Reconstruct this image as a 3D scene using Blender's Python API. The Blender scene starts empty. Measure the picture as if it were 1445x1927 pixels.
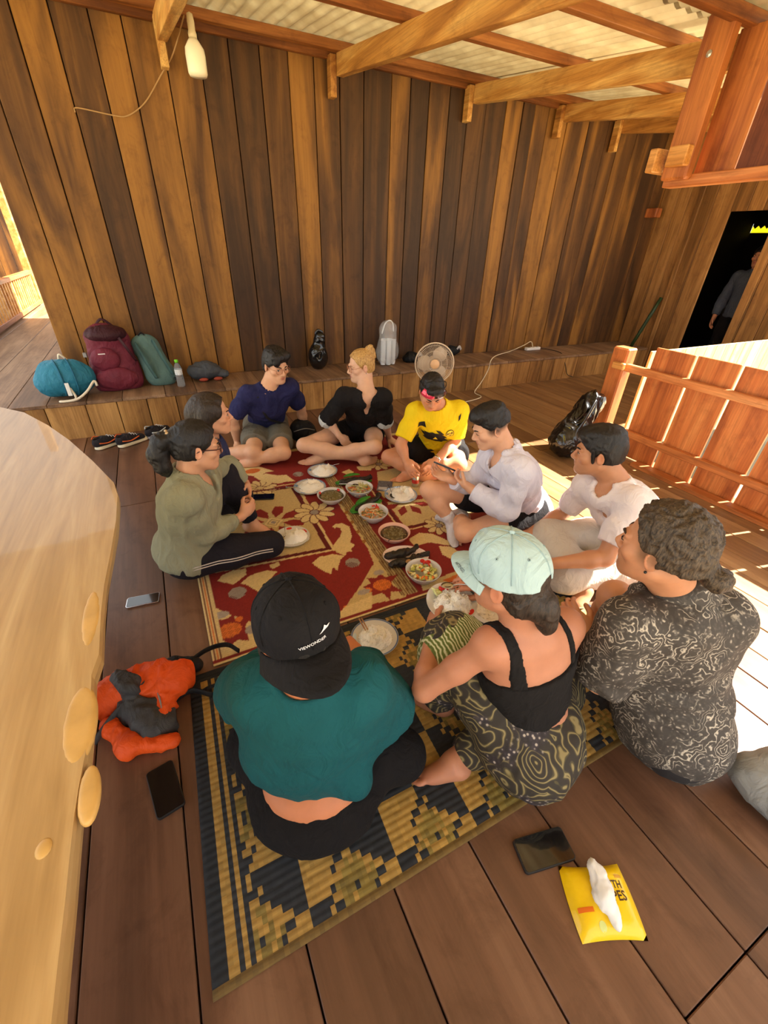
import bpy, bmesh, math, random
import numpy as np
from mathutils import Vector, Matrix, noise as mnoise
from mathutils.bvhtree import BVHTree

# ---------------------------------------------------------------- camera, world, sun, exposure
SC = bpy.context.scene
COL = SC.collection
EYE = np.array([0.0, 0.0, 1.55])
_p, _r, _y = np.radians([32.3, 2.08, 27.44])
_f = np.array([math.sin(_y) * math.cos(_p), math.cos(_y) * math.cos(_p), -math.sin(_p)])
_rt = np.array([math.cos(_y), -math.sin(_y), 0.0])
_up = np.cross(_rt, _f)
_rt, _up = _rt * math.cos(_r) + _up * math.sin(_r), -_rt * math.sin(_r) + _up * math.cos(_r)
cam_data = bpy.data.cameras.new('camera')
cam_data.sensor_fit = 'VERTICAL'
cam_data.sensor_height = 36.0
cam_data.lens = 793.0 / 1927.0 * 36.0
cam_data.clip_start = 0.02
cam_data.clip_end = 300
cam = bpy.data.objects.new('camera', cam_data)
COL.objects.link(cam)
cam.matrix_world = Matrix(((_rt[0], _up[0], -_f[0], EYE[0]), (_rt[1], _up[1], -_f[1], EYE[1]), (_rt[2], _up[2], -_f[2], EYE[2]), (0, 0, 0, 1)))
SC.camera = cam

world = bpy.data.worlds.new('sky')
SC.world = world
world.use_nodes = True
_wt = world.node_tree
_bg = _wt.nodes['Background']
_sky = _wt.nodes.new('ShaderNodeTexSky')
_sky.sky_type = 'HOSEK_WILKIE'
_sky.turbidity = 6.0
_sky.ground_albedo = 0.4
_sky.sun_direction = (0.666, -0.147, 0.731)
_mixs = _wt.nodes.new('ShaderNodeMix'); _mixs.data_type = 'RGBA'
_mixs.inputs[0].default_value = 0.65
_mixs.inputs[7].default_value = (0.95, 0.95, 0.93, 1)
_wt.links.new(_sky.outputs[0], _mixs.inputs[6])
_wt.links.new(_mixs.outputs[2], _bg.inputs['Color'])
_bg.inputs['Strength'].default_value = 1.7

sun_data = bpy.data.lights.new('sun', 'SUN')
sun_data.energy = 20.0
sun_data.angle = 0.009
sun_data.color = (1.0, 0.93, 0.82)
sun = bpy.data.objects.new('sun', sun_data)
COL.objects.link(sun)
_sd = Vector((0.976 * 0.8, -0.216 * 0.8, 0.87)).normalized()
sun.rotation_euler = _sd.to_track_quat('Z', 'Y').to_euler()

SC.view_settings.view_transform = 'Standard'
SC.view_settings.look = 'None'
SC.view_settings.gamma = 1.0
SC.view_settings.use_curve_mapping = False
SC.view_settings.exposure = 0.95

# ---------------------------------------------------------------- helpers
rnd = random.Random(7)

def V(*a): return np.array(a, float)
def unit(v):
    v = np.asarray(v, float); return v / max(1e-9, np.linalg.norm(v))

def srgb(r, g=None, b=None):
    if g is None: r, g, b = r
    def f(c):
        c /= 255.0
        return c / 12.92 if c <= .04045 else ((c + .055) / 1.055) ** 2.4
    return (f(r), f(g), f(b), 1.0)

MATS = {}
def nodes_of(name):
    m = bpy.data.materials.new(name); m.use_nodes = True
    nt = m.node_tree
    MATS[name] = m
    return m, nt, nt.nodes['Principled BSDF']
def N(nt, t, **kw):
    n = nt.nodes.new(t)
    for k, v in kw.items(): setattr(n, k, v)
    return n
def ramp(nt, fac, stops):
    r = N(nt, 'ShaderNodeValToRGB')
    el = r.color_ramp.elements
    while len(el) < len(stops): el.new(0.5)
    for e, (p, c) in zip(el, stops): e.position = p; e.color = c
    nt.links.new(fac, r.inputs[0]); return r.outputs[0]
def mixc(nt, fac, a, b, mode='MIX'):
    m = N(nt, 'ShaderNodeMix', data_type='RGBA', blend_type=mode)
    for s, v in ((0, fac), (6, a), (7, b)):
        if hasattr(v, 'links'): nt.links.new(v, m.inputs[s])
        else: m.inputs[s].default_value = v
    return m.outputs[2]
def coords(nt, scale, kind='Object', rand=False, loc=(0, 0, 0)):
    tc = N(nt, 'ShaderNodeTexCoord'); out = tc.outputs[kind]
    if rand:
        oi = N(nt, 'ShaderNodeObjectInfo')
        vm = N(nt, 'ShaderNodeVectorMath', operation='SCALE'); vm.inputs[0].default_value = (13.1, 7.7, 29.3)
        nt.links.new(oi.outputs['Random'], vm.inputs['Scale'])
        ad = N(nt, 'ShaderNodeVectorMath', operation='ADD')
        nt.links.new(out, ad.inputs[0]); nt.links.new(vm.outputs[0], ad.inputs[1]); out = ad.outputs[0]
    mp = N(nt, 'ShaderNodeMapping'); mp.inputs['Scale'].default_value = scale; mp.inputs['Location'].default_value = loc
    nt.links.new(out, mp.inputs[0]); return mp.outputs[0]
def noise_tex(nt, vec, scale=1.0, detail=4, rough=.55, dist=0.0):
    n = N(nt, 'ShaderNodeTexNoise'); n.inputs['Scale'].default_value = scale; n.inputs['Detail'].default_value = detail
    n.inputs['Roughness'].default_value = rough; n.inputs['Distortion'].default_value = dist
    nt.links.new(vec, n.inputs['Vector']); return n.outputs['Fac']
def bump(nt, bsdf, h, strength=.3, dist=.01):
    b = N(nt, 'ShaderNodeBump'); b.inputs['Strength'].default_value = strength; b.inputs['Distance'].default_value = dist
    nt.links.new(h, b.inputs['Height']); nt.links.new(b.outputs[0], bsdf.inputs['Normal'])

def plain(name, col, rough=.6, metal=0, spec=.5, noise=0.0, nscale=40, bmp=0.0, sheen=0, trans=0, alpha=1, coat=0, ior=1.45, sss=0):
    if name in MATS: return MATS[name]
    m, nt, b = nodes_of(name)
    b.inputs['Roughness'].default_value = rough; b.inputs['Metallic'].default_value = metal
    b.inputs['Specular IOR Level'].default_value = spec; b.inputs['IOR'].default_value = ior
    b.inputs['Sheen Weight'].default_value = sheen; b.inputs['Transmission Weight'].default_value = trans
    b.inputs['Alpha'].default_value = alpha; b.inputs['Coat Weight'].default_value = coat
    if sss:
        b.inputs['Subsurface Weight'].default_value = sss; b.inputs['Subsurface Radius'].default_value = (.012, .005, .003); b.inputs['Subsurface Scale'].default_value = 1.0
    c = col if len(col) == 4 else srgb(*col)
    b.inputs['Base Color'].default_value = c
    v = coords(nt, (1, 1, 1))
    if noise or bmp:
        f = noise_tex(nt, v, nscale, 5)
        if noise:
            lo = tuple(max(0, x * (1 - noise)) for x in c[:3]) + (1,); hi = tuple(min(1, x * (1 + noise)) for x in c[:3]) + (1,)
            nt.links.new(ramp(nt, f, [(.3, lo), (.7, hi)]), b.inputs['Base Color'])
        if bmp: bump(nt, b, f, bmp, .004)
    return m

def wood(name, axis, dark, mid, gold, rough=.55, gscale=1.0, var=.35, bmp=.25, gold_at=.62, streak=1.0):
    m, nt, b = nodes_of(name)
    def sc(cross, along):
        s = [cross] * 3; s['XYZ'.index(axis)] = along; return tuple(s)
    v1 = coords(nt, sc(5.5 * gscale, .55 * gscale), rand=True)
    n1 = noise_tex(nt, v1, 1.0, 4, .5, 1.2)
    v2 = coords(nt, sc(70 * gscale, 2.2 * gscale), rand=True)
    n2 = noise_tex(nt, v2, 1.0, 6, .6, .3)
    v3 = coords(nt, sc(9, 5), rand=True)
    n3 = noise_tex(nt, v3, 1.0, 7, .7, .6)
    oi = N(nt, 'ShaderNodeObjectInfo')
    sh = N(nt, 'ShaderNodeMapRange'); sh.inputs['To Min'].default_value = -var * .5; sh.inputs['To Max'].default_value = var * .5
    nt.links.new(oi.outputs['Random'], sh.inputs['Value'])
    ad = N(nt, 'ShaderNodeMath', operation='ADD'); nt.links.new(n1, ad.inputs[0]); nt.links.new(sh.outputs[0], ad.inputs[1])
    base = ramp(nt, ad.outputs[0], [(.3, dark), (.5, mid), (gold_at + .12, gold)])
    g = ramp(nt, n2, [(.3, (.62, .58, .54, 1)), (.6, (1.05, 1.05, 1.05, 1))])
    c = mixc(nt, .8 * streak, base, g, 'MULTIPLY')
    w = ramp(nt, n3, [(.28, (.55, .5, .48, 1)), (.5, (1, 1, 1, 1))])
    c = mixc(nt, .7, c, w, 'MULTIPLY')
    nt.links.new(c, b.inputs['Base Color'])
    b.inputs['Roughness'].default_value = rough
    b.inputs['Specular IOR Level'].default_value = .35
    bump(nt, b, n2, bmp, .003)
    return m

def attr_mat(name, rough=.8, bmpscale=0, bmpst=.3, sheen=0.0, sss=0.0, spec=.35, noise=.0, nscale=60, stretch=None):
    """colour from the mesh's own colour attribute 'Col' (flat print, dyed yarn, skin tones)"""
    if name in MATS: return MATS[name]
    m, nt, b = nodes_of(name)
    a = N(nt, 'ShaderNodeAttribute', attribute_name='Col')
    out = a.outputs['Color']
    if noise:
        f = noise_tex(nt, coords(nt, stretch or (1, 1, 1)), nscale, 5)
        g = ramp(nt, f, [(.25, (1 - noise,) * 3 + (1,)), (.7, (1, 1, 1, 1))])
        out = mixc(nt, 1.0, out, g, 'MULTIPLY')
    nt.links.new(out, b.inputs['Base Color'])
    b.inputs['Roughness'].default_value = rough; b.inputs['Sheen Weight'].default_value = sheen; b.inputs['Specular IOR Level'].default_value = spec
    if sss:
        b.inputs['Subsurface Weight'].default_value = sss; b.inputs['Subsurface Radius'].default_value = (.010, .004, .002); b.inputs['Subsurface Scale'].default_value = 1.0
    if bmpscale: bump(nt, b, noise_tex(nt, coords(nt, stretch or (1, 1, 1)), bmpscale, 4), bmpst, .003)
    return m

class MB:
    """collects verts / faces, builds one mesh object"""
    def __init__(s): s.v = []; s.f = []; s.m = []
    def add(s, vs, fs, mi=0):
        o = len(s.v); s.v += [tuple(map(float, p)) for p in vs]
        s.f += [tuple(i + o for i in f) for f in fs]; s.m += [mi] * len(fs); return s
    def box(s, lo, hi, mi=0, ch=0.0, M=None):
        (x0, y0, z0), (x1, y1, z1) = lo, hi
        if ch <= 0:
            vs = [(x0, y0, z0), (x1, y0, z0), (x1, y1, z0), (x0, y1, z0), (x0, y0, z1), (x1, y0, z1), (x1, y1, z1), (x0, y1, z1)]
            fs = [(0, 3, 2, 1), (4, 5, 6, 7), (0, 1, 5, 4), (1, 2, 6, 5), (2, 3, 7, 6), (3, 0, 4, 7)]
        else:
            bm = bmesh.new(); bmesh.ops.create_cube(bm, size=1.0)
            for v in bm.verts: v.co = Vector(((x0 + x1) / 2 + v.co.x * (x1 - x0), (y0 + y1) / 2 + v.co.y * (y1 - y0), (z0 + z1) / 2 + v.co.z * (z1 - z0)))
            bmesh.ops.bevel(bm, geom=bm.edges[:], offset=ch, segments=1, affect='EDGES', profile=.5)
            bm.verts.ensure_lookup_table(); bm.verts.index_update()
            vs = [tuple(v.co) for v in bm.verts]; fs = [tuple(v.index for v in f.verts) for f in bm.faces]; bm.free()
        if M is not None: vs = [tuple(M @ Vector(p)) for p in vs]
        return s.add(vs, fs, mi)
    def prism(s, poly, z0, z1, mi=0, M=None):
        n = len(poly)
        vs = [(x, y, z0) for x, y in poly] + [(x, y, z1) for x, y in poly]
        fs = [tuple(range(n - 1, -1, -1)), tuple(range(n, 2 * n))] + [(i, (i + 1) % n, n + (i + 1) % n, n + i) for i in range(n)]
        if M is not None: vs = [tuple(M @ Vector(p)) for p in vs]
        return s.add(vs, fs, mi)
    def tube(s, pts, r, seg=8, mi=0, cap=True, flat=None):
        pts = [np.asarray(p, float) for p in pts]; n = len(pts)
        rs = r if hasattr(r, '__len__') else [r] * n
        vs = []; a = None
        for i, p in enumerate(pts):
            t = unit(pts[min(n - 1, i + 1)] - pts[max(0, i - 1)])
            if a is None:
                a = unit(np.cross(t, V(0, 0, 1) if abs(t[2]) < .9 else V(1, 0, 0)))
            a = unit(a - t * (a @ t)); b = np.cross(t, a)
            for k in range(seg):
                th = 2 * math.pi * k / seg
                vs.append(p + rs[i] * (math.cos(th) * a * (flat or 1) + math.sin(th) * b))
        fs = [(i * seg + k, i * seg + (k + 1) % seg, (i + 1) * seg + (k + 1) % seg, (i + 1) * seg + k) for i in range(n - 1) for k in range(seg)]
        if cap: fs += [tuple(range(seg - 1, -1, -1)), tuple((n - 1) * seg + k for k in range(seg))]
        return s.add(vs, fs, mi)
    def lathe(s, prof, seg=24, mi=0, c=(0, 0, 0), sx=1.0, sy=1.0, M=None, wob=None, cap=True):
        vs = []; fs = []
        n = len(prof)
        for i, (r, z) in enumerate(prof):
            for k in range(seg):
                th = 2 * math.pi * k / seg
                q = r * (wob(th, i) if wob else 1)
                vs.append((c[0] + q * math.cos(th) * sx, c[1] + q * math.sin(th) * sy, c[2] + z))
        for i in range(n - 1):
            for k in range(seg): fs.append((i * seg + k, i * seg + (k + 1) % seg, (i + 1) * seg + (k + 1) % seg, (i + 1) * seg + k))
        if cap and prof[0][0] > 1e-3: fs.append(tuple(range(seg - 1, -1, -1)))
        if cap and prof[-1][0] > 1e-3: fs.append(tuple((n - 1) * seg + k for k in range(seg)))
        if M is not None: vs = [tuple(M @ Vector(p)) for p in vs]
        return s.add(vs, fs, mi)
    def sphere(s, c, r, seg=12, ring=8, mi=0, M=None):
        rx, ry, rz = r if hasattr(r, '__len__') else (r, r, r)
        vs = [(0, 0, rz)]
        for i in range(1, ring):
            a = math.pi * i / ring
            for k in range(seg):
                th = 2 * math.pi * k / seg
                vs.append((rx * math.sin(a) * math.cos(th), ry * math.sin(a) * math.sin(th), rz * math.cos(a)))
        vs.append((0, 0, -rz))
        fs = [(0, 1 + k, 1 + (k + 1) % seg) for k in range(seg)]
        for i in range(ring - 2):
            for k in range(seg):
                a = 1 + i * seg; fs.append((a + k, a + seg + k, a + seg + (k + 1) % seg, a + (k + 1) % seg))
        L = len(vs) - 1; a = 1 + (ring - 2) * seg
        fs += [(L, a + (k + 1) % seg, a + k) for k in range(seg)]
        if M is not None: vs = [tuple(M @ Vector(p)) for p in vs]
        return s.add([(p[0] + c[0], p[1] + c[1], p[2] + c[2]) for p in vs], fs, mi)
    def build(s, name, mats, parent=None, smooth=False, loc=None):
        me = bpy.data.meshes.new(name)
        off = np.array(loc if loc is not None else (0, 0, 0), float)
        vv = np.array(s.v, float) - off
        me.from_pydata(vv.tolist(), [], s.f)
        for m in (mats if isinstance(mats, (list, tuple)) else [mats]): me.materials.append(m)
        me.polygons.foreach_set('material_index', s.m)
        if smooth: me.polygons.foreach_set('use_smooth', [True] * len(s.f))
        me.update()
        return link(name, me, parent, off)

def link(name, me, parent=None, loc=(0, 0, 0)):
    o = bpy.data.objects.new(name, me); COL.objects.link(o)
    o.location = tuple(float(a) for a in loc)
    if parent is not None:
        o.parent = parent
        o.matrix_parent_inverse = Matrix.Translation(-Vector(world_loc(parent)))  # parents are never rotated when parts are attached
    return o
def world_loc(o):
    return o['_wl'] if '_wl' in o else tuple(o.location)
def tag(o, label=None, cat=None, group=None, kind=None):
    if label: o['label'] = label
    if cat: o['category'] = cat
    if group: o['group'] = group
    if kind: o['kind'] = kind
    return o
def empty(name, loc, label=None, cat=None, group=None, kind=None):
    o = bpy.data.objects.new(name, None); COL.objects.link(o); o.location = tuple(map(float, loc)); o.empty_display_size = .05
    return tag(o, label, cat, group, kind)
def frame(o, x, y=None, z=(0, 0, 1)):
    """4x4 from origin, x axis and up"""
    x = unit(x); z = np.asarray(z, float); z = unit(z - x * (z @ x)); y = np.cross(z, x)
    return Matrix(((x[0], y[0], z[0], o[0]), (x[1], y[1], z[1], o[1]), (x[2], y[2], z[2], o[2]), (0, 0, 0, 1)))
def smooth_curve(pts, n=8):
    pts = [np.asarray(p, float) for p in pts]; out = []
    P = [2 * pts[0] - pts[1]] + pts + [2 * pts[-1] - pts[-2]]
    for i in range(1, len(P) - 2):
        for k in range(n):
            t = k / n; a, b, c, d = P[i - 1], P[i], P[i + 1], P[i + 2]
            out.append(.5 * (2 * b + (c - a) * t + (2 * a - 5 * b + 4 * c - d) * t * t + (3 * b - a - 3 * c + d) * t ** 3))
    out.append(pts[-1]); return out
# ---------------------------------------------------------------- wood and shell materials
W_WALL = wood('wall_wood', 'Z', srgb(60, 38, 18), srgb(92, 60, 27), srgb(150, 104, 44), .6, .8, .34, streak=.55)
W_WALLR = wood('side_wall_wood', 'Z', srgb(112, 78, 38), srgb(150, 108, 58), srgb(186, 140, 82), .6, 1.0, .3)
W_RISER = wood('riser_wood', 'Z', srgb(118, 82, 40), srgb(160, 116, 62), srgb(196, 150, 88), .6, 1.0, .3)
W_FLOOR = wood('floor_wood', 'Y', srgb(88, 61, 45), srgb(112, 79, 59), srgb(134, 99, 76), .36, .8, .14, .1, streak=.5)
W_FLOOR_LIT = wood('lit_floor_wood', 'Y', srgb(112, 80, 50), srgb(140, 104, 66), srgb(164, 128, 86), .42, .8, .16, .1, streak=.5)  # floor wood for the narrow planks, painted lighter to imitate bounce light
W_DECK = wood('deck_wood', 'Y', srgb(104, 78, 58), srgb(136, 106, 80), srgb(164, 132, 102), .5, 1.0, .22, .15)
W_RAFT = wood('rafter_wood', 'Y', srgb(150, 98, 44), srgb(190, 136, 66), srgb(226, 182, 108), .55, 1.6, .2)
W_PURL = wood('purlin_wood', 'X', srgb(110, 62, 26), srgb(148, 90, 42), srgb(178, 118, 60), .55, 1.4, .2)
W_RAIL = wood('railing_wood', 'Z', srgb(150, 80, 34), srgb(188, 108, 52), srgb(212, 140, 78), .5, 1.2, .25)
W_RAILY = wood('rail_bar_wood', 'Y', srgb(156, 90, 42), srgb(192, 118, 62), srgb(214, 150, 92), .5, 1.2, .2)
W_GABLE = wood('gable_wood', 'Z', srgb(112, 58, 30), srgb(156, 88, 46), srgb(196, 124, 62), .5, 1.2, .4)
W_PEG = wood('peg_wood', 'Y', srgb(190, 130, 60), srgb(216, 160, 90), srgb(236, 190, 120), .5, 1.2, .2)

W_PEGZ = wood('pale_board_wood', 'Z', srgb(196, 160, 100), srgb(222, 190, 132), srgb(240, 214, 160), .55, 1.2, .2)
YR, YW, ZL = 4.39, 4.95, 0.32       # riser face, wall face, ledge height
XRW = 6.86                          # side wall face
def zraf(y): return 2.94 - .115 * (4.85 - y)   # top of the rafters

def planks(parent, name, mat, rects, axis, gap=.004, ch=.004):
    """rects: (lo, hi) boxes, each its own object under parent"""
    for lo, hi in rects:
        c = tuple((a + b) / 2 for a, b in zip(lo, hi))
        MB().box(lo, hi, ch=ch).build(name, mat, parent, loc=c)

# floor: base slab below + every plank a part
floor = tag(empty('floor', (0, 0, 0)), kind='structure')
floor['label'] = 'brown wooden plank floor of the veranda'
xs = [-3.12 + .26 * i for i in range(20)]
xs = [x + .005 for x in xs]
while xs[-1] < 6.8: xs.append(xs[-1] + rnd.choice([.17, .19, .21]))
rects = []
for i in range(len(xs) - 1):
    if xs[i] > 3.55:
        rects.append(((xs[i] + .0025, 2.41, -.035), (xs[i + 1] - .0025, YR - .002, -.001))); continue
    cuts = [-2.6, -.16 if i % 2 or xs[i] > .6 else -.9, YR + (0 if xs[i] > -9 else 0)]
    if i % 3 == 1: cuts.insert(2, 2.15 + (i % 4) * .4)
    if i % 5 == 3: cuts.insert(2, 1.1)
    cuts = sorted(set(cuts))
    for a, b in zip(cuts[:-1], cuts[1:]):
        dz = rnd.uniform(-.0012, .0012)
        rects.append(((xs[i] + .0025, a + .002, -.035), (xs[i + 1] - .0025, b - .002, dz - .0015)))
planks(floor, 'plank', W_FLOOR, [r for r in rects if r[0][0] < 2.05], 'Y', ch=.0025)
planks(floor, 'plank', W_FLOOR_LIT, [r for r in rects if r[0][0] >= 2.05], 'Y', ch=.0025)
MB().box((-3.2, -2.7, -.12), (3.6, 2.41, -.045)).box((-3.2, 2.41, -.12), (7.2, YR + .05, -.045)).build('subfloor', plain('subfloor_dark', (40, 28, 20), .9), floor)

# raised ledge: riser boards + top boards
ledge = tag(empty('floor_ledge', (2.5, 4.6, 0)), kind='structure')
ledge['label'] = 'raised wooden step running along the foot of the board wall'
x = -3.2; rects = []
while x < 9.5:
    w = rnd.uniform(.23, .3) if x < 1 else rnd.uniform(.2, .27)
    if x > 6.86: break
    rects.append(((x + .003, YR, -.11), (min(x + w, 6.9) - .003, YR + .022, ZL - .022))); x += w
planks(ledge, 'riser_board', W_RISER, rects, 'Z')
x = -3.4; rects = []
while x < 6.8:
    w = rnd.uniform(.26, .36)
    y1 = 12.4 if x < -.75 else YW + .1
    rects.append(((x + .002, YR - .012, ZL - .028), (min(x + w, 6.9) - .002, y1, ZL + rnd.uniform(-.001, .001)))); x += w
planks(ledge, 'plank', W_DECK, rects, 'Y', ch=.003)
MB().box((-3.4, YR + .03, .01), (6.9, 12.4, ZL - .04)).build('filling', plain('subfloor_dark', (40, 28, 20)), ledge)

# board wall behind the group
wall = tag(empty('wall_back', (2.5, YW, ZL)), kind='structure')
wall['label'] = 'tall wall of dark and golden vertical boards'
seams = [-.84, -.66, -.43, -.2, .04, .25, .51, .77, 1.0, 1.25, 1.49, 1.72, 1.96, 2.2, 2.49, 2.7, 2.91, 3.15, 3.38, 3.61, 3.88, 4.11, 4.28, 4.49, 4.79, 5.14, 5.47, 5.7, 6.0, 6.3, 6.62, 6.88]
rects = []
for a, b in zip(seams[:-1], seams[1:]):
    dy = rnd.uniform(-.004, .008)
    rects.append(((a + .004, YW + dy, ZL), (b - .004, YW + .03 + dy, 3.02)))
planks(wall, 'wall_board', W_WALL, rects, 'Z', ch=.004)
MB().box((-.83, YW + .04, ZL), (6.9, YW + .07, 3.02)).build('wall_backing', plain('wall_backing_dark', (34, 20, 12), .9), wall)
MB().box((-.84, YW + .075, ZL), (-.80, 9.4, 3.0)).build('side_face', W_WALL, wall)

# side wall with the doorway
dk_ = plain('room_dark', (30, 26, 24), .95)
wr = tag(empty('wall_right', (XRW, 4.2, ZL)), kind='structure')
wr['label'] = 'pale board wall with a dark doorway at the end of the veranda'
ys = [4.95, 4.72, 4.55, 4.4, 4.2, 3.95]
rects = [((XRW + rnd.uniform(0, .006), b + .003, 0), (XRW + .03, a - .003, 3.0)) for a, b in zip(ys[:-1], ys[1:])]
ys = [3.4, 3.28, 3.06, 2.85, 2.62, 2.4]
rects += [((XRW + rnd.uniform(0, .006), b + .003, 0), (XRW + .03, a - .003, 3.0)) for a, b in zip(ys[:-1], ys[1:])]
ys = [3.95, 3.76, 3.58, 3.4]
rects += [((XRW + rnd.uniform(0, .006), b + .003, 2.05), (XRW + .03, a - .003, 3.0)) for a, b in zip(ys[:-1], ys[1:])]
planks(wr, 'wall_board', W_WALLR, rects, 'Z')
MB().box((9.7, 2.2, 2.35), (13, 5.2, 2.4)).build('sun_blocker', dk_, wr)  # unseen slab added outside to keep direct sun out of the doorway room
MB().box((XRW - .022, 4.36, 0), (XRW, 4.42, 2.9), ch=.004).build('batten', W_WALLR, wr)
MB().box((XRW - .02, 3.39, ZL), (XRW + .05, 3.30, 2.06), ch=.004).build('door_jamb', W_WALLR, wr)
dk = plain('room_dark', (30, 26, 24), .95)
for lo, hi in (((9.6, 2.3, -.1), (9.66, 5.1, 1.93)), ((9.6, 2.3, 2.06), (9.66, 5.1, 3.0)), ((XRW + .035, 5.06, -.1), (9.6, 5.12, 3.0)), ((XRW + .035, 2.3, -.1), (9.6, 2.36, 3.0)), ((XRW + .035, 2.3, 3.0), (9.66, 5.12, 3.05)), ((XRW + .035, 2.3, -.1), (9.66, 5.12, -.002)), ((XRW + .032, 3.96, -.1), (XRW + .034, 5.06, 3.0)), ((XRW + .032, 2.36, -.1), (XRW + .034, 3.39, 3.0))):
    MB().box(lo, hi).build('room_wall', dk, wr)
m = MB(); pts = []
for i in range(60):
    y = 2.4 + i * .045; pts += [(9.595, y, 2.03 if i % 2 else 1.985), (9.595, y, 2.1)]
ysh, yn_, yb_ = nodes_of('yellow_translucent_sheet'); yt_ = N(yn_, 'ShaderNodeBsdfTranslucent'); yt_.inputs['Color'].default_value = srgb(206, 204, 84); yn_.links.new(yt_.outputs[0], yn_.nodes['Material Output'].inputs['Surface'])
MB().box((9.68, 2.3, 1.9), (9.69, 5.1, 2.1)).build('yellow_sheet', ysh, wr)
m.add(pts, [(2 * i, 2 * i + 2, 2 * i + 3, 2 * i + 1) for i in range(59)]); m.build('sheet_edge', dk, wr)
pp = tag(empty('board_parapet', (4.6, 2.4, 0)), 'pale sunlit low board parapet beyond the orange railing', 'parapet')
for k in range(17):
    MB().box((3.80 + k * .16, 2.385, -.1), (3.80 + k * .16 + .156, 2.405, .845), ch=.003).build('board', W_PEGZ, pp, loc=(3.88 + k * .16, 2.395, .4))

# ---------------------------------------------------------------- roof
roof = tag(empty('ceiling', (2, 2, 2.9)), kind='structure')
roof['label'] = 'sloping corrugated sheet roof on rafters and purlins'
SHEET, _nt, _b = nodes_of('corrugated_sheet')
_c = ramp(_nt, noise_tex(_nt, coords(_nt, (1, 1, 1)), 5, 5), [(.3, srgb(206, 192, 158)), (.7, srgb(232, 222, 192))])
_nt.links.new(_c, _b.inputs['Base Color']); _b.inputs['Roughness'].default_value = .6
_tr = N(_nt, 'ShaderNodeBsdfTranslucent'); _nt.links.new(_c, _tr.inputs['Color'])
_ms = N(_nt, 'ShaderNodeMixShader'); _ms.inputs[0].default_value = .22
_nt.links.new(_b.outputs[0], _ms.inputs[1]); _nt.links.new(_tr.outputs[0], _ms.inputs[2])
_nt.links.new(_ms.outputs[0], _nt.nodes['Material Output'].inputs['Surface'])
def sheet(x0, x1, y0, y1, name='roof_sheet'):
    n = int((x1 - x0) / .02); m = MB(); vs = []; fs = []
    for i in range(n + 1):
        x = x0 + (x1 - x0) * i / n
        dz = .011 * math.sin((x) * 2 * math.pi / .105)
        for y in (y0, y1): vs.append((x, y, zraf(y) + .075 + dz))
    for i in range(n): fs.append((2 * i, 2 * i + 1, 2 * i + 3, 2 * i + 2))
    m.add(vs, fs); o = m.build(name, SHEET, roof, smooth=True)
    sd = o.modifiers.new('thick', 'SOLIDIFY'); sd.thickness = .004
    return o
for x0, x1 in ((-2.2, -.75), (-.76, .7), (.69, 2.15), (2.14, 3.62)):
    sheet(x0, x1, -1.2, 2.45); sheet(x0, x1, 2.42, 5.1)
sheet(3.6, 5.1, 2.2, 5.1); sheet(5.09, 7.2, 2.2, 5.1)
for xr, y0 in ((.5, -1.0), (1.925, -1.0), (3.4, -1.0), (4.655, 2.46), (5.62, 2.46)):
    w = .035; y1 = 4.86
    m = MB(); t = .165
    m.add([(xr - w, y0, zraf(y0) - t), (xr + w, y0, zraf(y0) - t), (xr + w, y1, zraf(y1) - t + .02), (xr - w, y1, zraf(y1) - t + .02), (xr - w, y0, zraf(y0)), (xr + w, y0, zraf(y0)), (xr + w, y1 - .015, zraf(y1)), (xr - w, y1 - .015, zraf(y1))],
          [(0, 3, 2, 1), (4, 5, 6, 7), (0, 1, 5, 4), (1, 2, 6, 5), (2, 3, 7, 6), (3, 0, 4, 7)])
    o = m.build('rafter', W_RAFT, roof, loc=(xr, (y0 + y1) / 2, 2.8)); bv = o.modifiers.new('b', 'BEVEL'); bv.width = .005; bv.segments = 2
    sx = xr - .065 if xr > 1 else xr - .01
    z1 = 2.93
    MB().box((sx - .028, 4.84, 2.655 if xr < 5 else 2.62), (sx + .028, 4.93, z1), ch=.004).build('cleat', W_RAFT, roof, loc=(sx, 4.88, 2.8))
for yp, x0, x1 in ((4.80, -2.0, 7.0), (3.62, -2.0, 6.9), (2.69, -2.0, 5.2), (2.16, -2.0, 3.6), (1.2, -2.0, 3.6), (.2, -2.0, 3.6)):
    z = zraf(yp)
    MB().box((x0, yp - .03, z), (x1, yp + .03, z + .062), ch=.004).build('purlin', W_PURL, roof, loc=((x0 + x1) / 2, yp, z))
MB().box((-1.2, 4.90, 2.91), (7.0, 4.945, 2.99), ch=.004).build('wall_plate', W_PURL, roof, loc=(3, 4.92, 2.95))

# overhead panel beside the entrance
gb = tag(empty('wall_gable', (3.25, 1.2, 1.93)), kind='structure')
gb['label'] = 'hanging board panel of reddish planks above the entrance'
y = 2.22
for w in [.25, .23, .26, .24, .25, .24, .26, .24, .25, .24]:
    MB().box((3.30, y - w + .003, 1.97), (3.323, y - .003, zraf(y - w) + .03), ch=.003).build('panel_board', W_GABLE, gb, loc=(3.31, y - w / 2, 2.3)); y -= w
MB().box((3.205, -.4, 1.93), (3.295, 2.345, 1.989), ch=.005).build('bottom_beam', W_RAILY, gb, loc=(3.25, 1.0, 1.96))
MB().box((3.14, 2.16, 1.96), (3.215, 2.33, 2.70), ch=.012).build('post', W_GABLE, gb, loc=(3.25, 2.24, 2.3))
MB().lathe([(.001, 0), (.016, 0), (.016, .006), (.006, .01), (.001, .01)], 16, M=frame((3.14, 2.25, 2.525), (0, 1, 0), z=(-1, 0, 0))).build('bolt_washer', plain('zinc', (200, 198, 190), .35, .8), gb)
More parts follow.
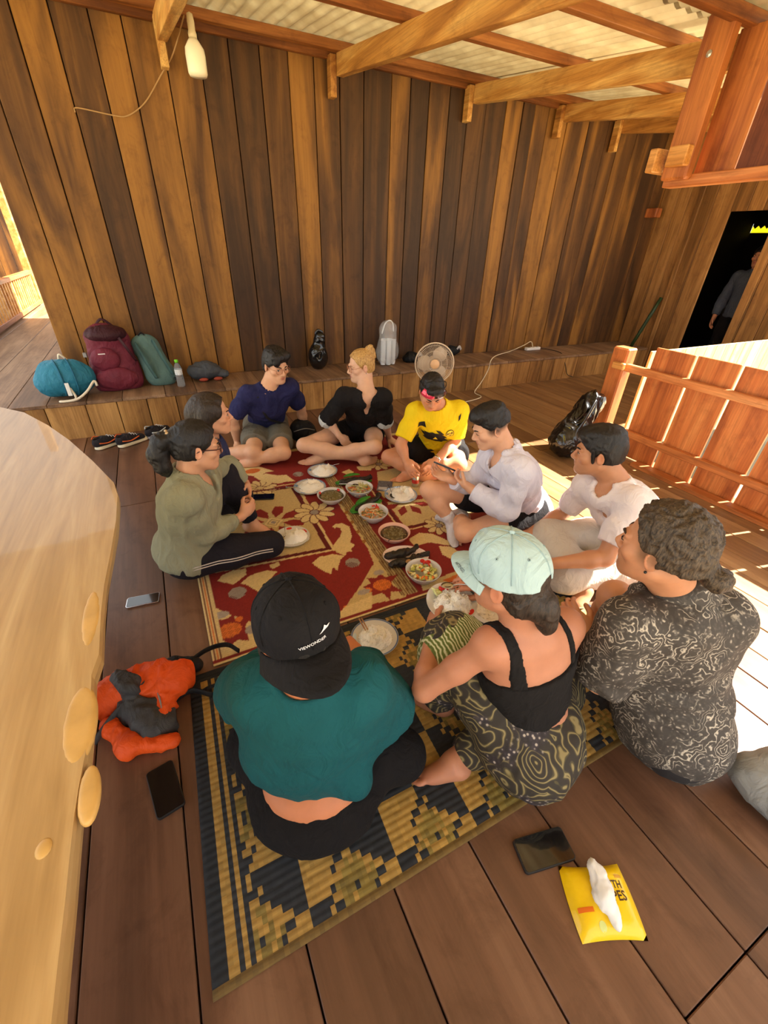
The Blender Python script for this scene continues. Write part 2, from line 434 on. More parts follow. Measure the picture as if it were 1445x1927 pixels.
MB().box((3.06, 2.34, 2.0), (3.29, 2.395, 2.12), ch=.006).build('peg', W_PEG, gb, loc=(3.15, 2.37, 2.06))
MB().box((3.08, 2.155, 2.02), (3.14, 2.28, 2.12), ch=.006).build('peg', W_PEG, gb, loc=(3.11, 2.2, 2.07))

# ---------------------------------------------------------------- railing on the right
rl = tag(empty('wooden_railing', (3.53, 1.2, 0)), 'orange-brown board railing with light gaps beside the sunlit floor', 'railing')
MB().box((3.47, 2.38, 0), (3.59, 2.53, .885), ch=.012).build('post', W_RAIL, rl, loc=(3.53, 2.45, .4))
MB().box((3.43, 2.36, .72), (3.47, 2.47, .775), ch=.008).build('peg', W_PEG, rl, loc=(3.45, 2.4, .75))
y = 2.2; k = 0
while y > -1.6:
    w = .318 + rnd.uniform(-.012, .012)
    MB().box((3.545, y - w + .02, .008), (3.568, y, .93 + rnd.uniform(-.006, .006)), ch=.003).build('rail_board', W_RAIL, rl, loc=(3.556, y - w / 2, .46)); y -= w
for z in (.215, .735):
    MB().box((3.495, -1.7, z - .03), (3.545, 2.42, z + .03), ch=.006).build('rail', W_RAILY, rl, loc=(3.52, .4, z))
MB().box((3.42, -1.7, -.002), (3.52, 2.0, .03), ch=.004).build('foot_board', W_RAILY, rl, loc=(3.47, .2, .02))

# ground outside and what shows at the far left
gm, gnt, gb_ = nodes_of('yard_earth')
gn = noise_tex(gnt, coords(gnt, (1, 1, 1)), .8, 6)
gnt.links.new(ramp(gnt, gn, [(.3, srgb(168, 150, 112)), (.55, srgb(196, 182, 148)), (.7, srgb(120, 128, 76))]), gb_.inputs['Base Color'])
gb_.inputs['Roughness'].default_value = .95
tag(MB().box((-60, -60, -1.3), (60, 60, -1.2)).build('ground', gm), 'pale earth yard below the house', kind='structure')

lr = tag(empty('baluster_railing', (-2, 9, ZL)), 'railing of thin upright balusters on the deck past the wall end', 'railing')
MB().box((-2.05, 6.3, ZL + .03), (-1.97, 11.6, ZL + .10), ch=.006).build('bottom_rail', W_RAILY, lr, loc=(-2, 9, .4))
MB().box((-2.06, 6.3, .87), (-1.96, 11.6, .93), ch=.006).build('top_rail', W_RAILY, lr, loc=(-2, 9, .9))
y = 6.4
while y < 11.5:
    MB().box((-2.025, y, ZL + .1), (-1.985, y + .05, .87)).build('baluster', W_PEG, lr, loc=(-2, y, .6)); y += .16
lw = tag(empty('wall_left', (-2.6, 11, ZL)), kind='structure'); lw['label'] = 'weathered board wall with pale posts beyond the deck railing'
x = -6.4
while x < -1.62:
    MB().box((x, 12.4, 0), (x + .235, 12.44, 3.4), ch=.004).build('wall_board', W_WALL, lw, loc=(x, 12.42, 1.7)); x += .24
for (px_, py_) in ((-2.15, 9.0), (-2.05, 11.75), (-2.7, 12.2)):
    MB().box((px_ - .06, py_ - .06, -.2), (px_ + .06, py_ + .06, 3.4), ch=.008).build('post', W_PEG, lw, loc=(px_, py_, 1.5))
# ---------------------------------------------------------------- the two mats
def px(x, y, z=0.0):
    """point of the plane at height z that a photograph pixel looks at (used to measure the place)"""
    d = _rt * (x - 722.5) - _up * (y - 963.5) + _f * 793.0
    return EYE + d * (z - EYE[2]) / d[2]
def lin(c): return np.array(srgb(*c)[:3])
def in_poly(X, Y, poly):
    c = np.zeros(X.shape, bool); n = len(poly)
    for i in range(n):
        x0, y0 = poly[i][:2]; x1, y1 = poly[(i + 1) % n][:2]
        t = ((y0 > Y) != (y1 > Y)) & (X < (x1 - x0) * (Y - y0) / (y1 - y0 + 1e-12) + x0); c ^= t
    return c
def seg_dist(X, Y, a, b):
    d = np.array(b[:2]) - np.array(a[:2]); L = d @ d
    t = np.clip(((X - a[0]) * d[0] + (Y - a[1]) * d[1]) / L, 0, 1)
    return np.hypot(X - a[0] - t * d[0], Y - a[1] - t * d[1])
def grid_mesh(name, X, Y, Z, colr, mat, corner=False):
    ny, nx = X.shape
    me = bpy.data.meshes.new(name)
    idx = np.arange(nx * ny).reshape(ny, nx)
    f = np.stack([idx[:-1, :-1], idx[:-1, 1:], idx[1:, 1:], idx[1:, :-1]], -1).reshape(-1, 4)
    me.vertices.add(nx * ny); me.vertices.foreach_set('co', np.stack([X, Y, Z], -1).reshape(-1).astype(np.float32))
    me.loops.add(f.size); me.loops.foreach_set('vertex_index', f.reshape(-1).astype(np.int32))
    me.polygons.add(len(f)); me.polygons.foreach_set('loop_start', np.arange(0, f.size, 4, dtype=np.int32))
    me.polygons.foreach_set('use_smooth', np.ones(len(f), bool))
    me.update(calc_edges=True); me.validate()
    if corner:
        ca = me.color_attributes.new('Col', 'FLOAT_COLOR', 'CORNER')
        c4 = np.concatenate([colr, np.ones(colr.shape[:2] + (1,))], -1).reshape(-1, 4)
        ca.data.foreach_set('color', np.repeat(c4, 4, 0).reshape(-1).astype(np.float32))
    else:
        ca = me.color_attributes.new('Col', 'FLOAT_COLOR', 'POINT')
        c4 = np.concatenate([colr, np.ones(colr.shape[:2] + (1,))], -1).reshape(-1, 4)
        ca.data.foreach_set('color', c4.reshape(-1).astype(np.float32))
    me.materials.append(mat)
    return link(name, me)

rg = np.random.default_rng(3)
# straw mat: reed rows run along X, 2.2 cm each, dyed checks and stepped lozenges
cw, rw = .0135, .0212
nx_, ny_ = 142, 46
x0, y0 = -.225, .362
sub = 4
xs_ = x0 + np.arange(nx_ + 1) * cw; ys_ = y0 + np.arange(ny_ * sub + 1) * rw / sub
Xg, Yg = np.meshgrid(xs_, ys_)
Xg = Xg + (Yg - y0) * .035
Zg = .0035 + .0032 * np.abs(np.sin(np.pi * np.arange(ny_ * sub + 1) / sub))[:, None] * np.ones_like(Xg)
straw, navy, olive = lin((190, 150, 74)), lin((44, 47, 52)), lin((150, 128, 60))
cells = np.zeros((ny_, nx_, 3))
for j in range(ny_):
    for i in range(nx_):
        X_, Y_ = (i + .5) * cw - .125, (j + .5) * rw - .06
        dx = ((X_ / .27 + .5) % 1 - .5) * 2; dy = ((Y_ / .30 + .5) % 1 - .5) * 2
        a = abs(dx) + abs(dy); chk = (i // 2 + j) % 2
        if a < .1: c = navy
        elif a < .52: c = olive * rg.uniform(.75, 1.15) if rg.random() < .75 else straw
        elif a < .80: c = navy if chk else straw
        else: c = navy if dx * dy > 0 else straw
        t = i * cw
        if t < .105: c = straw * .95
        if .062 < t < .074 or .088 < t < .098: c = navy * 1.1
        if t < .035 or j >= ny_ - 2 or i >= nx_ - 2: c = navy * .7
        if j == 0: c = straw * .4
        cells[j, i] = c * rg.uniform(.82, 1.1)
colr = np.repeat(cells, sub, 0)
colr *= rg.uniform(.9, 1.05, colr.shape[:2] + (1,))
mat_straw = attr_mat('straw_mat', .62, 220, .5, noise=.25, nscale=1, stretch=(14, 260, 40))
sm = grid_mesh('straw_mat', Xg, Yg, Zg, colr, mat_straw, corner=True)
tag(sm, 'woven yellow straw mat with navy stepped lozenges and checks', 'mat')
sd_ = sm.modifiers.new('t', 'SOLIDIFY'); sd_.thickness = .0035; sd_.offset = -1

# red mat with cream flowers
h_ = .006
xr_ = np.arange(-.092, 1.96, h_); yr_ = np.arange(1.352, 3.42, h_)
Xg, Yg = np.meshgrid(xr_, yr_)
red, cream, tan_, dkr, org, gry, brn = map(lin, ((132, 34, 28), (216, 190, 134), (196, 170, 116), (96, 22, 22), (214, 112, 44), (150, 138, 128), (112, 74, 38)))
img = np.ones(Xg.shape + (3,)) * red
wob = np.zeros_like(Xg)
def F(pts, s=1.0, ox=0, oy=0): return [px(ox + x / s, oy + y / s)[:2] for x, y in pts]
def fill(poly, c): img[in_poly(Xg, Yg, poly)] = c
def line(a, b, w, c): img[seg_dist(Xg, Yg, a, b) < w] = c
def disc(c, r, col, ry=None, ang=0):
    dx, dy = Xg - c[0], Yg - c[1]; ca, sa = math.cos(ang), math.sin(ang)
    u, v = dx * ca + dy * sa, -dx * sa + dy * ca
    img[(u / r) ** 2 + (v / (ry or r)) ** 2 < 1] = col
def daisy(c, r, n, col, mid, out=dkr, a0=0, amax=None):
    for k in range(n):
        a = a0 + 2 * math.pi * k / n
        d = (c[0] + r * .62 * math.cos(a), c[1] + r * .62 * math.sin(a))
        disc(d, r * .46, out, r * .26, a); disc(d, r * .41, col, r * .21, a)
    disc(c, r * .26, out); disc(c, r * .21, mid)
def splash(c, r, seed):
    q = np.random.default_rng(seed); n = 15
    fill([(c[0] + (r if k % 2 else r * .55) * q.uniform(.75, 1.1) * math.cos(2 * math.pi * k / n), c[1] + (r if k % 2 else r * .55) * q.uniform(.75, 1.1) * math.sin(2 * math.pi * k / n)) for k in range(n)], red)
    disc(c, r * .42, org, r * .34)
    img[(np.hypot(Xg - c[0], Yg - c[1]) < r * .4) & (np.sin(Xg * 420) * np.sin(Yg * 420) > .3)] = org * .6
Q5 = lambda p: F(p, 4.25, 360, 840)
Q7 = lambda p: F(p, 3.01, 480, 850)
# cream panel with flower, left
pan = F([(548, 920), (613, 1033), (400, 1072), (360, 950)])
big = F([(556, 917), (625, 1036), (390, 1080), (350, 948)]); big2 = F([(562, 915), (631, 1038), (385, 1084), (345, 947)])
fill(big2, cream); fill(big, dkr); fill(pan, tan_)
c5 = px(515, 985)[:2]
for k in range(8):
    a = math.radians(20 + 45 * k); w = math.radians(17)
    fill([(c5[0] + .055 * math.cos(a), c5[1] + .055 * math.sin(a)), (c5[0] + .13 * math.cos(a - w), c5[1] + .13 * math.sin(a - w)), (c5[0] + .2 * math.cos(a - w * .5), c5[1] + .2 * math.sin(a - w * .5)), (c5[0] + .2 * math.cos(a + w * .5), c5[1] + .2 * math.sin(a + w * .5)), (c5[0] + .13 * math.cos(a + w), c5[1] + .13 * math.sin(a + w))], red)
for r_, c_ in ((.062, tan_ * .8), (.055, cream), (.038, tan_ * .7), (.028, cream), (.018, gry)):
    fill([(c5[0] + r_ * 1.2 * math.cos(a), c5[1] + r_ * 1.2 * math.sin(a)) for a in (.1, 1.67, 3.24, 4.81)], c_)
# right side: stripe, tan band, panel, leaves
fill(Q7([(455, 250), (470, 300), (640, 560), (672, 640), (600, 760), (500, 900), (860, 830), (395, 160)]), tan_)
fill(Q7([(700, 230), (850, 432), (1120, 380), (1250, 350), (960, 60), (690, 120)]), tan_)
line(*Q7([(665, 210), (835, 440)]), .014, dkr); line(*Q7([(835, 440), (1200, 362)]), .012, dkr)
line(*Q7([(652, 215), (828, 455)]), .006, cream); line(*Q7([(828, 455), (1200, 378)]), .006, cream)
fill(Q7([(330, 60), (395, 160), (830, 822), (925, 800), (440, 150), (390, 60)]), brn)
for k in range(6):
    a = Q7([(335 + k * 10, 60), (840 + 15 * k, 822 - 4 * k)]); line(a[0], a[1], .004, tan_ * (.6 + .12 * (k % 3)))
for k in range(6):
    t = k / 6; q = Q7([(450 + 200 * t, 240 + 330 * t)])[0]; disc(q, .02, lin((150, 100, 40)), .012, 1)
c7 = Q7([(850, 290)])[0]
for k in range(8):
    a = math.radians(8 + 45 * k); w = math.radians(15)
    fill([(c7[0] + .05 * math.cos(a), c7[1] + .05 * math.sin(a)), (c7[0] + .13 * math.cos(a - w), c7[1] + .13 * math.sin(a - w)), (c7[0] + .19 * math.cos(a), c7[1] + .19 * math.sin(a)), (c7[0] + .13 * math.cos(a + w), c7[1] + .13 * math.sin(a + w))], red)
fill(Q7([(870, 500), (930, 465), (1000, 470), (1070, 500), (1140, 540), (1080, 535), (990, 520), (900, 540)]), cream)
fill(Q7([(1040, 540), (1120, 545), (1180, 600), (1120, 620), (1060, 590)]), cream)
daisy(Q7([(1040, 425)])[0], .1, 9, cream, gry); daisy(Q7([(700, 75)])[0], .11, 9, cream, gry)
splash(Q7([(720, 760)])[0], .12, 2)
disc(Q7([(640, 790)])[0], .02, org); disc(Q7([(700, 690)])[0], .03, gry * 1.2, .02); disc(Q7([(615, 800)])[0], .035, gry * 1.2, .02)
fill(Q7([(500, 880), (610, 870), (560, 895), (500, 900)]), org)
fill(Q7([(940, 760), (1250, 640), (1260, 690), (950, 800)]), tan_); fill(Q7([(1060, 735), (1200, 680), (1230, 690), (1100, 750)]), org * .8)
# middle red field motifs
daisy(Q5([(985, 535)])[0], .135, 10, cream, gry)
Q8 = lambda p: F(p, 4.516, 540, 860)
fill(Q8([(385, 603), (410, 580), (470, 572), (530, 600), (552, 680), (535, 735), (578, 758), (545, 790), (555, 812), (510, 815), (495, 850), (420, 820), (388, 790), (400, 750), (450, 690), (466, 640), (450, 612), (418, 606), (408, 618)]), cream)
fill(Q8([(215, 912), (270, 862), (380, 835), (490, 850), (455, 880), (440, 930), (430, 978), (390, 945), (375, 1004), (330, 990), (240, 935)]), cream)
fill(Q5([(395, 1105), (470, 1040), (600, 1000), (690, 1010), (640, 1060), (560, 1140), (545, 1175), (440, 1115)]), cream)
fill(Q5([(210, 1085), (250, 1040), (330, 1000), (440, 985), (440, 1035), (340, 1115)]), cream)
fill(Q5([(620, 960), (700, 930), (710, 960), (650, 990)]), cream)
for q, r in (((1290, 940), .042), ((370, 1180), .045), ((855, 230), .04)):
    c_ = Q5([q])[0]; disc(c_, r, gry)
    img[(np.hypot(Xg - c_[0], Yg - c_[1]) < r) & (np.sin(Xg * 500) * np.sin(Yg * 500) > .35)] = dkr
# lower left cream corner
fill(Q5([(150, 1200), (170, 1290), (350, 1370), (560, 1440), (640, 1520), (600, 1620), (400, 1680), (180, 1740), (150, 1740)]), cream)
splash(Q5([(310, 1480)])[0], .13, 5); disc(Q5([(495, 1470)])[0], .035, gry * 1.2, .03); disc(Q5([(235, 1360)])[0], .04, gry * 1.3, .025)
disc(Q5([(385, 1390)])[0], .018, org)
fill(Q5([(900, 1640), (1230, 1290), (1445, 1200), (1445, 1330), (1200, 1420), (900, 1680)]), cream)
# far side
daisy(Q5([(550, 340)])[0], .12, 11, cream, cream * .8)
fill(Q5([(500, 250), (600, 225), (690, 240), (760, 235), (830, 285), (760, 290), (700, 305), (600, 295), (540, 275)]), cream)
fill(Q5([(400, 175), (530, 165), (660, 205), (600, 215), (540, 250), (450, 240)]), cream)
disc(Q5([(490, 205)])[0], .06, org * .8, .04)
line(*Q5([(400, 385), (850, 320)]), .01, dkr); line(*Q5([(400, 365), (860, 300)]), .006, cream)
fill(Q5([(1200, 215), (1260, 190), (1300, 215), (1260, 240)]), cream); fill(Q5([(1320, 170), (1440, 150), (1440, 200), (1340, 200)]), cream)
# left selvedge
s_ = Xg - xr_[0]
img[s_ < .055] = cream
for w0, w1, c_ in ((.012, .018, dkr), (.024, .028, org), (.034, .038, dkr)): img[(s_ > w0) & (s_ < w1)] = c_
img[(Yg - yr_[0] < .03)] = red * .9; img[(Yg - yr_[0] < .012)] = cream
img[(yr_[-1] - Yg < .05)] = tan_; img[(xr_[-1] - Xg < .05)] = cream
img *= rg.uniform(.86, 1.06, img.shape[:2] + (1,))
img *= (1 + .06 * np.sin(Yg * 2 * math.pi / .012))[..., None]
Zg = .0085 + .0012 * np.sin(Xg * 7) * np.sin(Yg * 5 + 1)
rm = grid_mesh('patterned_mat', Xg, Yg, Zg, img, attr_mat('red_mat_yarn', .8, 260, .4))
tag(rm, 'dark red woven mat with cream leaves and flowers under the dishes', 'mat')
sd_ = rm.modifiers.new('t', 'SOLIDIFY'); sd_.thickness = .006; sd_.offset = -1
# ---------------------------------------------------------------- sculpting: distance fields -> one closed surface
def axis_coords(lo, hi, h, dense=()):
    """grid line positions, finer inside the dense intervals (a, b, step)"""
    out = []; x = lo
    while x < hi:
        out.append(x); s = h
        for a, b, st in dense:
            if a <= x <= b: s = min(s, st)
            elif x < a < x + s: s = max(a - x, st)
        x += s
    out.append(x); return np.array(out)

class Vol:
    def __init__(s, lo, hi, h=.007, dense=None):
        dense = dense or []
        s.ax = [axis_coords(lo[k], hi[k], h, [(d[0][k], d[1][k], d[2]) for d in dense]) for k in range(3)]
        s.d = np.full([len(a) for a in s.ax], 1.0, np.float32)
    def sub(s, lo, hi):
        sl = []
        for k in range(3):
            a = int(np.searchsorted(s.ax[k], lo[k])); b = int(np.searchsorted(s.ax[k], hi[k]))
            a = max(0, a - 1); b = min(len(s.ax[k]), b + 1)
            if b <= a: return None
            sl.append(slice(a, b))
        g = [s.ax[k][sl[k]].astype(np.float32) for k in range(3)]
        return tuple(sl), g[0][:, None, None], g[1][None, :, None], g[2][None, None, :]
    def merge(s, sl, d, k, op='u'):
        o = s.d[sl]
        if op == 'u':
            if k > 0:
                h = np.clip(.5 + .5 * (o - d) / k, 0, 1); s.d[sl] = o + (d - o) * h - k * h * (1 - h)
            else: s.d[sl] = np.minimum(o, d)
        elif op == 's':
            d = -d
            if k > 0:
                h = np.clip(.5 - .5 * (o - d) / k, 0, 1); s.d[sl] = o + (d - o) * h + k * h * (1 - h)
            else: s.d[sl] = np.maximum(o, d)
    def cone(s, a, b, ra, rb, k=.02, op='u', cuts=(), flat=None):
        a = np.asarray(a, float); b = np.asarray(b, float); R = max(ra, rb) + .035 + k
        if flat is not None: R *= 1.3
        q = s.sub(np.minimum(a, b) - R, np.maximum(a, b) + R)
        if q is None: return s
        sl, x, y, z = q
        ba = b - a; L = max(1e-9, ba @ ba)
        t = np.clip(((x - a[0]) * ba[0] + (y - a[1]) * ba[1] + (z - a[2]) * ba[2]) / L, 0, 1)
        dx, dy, dz = x - (a[0] + t * ba[0]), y - (a[1] + t * ba[1]), z - (a[2] + t * ba[2])
        if flat is not None:                   # (direction, factor): widen or squash across one direction
            n, fac = flat; n = unit(n); p = dx * n[0] + dy * n[1] + dz * n[2]; g = (1 / fac - 1) * p
            dx, dy, dz = dx + g * n[0], dy + g * n[1], dz + g * n[2]
        d = np.sqrt(dx * dx + dy * dy + dz * dz) - (ra + (rb - ra) * t)
        for p, n in cuts:
            n = unit(n); d = np.maximum(d, (x - p[0]) * n[0] + (y - p[1]) * n[1] + (z - p[2]) * n[2])
        s.merge(sl, d.astype(np.float32), k, op); return s
    def ell(s, c, r, R=None, k=.02, op='u', cuts=()):
        c = np.asarray(c, float); r = np.asarray(r, float); m = r.max() + .035 + k
        q = s.sub(c - m, c + m)
        if q is None: return s
        sl, x, y, z = q
        R = np.eye(3) if R is None else np.asarray(R)   # columns: local axes
        dx, dy, dz = x - c[0], y - c[1], z - c[2]
        u = [(dx * R[0, i] + dy * R[1, i] + dz * R[2, i]) / r[i] for i in range(3)]
        k0 = np.sqrt(u[0] ** 2 + u[1] ** 2 + u[2] ** 2); k1 = np.sqrt((u[0] / r[0]) ** 2 + (u[1] / r[1]) ** 2 + (u[2] / r[2]) ** 2) + 1e-6
        d = k0 * (k0 - 1) / k1
        d = np.where(k0 < .3, -r.min() * .7, d)
        for p, n in cuts:
            n = unit(n); d = np.maximum(d, (x - p[0]) * n[0] + (y - p[1]) * n[1] + (z - p[2]) * n[2])
        s.merge(sl, d.astype(np.float32), k, op); return s
    def cut(s, p, n, lo=None, hi=None):
        """remove everything on the side the normal points to (optionally only inside a box)"""
        q = s.sub(lo if lo is not None else [a[0] - 1 for a in s.ax], hi if hi is not None else [a[-1] + 1 for a in s.ax])
        sl, x, y, z = q; n = unit(n)
        s.d[sl] = np.maximum(s.d[sl], ((x - p[0]) * n[0] + (y - p[1]) * n[1] + (z - p[2]) * n[2]).astype(np.float32)); return s
    def mesh(s):
        d = s.d; nx, ny, nz = d.shape
        ins = d < 0
        c = np.zeros((nx - 1, ny - 1, nz - 1), np.int8)
        for i in (0, 1):
            for j in (0, 1):
                for k in (0, 1): c += ins[i:nx - 1 + i, j:ny - 1 + j, k:nz - 1 + k]
        act = (c > 0) & (c < 8)
        I, J, K = np.nonzero(act)
        idx = np.full(act.shape, -1, np.int32); idx[I, J, K] = np.arange(len(I))
        acc = np.zeros((len(I), 3)); cnt = np.zeros(len(I))
        P = [s.ax[0], s.ax[1], s.ax[2]]
        corners = [(i, j, k) for i in (0, 1) for j in (0, 1) for k in (0, 1)]
        for a in range(8):
            for b in range(a + 1, 8):
                ca, cb = corners[a], corners[b]
                if sum(abs(p - q) for p, q in zip(ca, cb)) != 1: continue
                da = d[I + ca[0], J + ca[1], K + ca[2]]; db = d[I + cb[0], J + cb[1], K + cb[2]]
                m = (da < 0) != (db < 0)
                t = np.where(m, da / np.where(m, da - db, 1), 0)
                pa = np.stack([P[0][I + ca[0]], P[1][J + ca[1]], P[2][K + ca[2]]], -1)
                pb = np.stack([P[0][I + cb[0]], P[1][J + cb[1]], P[2][K + cb[2]]], -1)
                acc += np.where(m[:, None], pa + (pb - pa) * t[:, None], 0); cnt += m
        v = acc / np.maximum(cnt, 1)[:, None]
        F = []
        for ax in range(3):
            sh = [slice(None)] * 3; s1 = list(sh); s2 = list(sh)
            s1[ax] = slice(0, -1); s2[ax] = slice(1, None)
            A, B = ins[tuple(s1)], ins[tuple(s2)]
            e = A != B
            o1, o2 = [k for k in range(3) if k != ax]
            lim = [slice(None)] * 3; lim[o1] = slice(1, -1); lim[o2] = slice(1, -1)
            mask = np.zeros_like(e); mask[tuple(lim)] = e[tuple(lim)]
            E = np.array(np.nonzero(mask))
            if E.shape[1] == 0: continue
            def cell(da, db):
                q = E.copy(); q[o1] += da; q[o2] += db; return idx[q[0], q[1], q[2]]
            quad = np.stack([cell(-1, -1), cell(0, -1), cell(0, 0), cell(-1, 0)], -1)
            flip = A[E[0], E[1], E[2]]
            if ax == 1: flip = ~flip
            quad[~flip] = quad[~flip][:, ::-1]
            F.append(quad)
        F = np.concatenate(F); F = F[(F >= 0).all(1)]
        return v, F

def np_mesh(name, v, F, mats, parent=None, col=None, smooth=True, loc=(0, 0, 0)):
    me = bpy.data.meshes.new(name)
    v = np.asarray(v) - np.asarray(loc, float)
    k = F.shape[1]
    me.vertices.add(len(v)); me.vertices.foreach_set('co', v.reshape(-1).astype(np.float32))
    me.loops.add(F.size); me.loops.foreach_set('vertex_index', F.reshape(-1).astype(np.int32))
    me.polygons.add(len(F)); me.polygons.foreach_set('loop_start', np.arange(0, F.size, k, dtype=np.int32))
    if smooth: me.polygons.foreach_set('use_smooth', np.ones(len(F), bool))
    me.update(calc_edges=True)
    if col is not None:
        ca = me.color_attributes.new('Col', 'FLOAT_COLOR', 'POINT')
        ca.data.foreach_set('color', np.concatenate([col, np.ones((len(v), 1))], -1).reshape(-1).astype(np.float32))
    for m in (mats if isinstance(mats, (list, tuple)) else [mats]): me.materials.append(m)
    return link(name, me, parent, loc)
def vnormals(v, F):
    n = np.zeros_like(v)
    a = v[F[:, 2]] - v[F[:, 0]]; b = v[F[:, 3]] - v[F[:, 1]]; c = np.cross(a, b)
    for k in range(4): np.add.at(n, F[:, k], c)
    return n / (np.linalg.norm(n, axis=1, keepdims=True) + 1e-12)
def relax(v, F, it=2, lam=.5):
    E = np.concatenate([F[:, [0, 1]], F[:, [1, 2]], F[:, [2, 3]], F[:, [3, 0]]])
    for _ in range(it):
        s = np.zeros_like(v); c = np.zeros(len(v))
        np.add.at(s, E[:, 0], v[E[:, 1]]); np.add.at(s, E[:, 1], v[E[:, 0]]); np.add.at(c, E[:, 0], 1); np.add.at(c, E[:, 1], 1)
        v = v + lam * (s / np.maximum(c, 1)[:, None] - v)
    return v
_perm = np.random.default_rng(11).permutation(512)
_grad = np.random.default_rng(12).uniform(-1, 1, (512,))
def vnoise(p):
    """smooth value noise on an (n, 3) array"""
    i = np.floor(p).astype(int); f = p - i; f = f * f * (3 - 2 * f)
    def h(a, b, c): return _grad[_perm[(_perm[(_perm[a & 511] + b) & 511] + c) & 511]]
    r = 0
    for dx in (0, 1):
        for dy in (0, 1):
            for dz in (0, 1):
                w = (f[:, 0] if dx else 1 - f[:, 0]) * (f[:, 1] if dy else 1 - f[:, 1]) * (f[:, 2] if dz else 1 - f[:, 2])
                r = r + w * h(i[:, 0] + dx, i[:, 1] + dy, i[:, 2] + dz)
    return r
def folds(v, F, amp=.005, freq=9.0, seed=0, aniso=(1, 1, .45)):
    """cloth folds: ridged noise pushed along the normals"""
    n = vnormals(v, F)
    w = vnoise(v * freq * .6 + seed + 7)[:, None]
    p = v * np.array(aniso) * freq + seed * 3.1 + w * 1.2
    r = 1 - np.abs(vnoise(p)) * 2
    r2 = 1 - np.abs(vnoise(p * 2.3 + 5)) * 2
    return v + n * ((r * .7 + r2 * .3) * amp)[:, None]

def basis(fwd, up=(0, 0, 1)):
    f = unit(fwd); r = unit(np.cross(f, up)); u = np.cross(r, f)
    return np.stack([r, f, u], 1)           # columns: right, forward, up
# ---------------------------------------------------------------- people
SKIN = attr_mat('skin', .48, 350, .12, sss=.12, spec=.4, noise=.10, nscale=28)
HAIRM = {}
def hair_mat(name, dark, light, rough=.5):
    if name in HAIRM: return HAIRM[name]
    m, nt, b = nodes_of(name)
    f = noise_tex(nt, coords(nt, (1, 1, .25)), 220, 4, .6, .4)
    nt.links.new(ramp(nt, f, [(.35, srgb(*dark)), (.68, srgb(*light))]), b.inputs['Base Color'])
    b.inputs['Roughness'].default_value = rough; b.inputs['Specular IOR Level'].default_value = .45
    bump(nt, b, f, .5, .004); HAIRM[name] = m; return m
CLOTH = {}
def cloth_mat(name, c, rough=.85, noise=.12, weave=420, sheen=.0, bmp=.25):
    if name in CLOTH: return CLOTH[name]
    m, nt, b = nodes_of(name)
    f = noise_tex(nt, coords(nt, (1, 1, 1)), weave, 3)
    g = noise_tex(nt, coords(nt, (1, 1, 1)), 9, 4)
    cc = srgb(*c)
    a = ramp(nt, g, [(.3, tuple(x * (1 - noise) for x in cc[:3]) + (1,)), (.7, tuple(min(1, x * (1 + noise * .5)) for x in cc[:3]) + (1,))])
    nt.links.new(a, b.inputs['Base Color']); b.inputs['Roughness'].default_value = rough
    b.inputs['Sheen Weight'].default_value = sheen; b.inputs['Specular IOR Level'].default_value = .25
    w1 = noise_tex(nt, coords(nt, (1, 1, .6)), 16, 3, .5, 1.6)
    b1 = N(nt, 'ShaderNodeBump'); b1.inputs['Strength'].default_value = .55; b1.inputs['Distance'].default_value = .02; nt.links.new(w1, b1.inputs['Height'])
    b2 = N(nt, 'ShaderNodeBump'); b2.inputs['Strength'].default_value = bmp; b2.inputs['Distance'].default_value = .002; nt.links.new(f, b2.inputs['Height']); nt.links.new(b1.outputs[0], b2.inputs['Normal'])
    nt.links.new(b2.outputs[0], b.inputs['Normal']); CLOTH[name] = m; return m

def thin(o, ratio):
    """collapse needless triangles on the flat stretches of a sculpted surface"""
    md = o.modifiers.new('thin', 'DECIMATE'); md.ratio = ratio
    dg = bpy.context.evaluated_depsgraph_get(); me = bpy.data.meshes.new_from_object(o.evaluated_get(dg), preserve_all_data_layers=True, depsgraph=dg)
    o.modifiers.clear(); old = o.data; o.data = me; me.name = o.name; bpy.data.meshes.remove(old)
    me.polygons.foreach_set('use_smooth', np.ones(len(me.polygons), bool))

